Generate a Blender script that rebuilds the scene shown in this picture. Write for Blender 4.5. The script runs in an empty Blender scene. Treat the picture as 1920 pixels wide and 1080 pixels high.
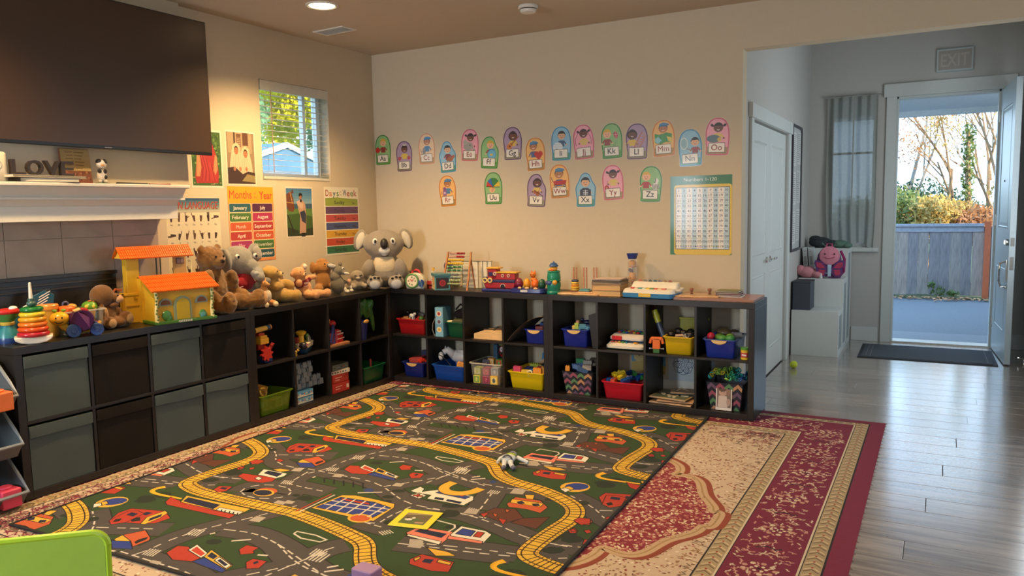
import bpy, bmesh, math, random
from mathutils import Vector, Matrix, Euler
random.seed(7)
PI = math.pi
def R(d): return math.radians(d)
SC = bpy.context.scene
COL = SC.collection

# ---------------------------------------------------------------- camera
cam_d = bpy.data.cameras.new('camera'); cam = bpy.data.objects.new('camera', cam_d); COL.objects.link(cam)
cam_d.sensor_width = 36; cam_d.lens = 1449.9 / 1920 * 36; cam_d.clip_start = .05; cam_d.clip_end = 200
yaw, pit, rol = -.5059, -.1018, -.0182
fw = Vector((math.sin(yaw)*math.cos(pit), math.cos(yaw)*math.cos(pit), math.sin(pit)))
rt = Vector((math.cos(yaw), -math.sin(yaw), 0)); up = rt.cross(fw)
r2 = rt*math.cos(rol) + up*math.sin(rol); u2 = -rt*math.sin(rol) + up*math.cos(rol)
m = Matrix((r2, u2, -fw)).transposed().to_4x4(); m.translation = Vector((3.8961, -5.0066, 1.3901))
cam.matrix_world = m
SC.camera = cam

# ---------------------------------------------------------------- exposure, sky, sun, lamps
SC.view_settings.view_transform = 'Standard'; SC.view_settings.look = 'None'
SC.view_settings.exposure = 0; SC.view_settings.gamma = 1; SC.view_settings.use_curve_mapping = False
SC.cycles.max_bounces = 7; SC.cycles.diffuse_bounces = 4; SC.cycles.glossy_bounces = 3
SC.cycles.transmission_bounces = 5; SC.cycles.transparent_max_bounces = 8
SC.cycles.caustics_reflective = False; SC.cycles.caustics_refractive = False
SC.cycles.sample_clamp_indirect = 3
wd = bpy.data.worlds.new('sky'); SC.world = wd; wd.use_nodes = True
nt = wd.node_tree; bg = nt.nodes['Background']
tc = nt.nodes.new('ShaderNodeTexCoord'); sx = nt.nodes.new('ShaderNodeSeparateXYZ'); cr = nt.nodes.new('ShaderNodeValToRGB')
nt.links.new(tc.outputs['Generated'], sx.inputs[0]); nt.links.new(sx.outputs['Z'], cr.inputs[0]); nt.links.new(cr.outputs[0], bg.inputs[0])
cr.color_ramp.elements[0].position = 0; cr.color_ramp.elements[0].color = (.56, .79, 1, 1)
cr.color_ramp.elements[1].position = .8; cr.color_ramp.elements[1].color = (.34, .6, 1, 1)
bg.inputs[1].default_value = 4.4

def light(kind, name, loc, energy, color, direction=(0, 0, -1), size=None, size_y=None, **kw):
    d = bpy.data.lights.new(name, kind); d.energy = energy; d.color = color
    if kind == 'AREA':
        d.size = size
        if size_y: d.shape = 'RECTANGLE'; d.size_y = size_y
    elif size is not None:
        if kind == 'SUN': d.angle = size
        else: d.shadow_soft_size = size
    for k, v in kw.items(): setattr(d, k, v)
    o = bpy.data.objects.new(name, d); COL.objects.link(o); o.location = loc
    o.rotation_euler = Vector(direction).to_track_quat('-Z', 'Y').to_euler()
    return o
light('SUN', 'sun', (9, -2, 6), 11.0, (1, .80, .52), (-.868, .26, -.423), R(.6))
# daylight coming in through the windows of the room behind the camera, then an added entry fill lamp
light('AREA', 'daylight_window_east', (6.35, -2.6, 1.45), 8, (.66, .82, 1), (-1, .12, -.05), 1.9, 1.5)
light('AREA', 'daylight_window_south', (.33, -6.34, 1.55), 105, (.76, .88, 1), (0, 1, -.05), .5, 1.1)
light('AREA', 'daylight_window_south_b', (4.6, -6.34, 1.5), 36, (.74, .87, 1), (-.1, 1, 0), 1.7, 1.4)
light('AREA', 'entry_fill_light', (4.60, 1.75, 1.55), 26, (.84, .93, 1), (-1, 0, -.05), 1.3, 1.5)  # added to brighten the entry; no known window stands here
CANS = [(.33, -1.05, 1.1), (2.35, -1.05, .5), (.33, -3.3, .85), (2.35, -3.3, .2)]
for x, y, k in CANS:
    light('SPOT', 'recessed_lamp', (x, y, 2.705), 230*k, (1, .66, .31), (0, 0, -1), .05, spot_size=R(134), spot_blend=.75)

# ---------------------------------------------------------------- materials (all node based)
def lin(c):
    if isinstance(c, str): c = tuple(int(c[i:i+2], 16) for i in (0, 2, 4))
    return tuple(((v/255)/12.92 if v/255 <= .04045 else ((v/255+.055)/1.055)**2.4) for v in c[:3]) + (1,)
MATS = {}
def mat(c, rough=.5, metal=0, noise=.08, scale=30, bump=0, bscale=200, alpha=1, trans=0, emit=0, coat=0, sheen=0, stretch=None, spec=.5, subs=0):
    key = (str(c), rough, metal, noise, scale, bump, bscale, alpha, trans, emit, coat, sheen, str(stretch), spec, subs)
    if key in MATS: return MATS[key]
    mt = bpy.data.materials.new('m_' + str(c).replace(' ', '')); mt.use_nodes = True
    n = mt.node_tree; b = n.nodes['Principled BSDF']; L = n.links.new
    col = lin(c)
    t = n.nodes.new('ShaderNodeTexCoord'); nz = n.nodes.new('ShaderNodeTexNoise'); nz.inputs['Scale'].default_value = scale; nz.inputs['Detail'].default_value = 3
    src = t.outputs['Object']
    if stretch:
        mp = n.nodes.new('ShaderNodeMapping'); mp.inputs['Scale'].default_value = stretch; L(src, mp.inputs[0]); src = mp.outputs[0]
    L(src, nz.inputs['Vector'])
    mx = n.nodes.new('ShaderNodeMix'); mx.data_type = 'RGBA'
    mx.inputs[6].default_value = tuple(v*(1-noise*1.6) for v in col[:3]) + (1,)
    mx.inputs[7].default_value = tuple(min(1, v*(1+noise*1.6)) for v in col[:3]) + (1,)
    L(nz.outputs['Fac'], mx.inputs[0]); L(mx.outputs[2], b.inputs['Base Color'])
    b.inputs['Roughness'].default_value = rough; b.inputs['Metallic'].default_value = metal
    b.inputs['Specular IOR Level'].default_value = spec
    if bump:
        n2 = n.nodes.new('ShaderNodeTexNoise'); n2.inputs['Scale'].default_value = bscale; n2.inputs['Detail'].default_value = 2; L(src, n2.inputs['Vector'])
        bp = n.nodes.new('ShaderNodeBump'); bp.inputs['Strength'].default_value = bump; bp.inputs['Distance'].default_value = .004
        L(n2.outputs['Fac'], bp.inputs['Height']); L(bp.outputs[0], b.inputs['Normal'])
    if alpha < 1: b.inputs['Alpha'].default_value = alpha
    if trans: b.inputs['Transmission Weight'].default_value = trans; b.inputs['IOR'].default_value = 1.3
    if coat: b.inputs['Coat Weight'].default_value = coat; b.inputs['Coat Roughness'].default_value = .12
    if sheen: b.inputs['Sheen Weight'].default_value = sheen
    if subs:
        L(mx.outputs[2], b.inputs['Emission Color']); b.inputs['Emission Strength'].default_value = 0
        tr = n.nodes.new('ShaderNodeBsdfTranslucent'); L(mx.outputs[2], tr.inputs['Color'])
        ms = n.nodes.new('ShaderNodeMixShader'); ms.inputs[0].default_value = subs
        L(b.outputs[0], ms.inputs[1]); L(tr.outputs[0], ms.inputs[2]); L(ms.outputs[0], n.nodes['Material Output'].inputs[0])
    if emit: b.inputs['Emission Color'].default_value = col; b.inputs['Emission Strength'].default_value = emit
    MATS[key] = mt; return mt
def print_mat(name, rough, coat=0, bump=0, bscale=500):
    mt = bpy.data.materials.new(name); mt.use_nodes = True; n = mt.node_tree; b = n.nodes['Principled BSDF']; L = n.links.new
    a = n.nodes.new('ShaderNodeAttribute'); a.attribute_name = 'Col'
    t = n.nodes.new('ShaderNodeTexCoord'); nz = n.nodes.new('ShaderNodeTexNoise'); nz.inputs['Scale'].default_value = 60; L(t.outputs['Object'], nz.inputs['Vector'])
    mr = n.nodes.new('ShaderNodeMapRange'); mr.inputs[3].default_value = .9; mr.inputs[4].default_value = 1.08; L(nz.outputs['Fac'], mr.inputs[0])
    vm = n.nodes.new('ShaderNodeVectorMath'); vm.operation = 'SCALE'; L(a.outputs['Color'], vm.inputs[0]); L(mr.outputs[0], vm.inputs['Scale']); L(vm.outputs[0], b.inputs['Base Color'])
    b.inputs['Roughness'].default_value = rough
    if coat: b.inputs['Coat Weight'].default_value = coat; b.inputs['Coat Roughness'].default_value = .1
    if bump:
        n2 = n.nodes.new('ShaderNodeTexNoise'); n2.inputs['Scale'].default_value = bscale; L(t.outputs['Object'], n2.inputs['Vector'])
        bp = n.nodes.new('ShaderNodeBump'); bp.inputs['Strength'].default_value = bump; bp.inputs['Distance'].default_value = .003; L(n2.outputs['Fac'], bp.inputs['Height']); L(bp.outputs[0], b.inputs['Normal'])
    return mt
PRINT = print_mat('printed_card', .42, .14); RUGM = print_mat('carpet_print', .95, 0, .6); MATTE = print_mat('printed_paper', .6)

def plast(c, **k): k.setdefault('rough', .3); k.setdefault('noise', .04); return mat(c, **k)
def wood(c, **k): k.setdefault('rough', .5); k.setdefault('noise', .22); k.setdefault('scale', 12); k.setdefault('stretch', (1, 8, 8)); return mat(c, **k)
def cloth(c, **k): k.setdefault('rough', .95); k.setdefault('noise', .12); k.setdefault('scale', 60); k.setdefault('bump', .5); k.setdefault('bscale', 260); k.setdefault('spec', .15); return mat(c, **k)
M_WALL = mat((204, 189, 163), rough=.85, noise=.02, bump=.05, bscale=120, spec=.25)
M_ENTRY = mat((186, 184, 178), rough=.85, noise=.02, bump=.05, bscale=120, spec=.25)
M_CEIL = mat((196, 182, 162), rough=.95, noise=.02, bump=.12, bscale=60, spec=.1)
M_TRIM = mat((222, 217, 204), rough=.45, noise=.02)
M_TRIMG = mat((200, 204, 200), rough=.45, noise=.02)
M_BLACK = mat((30, 26, 24), rough=.36, noise=.2, scale=8, stretch=(2, 2, 30))
M_STEEL = mat((190, 188, 182), rough=.25, metal=1, noise=.05)
M_CHROME = mat((225, 222, 215), rough=.12, metal=1, noise=.02)
M_LOG = wood((214, 172, 122)); M_WHITE = plast((232, 228, 216)); M_DARK = plast((22, 22, 24))

# ---------------------------------------------------------------- mesh helpers
class MB:
    """collects solids into one mesh"""
    def __init__(s): s.bm = bmesh.new()
    def _t(s, vs, c, rot):
        if rot is not None:
            bmesh.ops.rotate(s.bm, verts=vs, cent=(0, 0, 0), matrix=Euler([R(a) for a in rot]).to_matrix())
        bmesh.ops.translate(s.bm, verts=vs, vec=Vector(c)); return s
    def box(s, x0, x1, y0, y1, z0, z1):
        return s.cbox(((x0+x1)/2, (y0+y1)/2, (z0+z1)/2), (x1-x0, y1-y0, z1-z0))
    def cbox(s, c, d, rot=None):
        r = bmesh.ops.create_cube(s.bm, size=1)['verts']; bmesh.ops.scale(s.bm, verts=r, vec=d); return s._t(r, c, rot)
    def cyl(s, c, r, h, rot=None, r2=None, seg=20):
        v = bmesh.ops.create_cone(s.bm, cap_ends=True, segments=seg, radius1=r, radius2=r if r2 is None else r2, depth=h)['verts']; return s._t(v, c, rot)
    def ell(s, c, rr, rot=None, seg=16):
        if not hasattr(rr, '__len__'): rr = (rr, rr, rr)
        v = bmesh.ops.create_uvsphere(s.bm, u_segments=seg, v_segments=max(6, seg*2//3), radius=1)['verts']
        bmesh.ops.scale(s.bm, verts=v, vec=rr); return s._t(v, c, rot)
    def loops(s, rings, close=True, cap=True, loop=False):
        V = [[s.bm.verts.new(p) for p in r] for r in rings]; n = len(rings[0])
        prs = list(zip(V, V[1:])) + ([(V[-1], V[0])] if loop else [])
        for a, b in prs:
            for i in range(n if close else n-1):
                j = (i+1) % n
                try: s.bm.faces.new((a[i], a[j], b[j], b[i]))
                except ValueError: pass
        if cap and not loop:
            for r, f in ((V[0], -1), (V[-1], 1)):
                try: s.bm.faces.new(r[::f])
                except ValueError: pass
        return s
    def lathe(s, prof, c=(0, 0, 0), rot=None, seg=24, cap=True):
        k = len(s.bm.verts); s.loops([[(r*math.cos(2*PI*i/seg), r*math.sin(2*PI*i/seg), z) for i in range(seg)] for r, z in prof], cap=cap)
        s.bm.verts.ensure_lookup_table(); return s._t(s.bm.verts[k:], c, rot)
    def torus(s, c, RR, r, rot=None, seg=24, sub=10, arc=1.0, sq=1.0):
        k = len(s.bm.verts); n = seg if arc >= 1 else max(4, int(seg*arc))
        rings = []
        for i in range(n + (0 if arc >= 1 else 1)):
            a = 2*PI*i/seg if arc >= 1 else 2*PI*arc*i/n
            rings.append([((RR+r*math.cos(b))*math.cos(a), (RR+r*math.cos(b))*math.sin(a), r*sq*math.sin(b)) for b in [2*PI*j/sub for j in range(sub)]])
        s.loops(rings, loop=arc >= 1); s.bm.verts.ensure_lookup_table(); return s._t(s.bm.verts[k:], c, rot)
    def tube(s, pts, r, seg=8):
        P = [Vector(p) for p in pts]; rings = []; rr = r if hasattr(r, '__len__') else [r]*len(P); ref = None
        for i, p in enumerate(P):
            t = (P[min(i+1, len(P)-1)]-P[max(i-1, 0)]).normalized()
            if ref is None: ref = Vector((0, 0, 1)) if abs(t.z) < .9 else Vector((1, 0, 0))
            a = t.cross(ref).normalized(); b = t.cross(a); ref = b if abs(t.dot(b)) < .9 else ref
            ref = Vector((0, 0, 1)) if abs(t.z) < .9 else Vector((1, 0, 0))
            rings.append([p + a*math.cos(q)*rr[i] + b*math.sin(q)*rr[i] for q in [2*PI*j/seg for j in range(seg)]])
        return s.loops(rings)
    def prism(s, out, a, b, axis='y'):
        def q(p, d):
            return {'y': (p[0], d, p[1]), 'x': (d, p[0], p[1]), 'z': (p[0], p[1], d)}[axis]
        return s.loops([[q(p, a) for p in out], [q(p, b) for p in out]])
    def rrect(s, levels, n=3, cap=True):
        """loft of rounded rectangles; level = (z, halfx, halfy, corner radius[, cx, cy])"""
        rings = []
        for L in levels:
            z, hx, hy, r = L[:4]; cx, cy = (L[4], L[5]) if len(L) > 4 else (0, 0); ring = []
            for k, (sx_, sy_) in enumerate(((1, 1), (-1, 1), (-1, -1), (1, -1))):
                for i in range(n+1):
                    a = PI/2*(k + i/n); ring.append((cx+sx_*(hx-r)+r*math.cos(a), cy+sy_*(hy-r)+r*math.sin(a), z))
            rings.append(ring)
        return s.loops(rings, cap=cap)
    def quad(s, *p):
        s.bm.faces.new([s.bm.verts.new(q) for q in p]); return s
    def xf(s, loc=(0, 0, 0), rot=(0, 0, 0), sc=1):
        if not hasattr(sc, '__len__'): sc = (sc,)*3
        bmesh.ops.transform(s.bm, matrix=Matrix.LocRotScale(Vector(loc), Euler([R(a) for a in rot]), Vector(sc)), verts=s.bm.verts[:]); return s
    def mesh(s, name, m, smooth=None, tidy=True):
        if tidy: bmesh.ops.recalc_face_normals(s.bm, faces=s.bm.faces[:])
        me = bpy.data.meshes.new(name); s.bm.to_mesh(me); s.bm.free()
        if m is not None: me.materials.append(m)
        if smooth:
            me.polygons.foreach_set('use_smooth', [True]*len(me.polygons))
            if smooth is not True: me.set_sharp_from_angle(angle=R(smooth))
        return me
    def ob(s, name, m, parent=None, smooth=35, bevel=0, **kw):
        return link(name, s.mesh(name, m, smooth, kw.pop('tidy', True)), parent, bevel, **kw)
def link(name, me, parent=None, bevel=0, loc=None, rotz=None, label=None, rot=None):
    o = bpy.data.objects.new(name, me); COL.objects.link(o)
    if parent is not None: o.parent = parent
    if bevel:
        b = o.modifiers.new('bevel', 'BEVEL'); b.width = bevel; b.segments = 2; b.limit_method = 'ANGLE'; b.angle_limit = R(40)
    if loc is not None: o.location = loc
    if rotz is not None: o.rotation_euler = (0, 0, R(rotz))
    if rot is not None: o.rotation_euler = [R(a) for a in rot]
    if label: o['label'] = label
    return o
def tag(o, label, cat, group=None, kind=None):
    o['label'] = label; o['category'] = cat
    if group: o['group'] = group
    if kind: o['kind'] = kind
    return o
def thing(name, label, cat, loc=(0, 0, 0), rotz=0, group=None):
    o = bpy.data.objects.new(name, None); o.empty_display_size = .05; COL.objects.link(o)
    o.location = loc; o.rotation_euler = (0, 0, R(rotz)); return tag(o, label, cat, group)
def struct(name, mb, m, bevel=0, smooth=None):
    o = mb.ob(name, m, None, smooth, bevel); o['kind'] = 'structure'; return o
def copy_tree(o, parent=None):
    c = o.copy(); COL.objects.link(c)
    if parent is not None: c.parent = parent
    for ch in list(o.children): copy_tree(ch, c)
    return c

# ---------------------------------------------------------------- flat print (coloured shapes and lettering)
_txt = {}
def text_polys(s):
    if s in _txt: return _txt[s]
    cu = bpy.data.curves.new('t', 'FONT'); cu.body = s; cu.size = 1; cu.resolution_u = 3; cu.offset = 0 if 'M' in s or 'N' in s else .012
    o = bpy.data.objects.new('t', cu); me = o.to_mesh()
    polys = [[tuple(me.vertices[v].co[:2]) for v in p.vertices] for p in me.polygons]
    o.to_mesh_clear(); bpy.data.objects.remove(o); bpy.data.curves.remove(cu)
    xs = [p[0] for q in polys for p in q] or [0, 1]; ys = [p[1] for q in polys for p in q] or [0, 1]
    _txt[s] = (polys, min(xs), max(xs), min(ys), max(ys)); return _txt[s]
class Print:
    """painter's order print: every shape gets its own thin ink level above whatever it overlaps"""
    def __init__(s, step=0, clip=None): s.g = []; s.clip = clip; s.cur = None; s.k = None
    def poly(s, pts, c, L=1):
        if s.k: pts = [(s.k[1]+(x-s.k[1])*s.k[0], s.k[2]+(y-s.k[2])*s.k[0]) for x, y in pts]
        if s.clip:
            x0, x1, y0, y1 = s.clip
            for ax, lim, sg in ((0, x0, 1), (0, x1, -1), (1, y0, 1), (1, y1, -1)):
                o = []
                for i, p in enumerate(pts):
                    q = pts[i-1]; a = (q[ax]-lim)*sg; b = (p[ax]-lim)*sg
                    if (a < 0) != (b < 0):
                        t = a/(a-b); o.append((q[0]+(p[0]-q[0])*t, q[1]+(p[1]-q[1])*t))
                    if b >= 0: o.append(p)
                pts = o
                if len(pts) < 3: return s
        e = (pts, c)
        if s.cur is not None: s.cur.append(e)
        else: s.g.append((L, [e]))
        return s
    def begin(s, L): s.cur = []; s.curL = L
    def end(s):
        if s.cur: s.g.append((s.curL, s.cur))
        s.cur = None
    def rect(s, x0, x1, y0, y1, c, L=1): return s.poly([(x0, y0), (x1, y0), (x1, y1), (x0, y1)], c, L)
    def rr(s, x0, x1, y0, y1, r, c, L=1):
        P = []
        for cx, cy, a0 in ((x1-r, y0+r, -90), (x1-r, y1-r, 0), (x0+r, y1-r, 90), (x0+r, y0+r, 180)):
            P += [(cx+r*math.cos(R(a0+a)), cy+r*math.sin(R(a0+a))) for a in (0, 30, 60, 90)]
        return s.poly(P, c, L)
    def circ(s, x, y, rx, c, L=1, ry=None, n=14, rot=0):
        ry = rx if ry is None else ry; ca, sa = math.cos(R(rot)), math.sin(R(rot))
        return s.poly([(x+rx*math.cos(a)*ca-ry*math.sin(a)*sa, y+rx*math.cos(a)*sa+ry*math.sin(a)*ca) for a in [2*PI*i/n for i in range(n)]], c, L)
    def line(s, P, w, c, L=1):
        Q = [P[0]]
        for p in P[1:]:
            if math.dist(p, Q[-1]) > 1e-6: Q.append(p)
        if len(Q) < 2: return s
        A, B = [], []
        for i, p in enumerate(Q):
            d0 = Vector((p[0]-Q[i-1][0], p[1]-Q[i-1][1])).normalized() if i else None
            d1 = Vector((Q[i+1][0]-p[0], Q[i+1][1]-p[1])).normalized() if i < len(Q)-1 else None
            d = (d0+d1) if d0 and d1 and (d0+d1).length > .2 else (d1 or d0); d.normalize()
            k = w/2/max(.5, abs(d.dot(d1 or d0))); A.append((p[0]-d.y*k, p[1]+d.x*k)); B.append((p[0]+d.y*k, p[1]-d.x*k))
        own = s.cur is None
        if own: s.begin(L)
        for i in range(len(Q)-1): s.poly([B[i], B[i+1], A[i+1], A[i]], c, L)
        if own: s.end()
        return s
    def text(s, t, x, y, h, c, L=2, w=None, al='c', sk=0):
        """lettering of cap height h, optionally squeezed to width w"""
        polys, x0, x1, y0, y1 = text_polys(t); k = h/.72; kx = k
        if w: kx = min(w/(x1-x0), k*1.15)
        ox = {'c': x-(x0+x1)/2*kx, 'l': x-x0*kx, 'r': x-x1*kx}[al]
        s.begin(L)
        for p in polys: s.poly([(ox+a*kx+sk*b*k, y+b*k) for a, b in p], c, L)
        s.end(); return s
    def mesh(s, name, m, upright=True, off=0, eps=.000014):
        G = sorted(s.g, key=lambda g: g[0]); pts = [p for g in G for e in g[1] for p in e[0]]
        cell = max(max(p[0] for p in pts)-min(p[0] for p in pts), .05)/140; grid = {}
        V, F, data = [], [], []; top = 0
        for L, es in G:
            cells = set()
            for q, c in es:
                xs = [p[0] for p in q]; ys = [p[1] for p in q]
                for i in range(int(min(xs)//cell), int(max(xs)//cell)+1):
                    for j in range(int(min(ys)//cell), int(max(ys)//cell)+1): cells.add((i, j))
            lv = 1+max((grid.get(k, 0) for k in cells), default=0)
            for k in cells: grid[k] = lv
            top = max(top, lv); z = off+lv*eps
            for q, c in es:
                k = len(V); F.append(tuple(range(k, k+len(q)))); data += list(lin(c))*len(q)
                V += [(x, -z, y) for x, y in q] if upright else [(x, y, z) for x, y in q]
        me = bpy.data.meshes.new(name); me.from_pydata(V, [], F); a = me.color_attributes.new('Col', 'FLOAT_COLOR', 'CORNER')
        a.data.foreach_set('color', data); me.materials.append(m); s.top = top; return me

# ================================================================ THE SETTING
FZ = -.006                                    # top of the wood floor; the rug's top is z = 0
W, N, CE = -.45, .41, 2.73
EX, EY, EXR = 2.70, 3.52, 4.66                # entry: left wall, door wall, right wall
def floor_mat():
    mt = bpy.data.materials.new('grey_brown_wood_floor'); mt.use_nodes = True; n = mt.node_tree; b = n.nodes['Principled BSDF']; L = n.links.new
    oi = n.nodes.new('ShaderNodeObjectInfo'); t = n.nodes.new('ShaderNodeTexCoord'); mp = n.nodes.new('ShaderNodeMapping'); mp.inputs['Scale'].default_value = (1.2, 14, 1)
    L(t.outputs['Object'], mp.inputs[0]); nz = n.nodes.new('ShaderNodeTexNoise'); nz.inputs['Scale'].default_value = 3; nz.inputs['Detail'].default_value = 6; nz.noise_dimensions = '4D'
    mu = n.nodes.new('ShaderNodeMath'); mu.operation = 'MULTIPLY'; mu.inputs[1].default_value = 40; L(oi.outputs['Random'], mu.inputs[0]); L(mu.outputs[0], nz.inputs['W']); L(mp.outputs[0], nz.inputs['Vector'])
    r = n.nodes.new('ShaderNodeValToRGB'); r.color_ramp.elements[0].position = .3; r.color_ramp.elements[0].color = lin((112, 101, 92)); r.color_ramp.elements[1].position = .72; r.color_ramp.elements[1].color = lin((172, 160, 148)); L(nz.outputs['Fac'], r.inputs[0])
    mr = n.nodes.new('ShaderNodeMapRange'); mr.inputs[3].default_value = .82; mr.inputs[4].default_value = 1.15; L(oi.outputs['Random'], mr.inputs[0])
    vm = n.nodes.new('ShaderNodeVectorMath'); vm.operation = 'SCALE'; L(r.outputs[0], vm.inputs[0]); L(mr.outputs[0], vm.inputs['Scale']); L(vm.outputs[0], b.inputs['Base Color'])
    b.inputs['Roughness'].default_value = .21; b.inputs['Specular IOR Level'].default_value = .75
    b.inputs['Coat Weight'].default_value = 1; b.inputs['Coat Roughness'].default_value = .17
    bp = n.nodes.new('ShaderNodeBump'); bp.inputs['Strength'].default_value = .12; bp.inputs['Distance'].default_value = .002; L(nz.outputs['Fac'], bp.inputs['Height']); L(bp.outputs[0], b.inputs['Normal'])
    return mt
M_FLOOR = floor_mat()
fl = struct('floor', MB().box(W-.15, 6.55, -6.55, EY+.1, -.2, FZ-.006), mat((60, 50, 44), rough=.6))
PWID, PLEN = .187, 1.22
pm = {}
rest = MB()
row = 0; y = EY-.01
while y > -6.4:
    off = (row*.43) % PLEN; x = -.44-off; h = PWID-.0028
    while x < 6.4:
        a, b_ = max(x, -.44), min(x+PLEN, 6.4)
        if y > N+.02: a, b_ = max(a, EX+.004), min(b_, EXR-.004)
        if b_-a > .02:
            if a < 5.3 and b_ > 2.5 and y > -2.9:
                k = round(b_-a, 2)
                if k not in pm: pm[k] = MB().cbox((0, 0, 0), (k-.0028, h, .006)).mesh('plank', M_FLOOR)
                link('plank', pm[k], fl, .0009, ((a+b_)/2, y-h/2, FZ-.003))
            else: rest.box(a+.001, b_-.001, y-h, y, FZ-.006, FZ)
        x += PLEN
    y -= PWID; row += 1
rp = rest.ob('far_planks', M_FLOOR, fl, None); rp['kind'] = 'stuff'

struct('ceiling', MB().box(W-.15, 6.55, -6.55, N+.12, CE, CE+.18), M_CEIL)
# window opening in the left wall
WY0, WY1, WZ0, WZ1 = -.885, -.165, 1.64, 2.36
wl = MB().box(W-.15, W, -6.55, WY0, 0-.05, CE).box(W-.15, W, WY1, N+.12, -.05, CE).box(W-.15, W, WY0, WY1, -.05, WZ0).box(W-.15, W, WY0, WY1, WZ1, CE)
struct('wall_left', wl, M_WALL)
struct('wall_back', MB().box(W, EX, N, N+.12, -.05, CE).box(EX, 6.55, N, N+.12, 2.43, 3.3), M_WALL)
struct('wall_right', MB().box(6.4, 6.55, -6.55, N, -.05, CE), M_WALL)
struct('wall_front', MB().box(W, 6.4, -6.55, -6.4, -.05, CE), M_WALL)
struct('wall_entry_left', MB().box(EX-.14, EX, N+.12, .70, -.05, 3.3).box(EX-.14, EX, .70, 2.16, 2.0, 3.3).box(EX-.14, EX, 2.16, EY, -.05, 3.3), M_ENTRY)
struct('wall_entry_right', MB().box(EXR, EXR+.12, N+.12, EY+.12, -.05, 3.3), M_ENTRY)
DX0, DX1, DZ = 3.49, 4.35, 2.405              # front door opening
SX0, SX1, SZ0, SZ1 = 2.885, 3.315, .955, 2.44    # sidelight window opening
ew = MB().box(EX, SX0, EY, EY+.14, -.05, 3.3).box(SX0, SX1, EY, EY+.14, -.05, SZ0).box(SX0, SX1, EY, EY+.14, SZ1, 3.3).box(SX1, DX0, EY, EY+.14, -.05, 3.3)
ew.box(DX0, DX1, EY, EY+.14, DZ, 3.3).box(DX1, EXR, EY, EY+.14, -.05, 3.3)
struct('wall_entry_back', ew, M_ENTRY)
struct('ceiling_entry', MB().box(EX-.14, EXR+.12, N, EY+.14, 3.3, 3.42), M_ENTRY)
# chimney breast with the tiled fireplace wall
cb = struct('wall_chimney', MB().box(W, -.395, -3.6, -1.76, -.05, 1.57).box(W, -.395, -3.6, -1.575, 1.57, CE), M_WALL)
M_TILE = mat((156, 140, 122), rough=.45, noise=.16, scale=7, bump=.05)
tm = MB().cbox((0, 0, 0), (.010, .3025, .3025)).mesh('tile', M_TILE)
tm2 = MB().cbox((0, 0, 0), (.010, .3025, .106)).mesh('tile', M_TILE)
for i in range(6):
    for j in range(2): link('tile', tm, cb, .001, (-.391, -1.832-.1525-.305*i, 1.272-.1525-.305*j))
    link('tile', tm2, cb, .001, (-.391, -1.832-.1525-.305*i, 1.272+.054))
# baseboards and casings
struct('baseboard_left', MB().box(W, W+.014, -1.76, N, 0, .13), M_TRIM, .003)
struct('baseboard_back', MB().box(W+.014, EX, N-.014, N, FZ, .13), M_TRIM, .003)
struct('baseboard_entry', MB().box(3.13, 3.375, EY-.015, EY, FZ, .135).box(4.445, EXR-.016, EY-.015, EY, FZ, .135).box(EXR-.015, EXR, N+.12, EY, FZ, .135), M_TRIMG, .003)
struct('trim_1', MB().box(3.40, DX0, EY-.022, EY, FZ, DZ).box(3.375, 4.47, EY-.03, EY, DZ, DZ+.125).box(DX1, 4.44, EY-.022, EY, FZ, DZ), M_TRIMG, .003)
struct('trim_2', MB().box(DX0-.0, DX0+.018, EY, EY+.14, FZ, DZ).box(DX1-.018, DX1, EY, EY+.14, FZ, DZ).box(DX0, DX1, EY, EY+.14, DZ-.02, DZ), M_TRIMG, .002)
struct('trim_3', MB().box(DX0, DX1, EY-.01, EY+.17, FZ-.004, FZ+.016), mat((176, 172, 160), rough=.35, metal=.8), .003)

# window with blind in the left wall
win = thing('window_1', 'white framed window', 'window', (W-.11, WY0, WZ0), 90); del win['category']; del win['label']; win['kind'] = 'structure'
ww, wh = WY1-WY0, WZ1-WZ0
M_VINYL = plast((225, 228, 226), rough=.4)
MB().box(0, .045, -.02, .03, 0, wh).box(ww-.045, ww, -.02, .03, 0, wh).box(.045, ww-.045, -.02, .03, 0, .05).box(.045, ww-.045, -.02, .03, wh-.05, wh).box(ww*.735, ww*.735+.03, -.016, .026, .05, wh-.05).ob('window_frame', M_VINYL, win, None, .002)
M_GLASS = mat((225, 235, 240), rough=.03, noise=0, alpha=.06, spec=.5)
MB().box(.045, ww-.045, .006, .010, .05, wh-.05).ob('pane', M_GLASS, win, None)
MB().box(-.0, ww, -.11, -.02, -.012, 0).ob('sill', M_TRIM, win, None)
bl = thing('window_blind', 'white horizontal slat blind hanging open in the small left wall window', 'window blind', (W-.035, WY0+.012, WZ0), 90)
bw = ww-.024
M_SLAT = plast((232, 228, 214), rough=.4, subs=.25)
MB().box(-.008, bw+.008, -.045, -.03, wh-.075, wh-.004).box(-.004, bw+.004, -.03, .02, wh-.045, wh-.008).ob('valance', M_SLAT, bl, None, .002)
sl = MB().cbox((bw/2, 0, 0), (bw, .048, .003), (4, 0, 0)).mesh('slat', M_SLAT)
z = wh-.10; k = 0
while z > .075:
    link('slat', sl, bl, 0, (0, -.004, z)); z -= .043
for k in range(5): link('slat', sl, bl, 0, (0, -.004, .028+.009*k))
MB().box(0, bw, -.03, .02, .002, .022).ob('bottom_rail', M_SLAT, bl, None, .003)
for x in (.1, bw-.1):
    MB().tube([(x, -.03, .02), (x, -.03, wh-.06)], .0012, 5).tube([(x, .02, .02), (x, .02, wh-.06)], .0012, 5).ob('ladder_cord', M_SLAT, bl)
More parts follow.
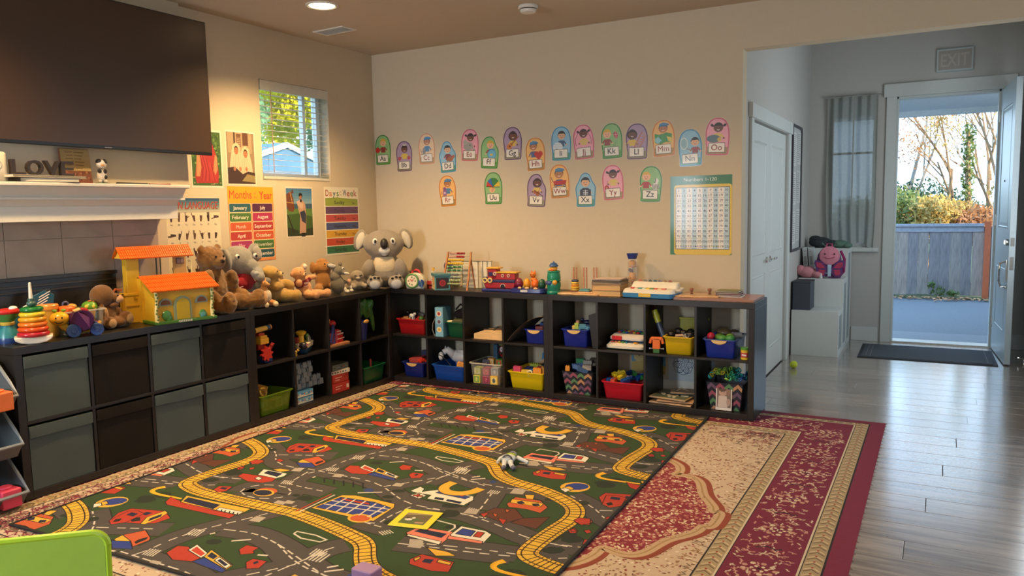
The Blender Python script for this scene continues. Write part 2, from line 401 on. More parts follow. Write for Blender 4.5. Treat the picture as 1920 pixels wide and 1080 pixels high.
MB().tube([(.085, -.05, wh-.07), (.082, -.052, wh-.35), (.088, -.05, .05)], .0028, 6).ob('tilt_wand', plast((176, 130, 110)), bl)

# sidelight window by the front door
w2 = thing('window_2', 'x', 'x', (SX0, EY+.05, SZ0)); del w2['category']; del w2['label']; w2['kind'] = 'structure'
sw, sh = SX1-SX0, SZ1-SZ0
MB().box(0, .03, -.02, .03, 0, sh).box(sw-.03, sw, -.02, .03, 0, sh).box(.03, sw-.03, -.02, .03, 0, .03).box(.03, sw-.03, -.02, .03, sh-.03, sh).box(.03, sw-.03, -.012, .02, sh*.62, sh*.62+.02).box(sw*.5-.006, sw*.5+.006, -.01, .018, .03, sh-.03).ob('window_frame', M_VINYL, w2, None, .002)
MB().box(.03, sw-.03, 0, .004, .03, sh-.03).ob('pane', mat((180, 200, 215), rough=.1, trans=1, noise=0, alpha=.35), w2, None)
MB().box(-.06, sw+.05, -.10, -.05, -.055, -.012).ob('sill', M_TRIMG, w2, None, .003)
# windows of the unseen walls by the daylight lamps; the entry one is added
for nm, loc, rz, w_, h_ in (('window_3', (6.395, -2.6, .7), -90, 2.0, 1.6), ('window_4', (.33, -6.395, .98), 180, .6, 1.2), ('window_5', (4.6, -6.395, .8), 180, 1.8, 1.5), ('window_6', (4.655, 1.75, .8), -90, 1.4, 1.6)):
    o = struct(nm, MB().box(-w_/2-.06, -w_/2, -.03, 0, 0, h_).box(w_/2, w_/2+.06, -.03, 0, 0, h_).box(-w_/2-.06, w_/2+.06, -.03, 0, h_, h_+.07).box(-w_/2-.06, w_/2+.06, -.04, 0, -.06, 0).box(-.012, .012, -.02, 0, 0, h_), M_TRIM, .003); o.location = loc; o.rotation_euler = (0, 0, R(rz))

# ---------------------------------------------------------------- closet double door in the entry's left wall
cas = struct('trim_4', MB().box(EX, EX+.022, .625, .70, FZ, 2.0).box(EX, EX+.022, 2.16, 2.255, FZ, 2.0).box(EX, EX+.032, .595, 2.285, 2.0, 2.10), M_TRIMG, .003)
def leaf(name, w_, h_, panels, m, mh, t=.035):
    """flush door with recessed panels; local x 0..w, front face at y=0"""
    r = thing(name, 'x', 'x'); del r['category']; del r['label']; r['kind'] = 'structure'
    mb = MB().box(0, w_, .004, t-.004, 0, h_)
    xs = sorted({0, w_} | {p[0] for p in panels} | {p[1] for p in panels}); zs = sorted({0, h_} | {p[2] for p in panels} | {p[3] for p in panels})
    for i in range(len(xs)-1):
        for j in range(len(zs)-1):
            cx, cz = (xs[i]+xs[i+1])/2, (zs[j]+zs[j+1])/2
            if any(p[0] < cx < p[1] and p[2] < cz < p[3] for p in panels): continue
            mb.box(xs[i], xs[i+1], 0, .004, zs[j], zs[j+1]).box(xs[i], xs[i+1], t-.004, t, zs[j], zs[j+1])
    mb.ob('door_leaf', m, r, None)
    for p in panels:
        for a, s_ in ((.0, 1), (t, -1)):
            P = MB(); e = .03
            P.loops([[(x, a+s_*d, z) for x, z in ((p[0]+q, p[2]+q), (p[1]-q, p[2]+q), (p[1]-q, p[3]-q), (p[0]+q, p[3]-q))] for q, d in ((.0, .004), (.012, -.001), (.02, .004), (e+.02, .0015))], cap=False)
            P.quad(*[(x, a+s_*.0015, z) for x, z in ((p[0]+e+.02, p[2]+e+.02), (p[1]-e-.02, p[2]+e+.02), (p[1]-e-.02, p[3]-e-.02), (p[0]+e+.02, p[3]-e-.02))])
            P.ob('panel', m, r, None)
    return r
def lever(parent, x, z, s=1):
    h = MB().cyl((x, -.004, z), .026, .008, (90, 0, 0)).cyl((x, -.022, z), .009, .034, (90, 0, 0)).tube([(x, -.038, z), (x+.03*s, -.045, z+.006), (x+.07*s, -.043, z-.002), (x+.11*s, -.04, z+.004)], [.009, .008, .007, .006]).ob('door_handle', M_CHROME, parent)
for k, (y0, hx, s_) in enumerate(((.70, .665, -1), (1.43, .065, 1))):
    d = leaf('door_%d' % (k+1), .728, 1.985, [(.11, .618, .2, .85), (.11, .618, 1.0, 1.86)], M_TRIMG, None)
    d.location = (EX-.012, y0+.001, FZ+.006); d.rotation_euler = (0, 0, R(90)); lever(d, hx, .95, s_)
    # the leaf's front faces +x

# ---------------------------------------------------------------- front door leaf, open
fd = leaf('door_3', .87, 2.385, [(.15, .72, .25, .80), (.15, .72, 1.14, 2.2)], mat((170, 182, 186), rough=.35, noise=.02), None, .045)
fd.location = (4.352, 3.505, FZ+.012); fd.rotation_euler = (0, 0, R(-90+3.5))
# local +x runs from the hinge towards the room; local -y faces the opening's side
fd.location = (4.352, 3.505, FZ+.012)
def hinge(z): MB().cyl((-.004, -.004, z), .007, .10, seg=10).box(-.004, .03, -.002, 0, z-.05, z+.05).ob('hinge', M_STEEL, fd)
for z in (.25, 1.2, 2.15): hinge(z)
MB().cyl((.80, -.008, 1.03), .028, .016, (90, 0, 0)).cbox((.80, -.022, 1.03), (.008, .02, .034)).ob('deadbolt', M_STEEL, fd)
MB().box(.775, .825, -.010, 0, .70, .88).tube([(.80, -.004, .865), (.80, -.05, .855), (.80, -.055, .80), (.80, -.055, .70), (.80, -.04, .655), (.80, -.006, .65)], .009).cyl((.80, -.006, .65), .018, .01, (90, 0, 0)).ob('door_handle', M_CHROME, fd)
MB().cyl((.435, -.002, 1.55), .009, .006, (90, 0, 0)).ob('peephole', M_DARK, fd)
MB().box(.87, .872, .008, .037, .80, .91).box(.87, .872, .008, .037, 1.0, 1.07).ob('latch_plate', mat((120, 118, 112), rough=.5, metal=.7), fd, None)
tag(MB().cyl((0, 0, .004), .012, .008).tube([(0, 0, .004), (0, 0, .035), (-.035, 0, .045)], .004).cyl((-.04, 0, .046), .009, .012, (0, 90, 0)).ob('door_stop', M_CHROME, loc=(4.56, 2.80, FZ)), 'small chrome door stop on the wood floor behind the open front door', 'door stop')

# ---------------------------------------------------------------- ceiling fittings
ln = thing('recessed_light', 'glowing round recessed ceiling light near the vent', 'ceiling light', (.33, -1.05, CE))
MB().lathe([(.105, 0), (.105, -.006), (.092, -.009), (.082, -.004), (.08, 0)], cap=False).ob('trim_ring', M_TRIM, ln)
MB().cyl((0, 0, -.003), .082, .003, seg=32).ob('lamp_lens', mat((255, 225, 175), emit=14, noise=0), ln)
for i, (x, y, k) in enumerate(CANS[1:]):
    l2 = thing('recessed_light', ['round recessed ceiling light near the smoke detector', 'round recessed ceiling light over the television', 'round recessed ceiling light over the middle of the room'][i], 'ceiling light', (x, y, CE))
    for ch in ln.children: c = ch.copy(); COL.objects.link(c); c.parent = l2
vt = thing('ceiling_vent', 'white slotted supply vent on the ceiling by the recessed light', 'vent', (-.08, -.47, CE), -4)
MB().box(-.155, .155, -.075, -.06, -.008, 0).box(-.155, .155, .06, .075, -.008, 0).box(-.155, -.135, -.06, .06, -.008, 0).box(.135, .155, -.06, .06, -.008, 0).ob('vent_frame', M_TRIM, vt, None, .002)
vs = MB().cbox((0, 0, -.004), (.27, .012, .0015), (35, 0, 0)).mesh('slat', M_TRIM)
MB().box(-.135, .135, -.06, .06, -.001, 0).ob('duct', mat((60, 52, 44)), vt, None)
for i in range(8): link('slat', vs, vt, 0, (0, -.052+.015*i, -.001))
sd = thing('smoke_detector', 'round white smoke detector on the ceiling', 'smoke detector', (1.45, -.30, CE))
MB().lathe([(.066, 0), (.068, -.012), (.062, -.020)], cap=True, seg=32).ob('base', M_TRIM, sd)
MB().lathe([(.056, -.026), (.054, -.036), (.046, -.044), (.0, -.046)], cap=True, seg=32).ob('cover', M_TRIM, sd)
MB().lathe([(.052, -.020), (.052, -.026)], seg=24).ob('sensor_gap', M_DARK, sd)

# ================================================================ OUTDOORS
GZ = -.13
def asphalt(c, nm):
    return mat(c, rough=.8, noise=.25, scale=90, bump=.8, bscale=220)
struct('ground_driveway', MB().box(-14, 20, EY+.14, 8.75, GZ-.3, GZ), asphalt((104, 106, 108), 'a'))
struct('ground_porch_slab', MB().box(2.4, 5.3, EY+.14, 5.0, GZ, GZ+.02), asphalt((122, 122, 122), 'b'), .004)
struct('ground_soil', MB().box(-22, 24, 8.75, 30, GZ-.3, GZ+.01).box(-40, -.62, -20, EY+.14, GZ-.3, GZ).box(-40, -14, EY+.14, 30, GZ-.3, GZ-.01), mat((70, 84, 46), rough=1, noise=.3, scale=8, bump=1, bscale=30))
struct('ceiling_porch', MB().box(2.2, 5.4, EY+.14, 5.62, 2.46, 2.6).box(2.2, 5.4, 5.5, 5.62, 2.40, 2.46), mat((226, 230, 232), rough=.6))
struct('wall_garage', MB().box(5.5, 6.4, 3.66, 8.5, GZ, 3.3), mat((150, 152, 150), rough=.8))  # unseen wall added to keep the sun off driveway and fence
fe = thing('board_fence', 'weathered grey board fence with a cap rail across the driveway', 'fence', (0, 8.98, GZ))
M_FB = [mat(c, rough=.9, noise=.35, scale=5, stretch=(8, 8, 1.2), bump=.4, bscale=30) for c in ((140, 128, 120), (132, 122, 118), (150, 134, 122), (126, 118, 116))]
fb = [MB().cbox((0, 0, .56), (.146, .018, 1.09)).mesh('board', mm) for mm in M_FB]
random.seed(3)
for i in range(34):
    link('board', random.choice(fb), fe, 0, (-.2+.149*i, random.uniform(-.003, .003), .02+random.uniform(-.012, .012)), rot=(0, random.uniform(-.4, .4), 0))
MB().box(-.3, 4.7, .01, .05, .98, 1.07).box(-.3, 4.7, .01, .05, .15, .24).ob('rail', M_FB[0], fe, None)
MB().box(-.3, 4.49, -.05, .09, 1.125, 1.165).box(-.3, 4.49, -.022, -.008, 1.04, 1.125).ob('cap_rail', mat((150, 150, 156), rough=.8, noise=.2), fe, None)
MB().box(4.50, 4.58, -.09, .02, 0, 1.2).ob('post', mat((188, 96, 58), rough=.8, noise=.2, scale=6), fe, None, label='orange brown fence post')
# fallen leaves at the foot of the fence
lv = MB(); random.seed(5)
for i in range(420):
    x = random.uniform(2.2, 5.0); y = 8.72-abs(random.gauss(0, .16)); s = random.uniform(.02, .05); a = random.uniform(0, 6.3); t = random.uniform(-.3, .3)
    dx, dy = math.cos(a)*s, math.sin(a)*s; z = GZ+.012+random.random()*.02
    lv.quad((x-dx, y-dy, z), (x+dy*.5, y-dx*.5, z+.01), (x+dx, y+dy, z+s*t+.01), (x-dy*.5, y+dx*.5, z+.005))
tag(lv.ob('fallen_leaves', mat((176, 128, 88), rough=.8, noise=.5, scale=9), None, None), 'dry brown leaves lying along the foot of the fence', 'leaves', kind='stuff')
def leaves(name, parent, centres, n, size, m, seed, kind='stuff'):
    random.seed(seed); v = []; f = []
    for i in range(n):
        c, rr = random.choice(centres); d = Vector((random.gauss(0, 1), random.gauss(0, 1), random.gauss(0, 1))).normalized()*random.uniform(.45, 1)
        p = Vector(c)+Vector((d.x*rr[0], d.y*rr[1], d.z*rr[2])); s = size*random.uniform(.6, 1.3)
        a = Vector((random.gauss(0, 1), random.gauss(0, 1), random.gauss(0, 1))).normalized(); b = a.orthogonal().normalized()
        k = len(v); v += [p-a*s, p-b*s*.45, p+a*s, p+b*s*.45]; f.append((k, k+1, k+2, k+3))
    me = bpy.data.meshes.new(name); me.from_pydata([tuple(q) for q in v], [], f); me.materials.append(m)
    o = link(name, me, parent); o['kind'] = kind; return o
def branches(seed, base, h, spread, depth=4, r0=.05, split=3, lean=(0, 0)):
    random.seed(seed); mb = MB(); tips = []
    def grow(p, d, L, r, k):
        q = p + d*L*.5 + Vector((random.gauss(0, .04), random.gauss(0, .04), 0))*L; e = p+d*L
        mb.tube([p, q, e], [r, r*.8, r*.55], 5); tips.append(e)
        if k == 0: return
        for i in range(split):
            nd = (d + Vector((random.gauss(0, spread), random.gauss(0, spread), random.gauss(.1, spread*.5)))).normalized()
            grow(p + (e-p)*random.uniform(.45, 1), nd, L*random.uniform(.5, .75), r*.5, k-1)
    grow(Vector(base), Vector((lean[0], lean[1], 1)).normalized(), h*.5, r0, depth); return mb, tips
M_BARK = mat((150, 122, 92), rough=.9, noise=.3, scale=9); M_BARKG = mat((150, 146, 138), rough=.9, noise=.3)
M_LF = {'yellow': mat((178, 150, 78), rough=.6, noise=.4, scale=5, subs=.35), 'orange': mat((166, 116, 70), rough=.6, noise=.4, scale=5, subs=.35), 'green': mat((104, 122, 62), rough=.6, noise=.4, scale=5, subs=.35), 'dgreen': mat((52, 80, 52), rough=.6, noise=.35, scale=2, subs=.3), 'bright': mat((238, 216, 40), rough=.6, noise=.3, scale=.8, subs=.5), 'teal': mat((120, 156, 104), rough=.6, noise=.4, scale=.8, subs=.4)}
for i, (x, y, hh, sd_, mk, n, lean, lb) in enumerate([
    (3.25, 11.5, 4.6, 11, None, 0, (.10, 0), 'slender grey bare tree leaning at the left of the doorway view'),
    (4.25, 11.0, 4.2, 12, 'orange', 1300, (-.1, 0), 'bare branched tree with a few orange leaves behind the fence'),
    (4.75, 10.6, 4.0, 21, 'yellow', 1800, (.0, 0), 'autumn tree with thin golden twigs beside the open door'),
    (5.3, 11.6, 4.8, 25, 'orange', 1600, (-.05, 0), 'tall autumn tree with reddish twigs furthest right behind the fence'),
    (4.95, 12.6, 4.6, 34, 'yellow', 1300, (-.12, 0), 'thin pale twigged tree at the back of the autumn trees')]):
    t = thing('bare_tree' if i == 0 else 'autumn_tree', lb, 'tree', (x, y, GZ), 0, None if i == 0 else 'autumn trees behind the fence')
    mb, tips = branches(sd_, (0, 0, 0), hh, .34 if i else .2, 5 if i else 3, .05 if i else .06, 3 if i else 2, lean)
    mb.ob('branches', M_BARKG if i == 0 else M_BARK, t, None, tidy=False)
    if mk: leaves('foliage', t, [(tuple(p), (.16, .16, .16)) for p in tips if p.z > 1], n, .030, M_LF[mk], sd_)
iv = thing('ivy_column', 'narrow green ivy covered trunk among the autumn trees', 'tree', (4.28, 10.4, GZ))
MB().tube([(0, 0, 0), (.02, 0, 1.5), (-.02, 0, 2.7)], [.06, .05, .03]).ob('trunk', M_BARK, iv)
leaves('foliage', iv, [((0, 0, .9+.25*k), (.12, .12, .2)) for k in range(8)], 900, .04, M_LF['green'], 8)
for i, (x, y, zc, rx, rz, n, mk, lb) in enumerate([
    (3.0, 9.9, 1.25, .75, .62, 3600, 'green', 'low green hedge bush behind the left end of the fence'),
    (3.8, 9.75, 1.12, .7, .50, 3200, 'yellow', 'yellow green bush behind the middle of the fence'),
    (4.6, 9.7, 1.08, .6, .45, 2800, 'orange', 'orange leaved bush behind the right end of the fence'),
    (3.7, 11.4, 1.4, 1.1, .6, 3000, 'dgreen', 'dark green shrub mass further behind the fence'),
    (5.3, 10.4, 1.3, .7, .8, 2000, 'yellow', 'tall yellow bush behind the fence post'),
    (2.1, 10.2, 1.0, .8, .6, 1500, 'green', 'green bush hidden left of the doorway behind the fence')]):
    b = thing('hedge_bush', lb, 'bush', (x, y, GZ), 0, 'bushes behind the fence')
    random.seed(50+i); mb = MB()
    for k in range(16):
        a = random.uniform(0, 6.3); mb.tube([(0, 0, 0), (math.cos(a)*rx*.4, math.sin(a)*rx*.4, zc*.7), (math.cos(a)*rx*.9, math.sin(a)*rx*.7, zc+rz*random.uniform(.2, 1.1))], [.012, .008, .003], 4)
    mb.ob('stems', M_BARK, b, None, tidy=False)
    leaves('foliage', b, [((random.uniform(-rx, rx)*.6, random.uniform(-rx, rx)*.5, zc+random.uniform(-rz, rz)*.5), (rx*.5, rx*.5, rz*.55)) for k in range(9)], n, .045, M_LF[mk], 60+i)
w = thing('weed_plant', 'small green weed growing at the foot of the board fence', 'plant', (3.9, 8.86, GZ))
MB().tube([(0, 0, 0), (.05, 0, .15)], .004, 4).tube([(0, 0, 0), (-.08, 0, .12)], .004, 4).tube([(.2, 0, 0), (.25, 0, .1)], .004, 4).ob('stems', M_LF['green'], w)
leaves('foliage', w, [((0, 0, .12), (.12, .06, .1)), ((.2, 0, .08), (.1, .05, .05)), ((-.1, 0, .2), (.06, .04, .06))], 160, .03, M_LF['green'], 9)

# seen through the left window: a neighbour's house and autumn trees
nh = thing('neighbour_house', 'pale blue neighbouring house with a white edged roof outside the left window', 'house', (-12, 11.6, GZ), 0)
MB().box(-6, 0, -4.2, 3.8, 0, 1.85).ob('wall', mat((84, 120, 146), rough=.8), nh, None)
MB().prism([(-4.9, 1.9), (4.4, 1.6), (4.4, 1.72), (-1.0, 3.42), (-4.9, 2.2)], -6.2, .35, 'x').ob('roof', mat((74, 112, 140), rough=.8, noise=.15, scale=4), nh, None)
MB().prism([(-1.0, 3.42), (-1.0, 3.28), (4.4, 1.58), (4.4, 1.72)], .35, .42, 'x').prism([(-1.0, 3.42), (-1.0, 3.28), (-4.9, 2.06), (-4.9, 2.2)], .35, .42, 'x').ob('fascia', M_TRIMG, nh, None)
for i, (x, y, z0, rr, n, mk, lb) in enumerate([(-15.5, 15.2, 5.3, 1.8, 9000, 'bright', 'bright yellow autumn tree beyond the neighbouring roof'), (-16.0, 11.9, 4.6, 1.8, 9000, 'teal', 'dark green tree left of the yellow one outside the left window'), (-17, 18.6, 5.2, 2.2, 5000, 'teal', 'green tree at the right behind the neighbouring house')]):
    t = thing('leafy_tree', lb, 'tree', (x, y, GZ), 0, 'trees outside the left window')
    MB().tube([(0, 0, 0), (.1, 0, z0*.5), (0, 0, z0)], [.2, .14, .06]).ob('trunk', M_BARKG, t)
    random.seed(70+i)
    leaves('foliage', t, [((random.gauss(0, rr*.45), random.gauss(0, rr*.45), z0+random.gauss(0, rr*.4)), (.8, .8, .6)) for k in range(26)], int(n*1.8), .095, M_LF[mk], 80+i)

# ================================================================ CUBE SHELF UNITS
KW, KD, KH = 1.467, .39, .765
kx = [.039, .3905, .742, 1.0935]                       # left edges of the four columns
kme = {}
def kpart(nm, *b):
    if nm not in kme: kme[nm] = MB().box(*b).mesh(nm, M_BLACK)
    return kme[nm]
def cube_shelf(loc, rz, label):
    t = thing('cube_shelf', label, 'shelf unit', loc, rz, 'black cube shelf units')
    for nm, key, b in (('top_panel', 'a', (0, KW, 0, KD, .726, KH)), ('bottom_panel', 'b', (.039, KW-.039, 0, KD, 0, .039)), ('side_panel', 'c', (0, .039, 0, KD, 0, .726)), ('side_panel', 'd', (KW-.039, KW, 0, KD, 0, .726)), ('middle_shelf', 'e', (.039, KW-.039, .002, KD-.002, .374, .3905))):
        if key not in kme: kme[key] = MB().box(*b).mesh(nm, M_BLACK)
        link(nm, kme[key], t, .0018)
    for i in range(3):
        for j, (z0, z1) in enumerate(((.039, .374), (.3905, .726))):
            key = 'v%d%d' % (i, j); x = kx[i]+.335
            if key not in kme: kme[key] = MB().box(x, x+.0165, .002, KD-.002, z0, z1).mesh('divider', M_BLACK)
            link('divider', kme[key], t, .0012)
    return t
U1Y, U2Y, U3X, U4X = -2.952, -1.485, -.05, 1.417
cube_shelf((0, U1Y, 0), 90, 'black cube shelf on the left wall filled with grey and dark fabric bins')
cube_shelf((0, U2Y, 0), 90, 'black open cube shelf on the left wall next to the corner')
cube_shelf((U3X, 0, 0), 0, 'black open cube shelf on the back wall beside the corner')
cube_shelf((U4X, 0, 0), 0, 'black open cube shelf at the right end of the back wall')

# fabric bins in the first unit
M_GREY = mat((76, 87, 88), rough=.85, noise=.06, scale=300, bump=.3, bscale=500, spec=.3)
M_DKB = mat((23, 18, 14), rough=.85, noise=.1, scale=300, bump=.3, bscale=500, spec=.3)
def fabric_bin(col, rowz, m, label, sag=0):
    y = U1Y + kx[col] + .1675
    t = thing('fabric_bin', label, 'storage bin', (0, y, rowz+.001), 90, 'fabric bins in the left shelf')
    h = .322; w_ = .162
    b = MB(); b.box(-w_, w_, .012, .36, 0, .006); b.box(-w_, -w_+.006, .012, .36, .006, h).box(w_-.006, w_, .012, .36, .006, h).box(-w_+.006, w_-.006, .354, .36, .006, h)
    b.ob('side_walls', m, t, None, .001)
    f = MB(); n = 8                                     # front panel, slightly bowed
    rings = []
    for j in range(n+1):
        z = h*j/n; bow = .004*math.sin(PI*j/n)
        rings.append([(x*w_, .006-bow*(1-x*x)+.0008*math.sin(9*x+j), z) for x in [-1+2*i/8 for i in range(9)]] + [(x*w_, .012, z) for x in [1-2*i/8 for i in range(9)]])
    f.loops(rings).ob('front_panel', m, t, 50)
    c = MB(); zt = h; rings = []                       # folded cuff
    for i in range(13):
        x = -1+2*i/12; zb = h-.058-sag*(.5+.5*math.sin(2.6*x+.6))
        rings.append([(x*(w_+.001), y_, z_) for y_, z_ in ((.004, zb), (-.0035, zb+.001), (-.0045-.001*math.sin(5*x), (zb+zt)/2), (-.002, zt), (.010, zt), (.010, zb))])
    c.loops(rings).ob('cuff', m, t, 50)
    return t
r0, r1 = .039, .3905
fabric_bin(0, r1, M_GREY, 'grey fabric bin at the upper left of the left shelf')
fabric_bin(1, r1, M_DKB, 'dark brown fabric bin between the two upper grey bins')
fabric_bin(2, r1, M_GREY, 'grey fabric bin below the yellow toy house')
fabric_bin(3, r1, M_DKB, 'dark brown fabric bin above the wrinkled grey bin')
fabric_bin(0, r0, M_GREY, 'grey fabric bin at the lower left of the left shelf')
fabric_bin(1, r0, M_DKB, 'dark brown fabric bin in the bottom row')
fabric_bin(2, r0, M_GREY, 'grey fabric bin in the bottom row with a rumpled cuff', .010)
fabric_bin(3, r0, M_GREY, 'wrinkled grey fabric bin at the lower right of the left shelf', .018)

# stackable grey open bins at the far left
for k in range(3):
    z = -.0 + .235*k
    t = thing('stacking_bin', ['lowest grey open front stacking bin with a pink toy, left of the shelf', 'middle grey open front stacking bin, left of the shelf', 'topmost grey open front stacking bin, left of the shelf'][k], 'storage bin', (.045-.012*k, -3.205, z), 90, 'stacking bins')
    M_SB = plast((92, 98, 100), rough=.4)
    # walls with a sloping scooped front
    b = MB(); w_ = .225; d = .34
    for s_ in (-1, 1):
        b.prism([(.02, .012), (d, .012), (d, .222), (.12, .222), (.02, .12), (-.035, .075)], s_*w_-.005*s_, s_*w_, 'x')
    b.box(-w_, w_, .02, d, .004, .014).box(-w_, w_, d-.008, d, .014, .222)
    b.loops([[(-w_, -.035, .075), (-w_, -.041, .079), (-w_, .016, .006), (-w_, .022, .010)], [(w_, -.035, .075), (w_, -.041, .079), (w_, .016, .006), (w_, .022, .010)]])
    b.ob('bin_body', M_SB, t, None, .002)
    r = MB(); pts = [(w_, d, .222), (w_, .12, .222), (w_, .02, .135), (w_, -.042, .077), (-w_, -.042, .077), (-w_, .02, .135), (-w_, .12, .222), (-w_, d, .222)]
    r.tube(pts, .008, 6).ob('rim', plast((128, 134, 136), rough=.4), t)
    if k == 0 or k == 2:
        tag(MB().cbox((0, 0, .045), (.11, .09, .09)).cyl((0, 0, .094), .03, .012).ob('toy_block', plast((220, 70, 96) if k == 0 else (226, 116, 60)), None, 35, .01, loc=(.12-.1, -3.05, z+.0145)),
            ['pink toy block in the lowest stacking bin', '', 'orange toy block in the topmost stacking bin'][k], 'toy', 'toys in the stacking bins')

# ================================================================ RUGS
# machine woven oriental rug; z = 0 is its pile top
PR = Print(.00025)
X0, X1, Y0, Y1 = -.43, 3.637, -3.75, .318
cM, cM2, cB, cBd, cK, cW, cR = '701a34', '761e38', 'a4906c', '6c5840', '201818', 'ccbc9c', '84382a'
LB, RB, TB, BB = (0, .30, .44, .52), (.085, .175, .45, .53), (.06, .12, .42, .50), (.085, .175, .45, .53)
def frame(k, c, L): PR.rect(X0+LB[k], X1-RB[k], Y0+BB[k], Y1-TB[k], c, L)
PR.rect(X0, X1, Y0, Y1, cM2, 0)
frame(0, cK, 1)
def inner(k, e): return X0+LB[k]+e, X1-RB[k]-e, Y0+BB[k]+e, Y1-TB[k]-e
PR.rect(*inner(0, .008), cB, 2); PR.rect(*inner(1, -.012), cK, 3); PR.rect(*inner(1, -.008), cW, 4); PR.rect(*inner(1, 0), cM, 5)
PR.rect(*inner(2, -.008), cK, 6); PR.rect(*inner(2, -.004), cW, 7); PR.rect(*inner(2, .004), cB, 8); PR.rect(*inner(3, -.007), cK, 9); PR.rect(*inner(3, 0), 'c4ac90', 10)
random.seed(2)
def zigzag(xa, xb, ya, yb, vertical, L):
    n = int(((yb-ya) if vertical else (xb-xa))/.055)
    for i in range(n):
        for e, c in ((0, cBd), (.018, 'd0b890')):
            if vertical:
                y = ya+.055*i+e; P = [(xa+.006, y), ((xa+xb)/2, y+.026), (xb-.006, y)]
            else:
                x = xa+.055*i+e; P = [(x, ya+.006), (x+.026, (ya+yb)/2), (x, yb-.006)]
            PR.line(P, .006, c, L)
        if vertical: PR.circ((xa+xb)/2, ya+.055*i+.044, .006, 'a03428', L, n=6)
        else: PR.circ(xa+.055*i+.044, (ya+yb)/2, .006, 'a03428', L, n=6)
a = inner(0, .008); b_ = inner(1, -.012)
zigzag(b_[1], a[1], a[2], a[3], True, 11); zigzag(a[0], a[1], b_[3], a[3], False, 11); zigzag(a[0], b_[0], a[2], a[3], True, 11); zigzag(a[0], a[1], a[2], b_[2], False, 11)
a = inner(2, .004); b_ = inner(3, -.007)
zigzag(b_[1], a[1], a[2], a[3], True, 11); zigzag(a[0], a[1], b_[3], a[3], False, 11); zigzag(a[0], b_[0], a[2], a[3], True, 11); zigzag(a[0], a[1], a[2], b_[2], False, 11)
# floral border between the beige bands
a = inner(1, .012); b_ = inner(2, -.02)
def sprig(x, y, s, rot, L=12):
    ca, sa = math.cos(rot), math.sin(rot)
    def q(u, v): return (x+(u*ca-v*sa)*s, y+(u*sa+v*ca)*s)
    PR.line([q(-1, 0), q(-.4, .25), q(.2, .1), q(.8, .4)], .006, random.choice((cW, 'c08c78')), L)
    for u, v, r in ((-.9, -.1, .22), (-.3, .45, .2), (.3, -.2, .22), (.9, .45, .18)):
        c = q(u, v); PR.circ(c[0], c[1], r*s, random.choice(('d8c8a4', 'c8a080', 'c08c78')), L, ry=r*s*.6, n=7, rot=random.uniform(0, 180)); PR.circ(c[0], c[1], r*s*.4, cM, L+1, n=5)
def rosette(x, y, s, L=12):
    for i in range(9):
        t = 2*PI*i/9; PR.circ(x+s*math.cos(t), y+s*.8*math.sin(t), s*.2, 'd0b898' if i % 2 else 'b88a74', L, n=6)
    for i in range(6):
        t = 2*PI*i/6; PR.circ(x+s*.45*math.cos(t), y+s*.35*math.sin(t), s*.14, 'd8c8a4', L, n=5)
    PR.circ(x, y, s*.14, cK, L, n=6)
def band(x0, x1, y0, y1, vertical):
    n = int(((y1-y0) if vertical else (x1-x0))/.20)
    for i in range(n):
        c = ((x0+x1)/2, y0+.1+.2*i) if vertical else (x0+.1+.2*i, (y0+y1)/2)
        if i % 2: rosette(c[0], c[1], .06)
        else:
            for k in range(5): sprig(c[0]+random.uniform(-.075, .075), c[1]+random.uniform(-.07, .07), random.uniform(.018, .032), random.uniform(0, 6))
            PR.line([(c[0]-.05, c[1]-.01), (c[0]-.01, c[1]+.015), (c[0]+.03, c[1]-.004), (c[0]+.05, c[1]+.01)], .008, cK, 13)
        for k in range(34):
            u = random.uniform(-.115, .115); v = random.uniform(-.1, .1); 
            if not vertical: u, v = v, u
            sprig(c[0]+u, c[1]+v, random.uniform(.010, .018), random.uniform(0, 6), 12)
band(b_[1], a[1], a[2], a[3], True); band(a[0], a[1], b_[3], a[3], False); band(a[0]+.02, b_[0], a[2], a[3], True); band(a[0], a[1], a[2], b_[2], False)
# cream field with specks
fx0, fx1, fy0, fy1 = inner(3, 0)
for i in range(15000):
    x, y = random.uniform(fx0+.01, fx1-.01), random.uniform(fy0+.01, fy1-.01)
    if .45 < x < 2.4 and y > -2.95 and y < -.35: continue
    PR.circ(x, y, random.uniform(.005, .011), random.choice(('6c3c28', '8a4030', '9c7450', '7c5a3e', 'dcccb0')), 11, ry=random.uniform(.003, .0065), n=5, rot=random.uniform(0, 180))
# jagged leaf edge along the field's rim and corner ornaments
for i in range(40):
    y = fy0+.04+(fy1-fy0)*i/40; d = random.uniform(.03, .09)
    PR.line([(fx1, y), (fx1-d, y+.02), (fx1-d*.4, y+.035), (fx1-d*.9, y+.05)], .006, random.choice((cBd, '8c6a3c')), 12)
    PR.line([(fx0, y), (fx0+d, y+.02), (fx0+d*.4, y+.035), (fx0+d*.9, y+.05)], .006, random.choice((cBd, cM2)), 12)
for i in range(230):
    u, v = abs(random.gauss(0, .22)), abs(random.gauss(0, .14))
    for X, Y, sx_ in ((fx1, fy1, -1), (fx0, fy1, 1), (fx1, fy0, -1), (fx0, fy0, 1)):
        x, y = X+sx_*u, Y-v if Y > -1 else Y+v
        if not (fx0+.03 < x < fx1-.03 and fy0+.03 < y < fy1-.03): continue
        t = random.uniform(0, 6); s = random.uniform(.02, .05)
        PR.line([(x, y), (x+s*math.cos(t), y+s*.5*math.sin(t)), (x+s*math.cos(t+.8), y+s*.7*math.sin(t+1))], .006, random.choice((cM2, cM2, cK, cBd, cR)), 13)
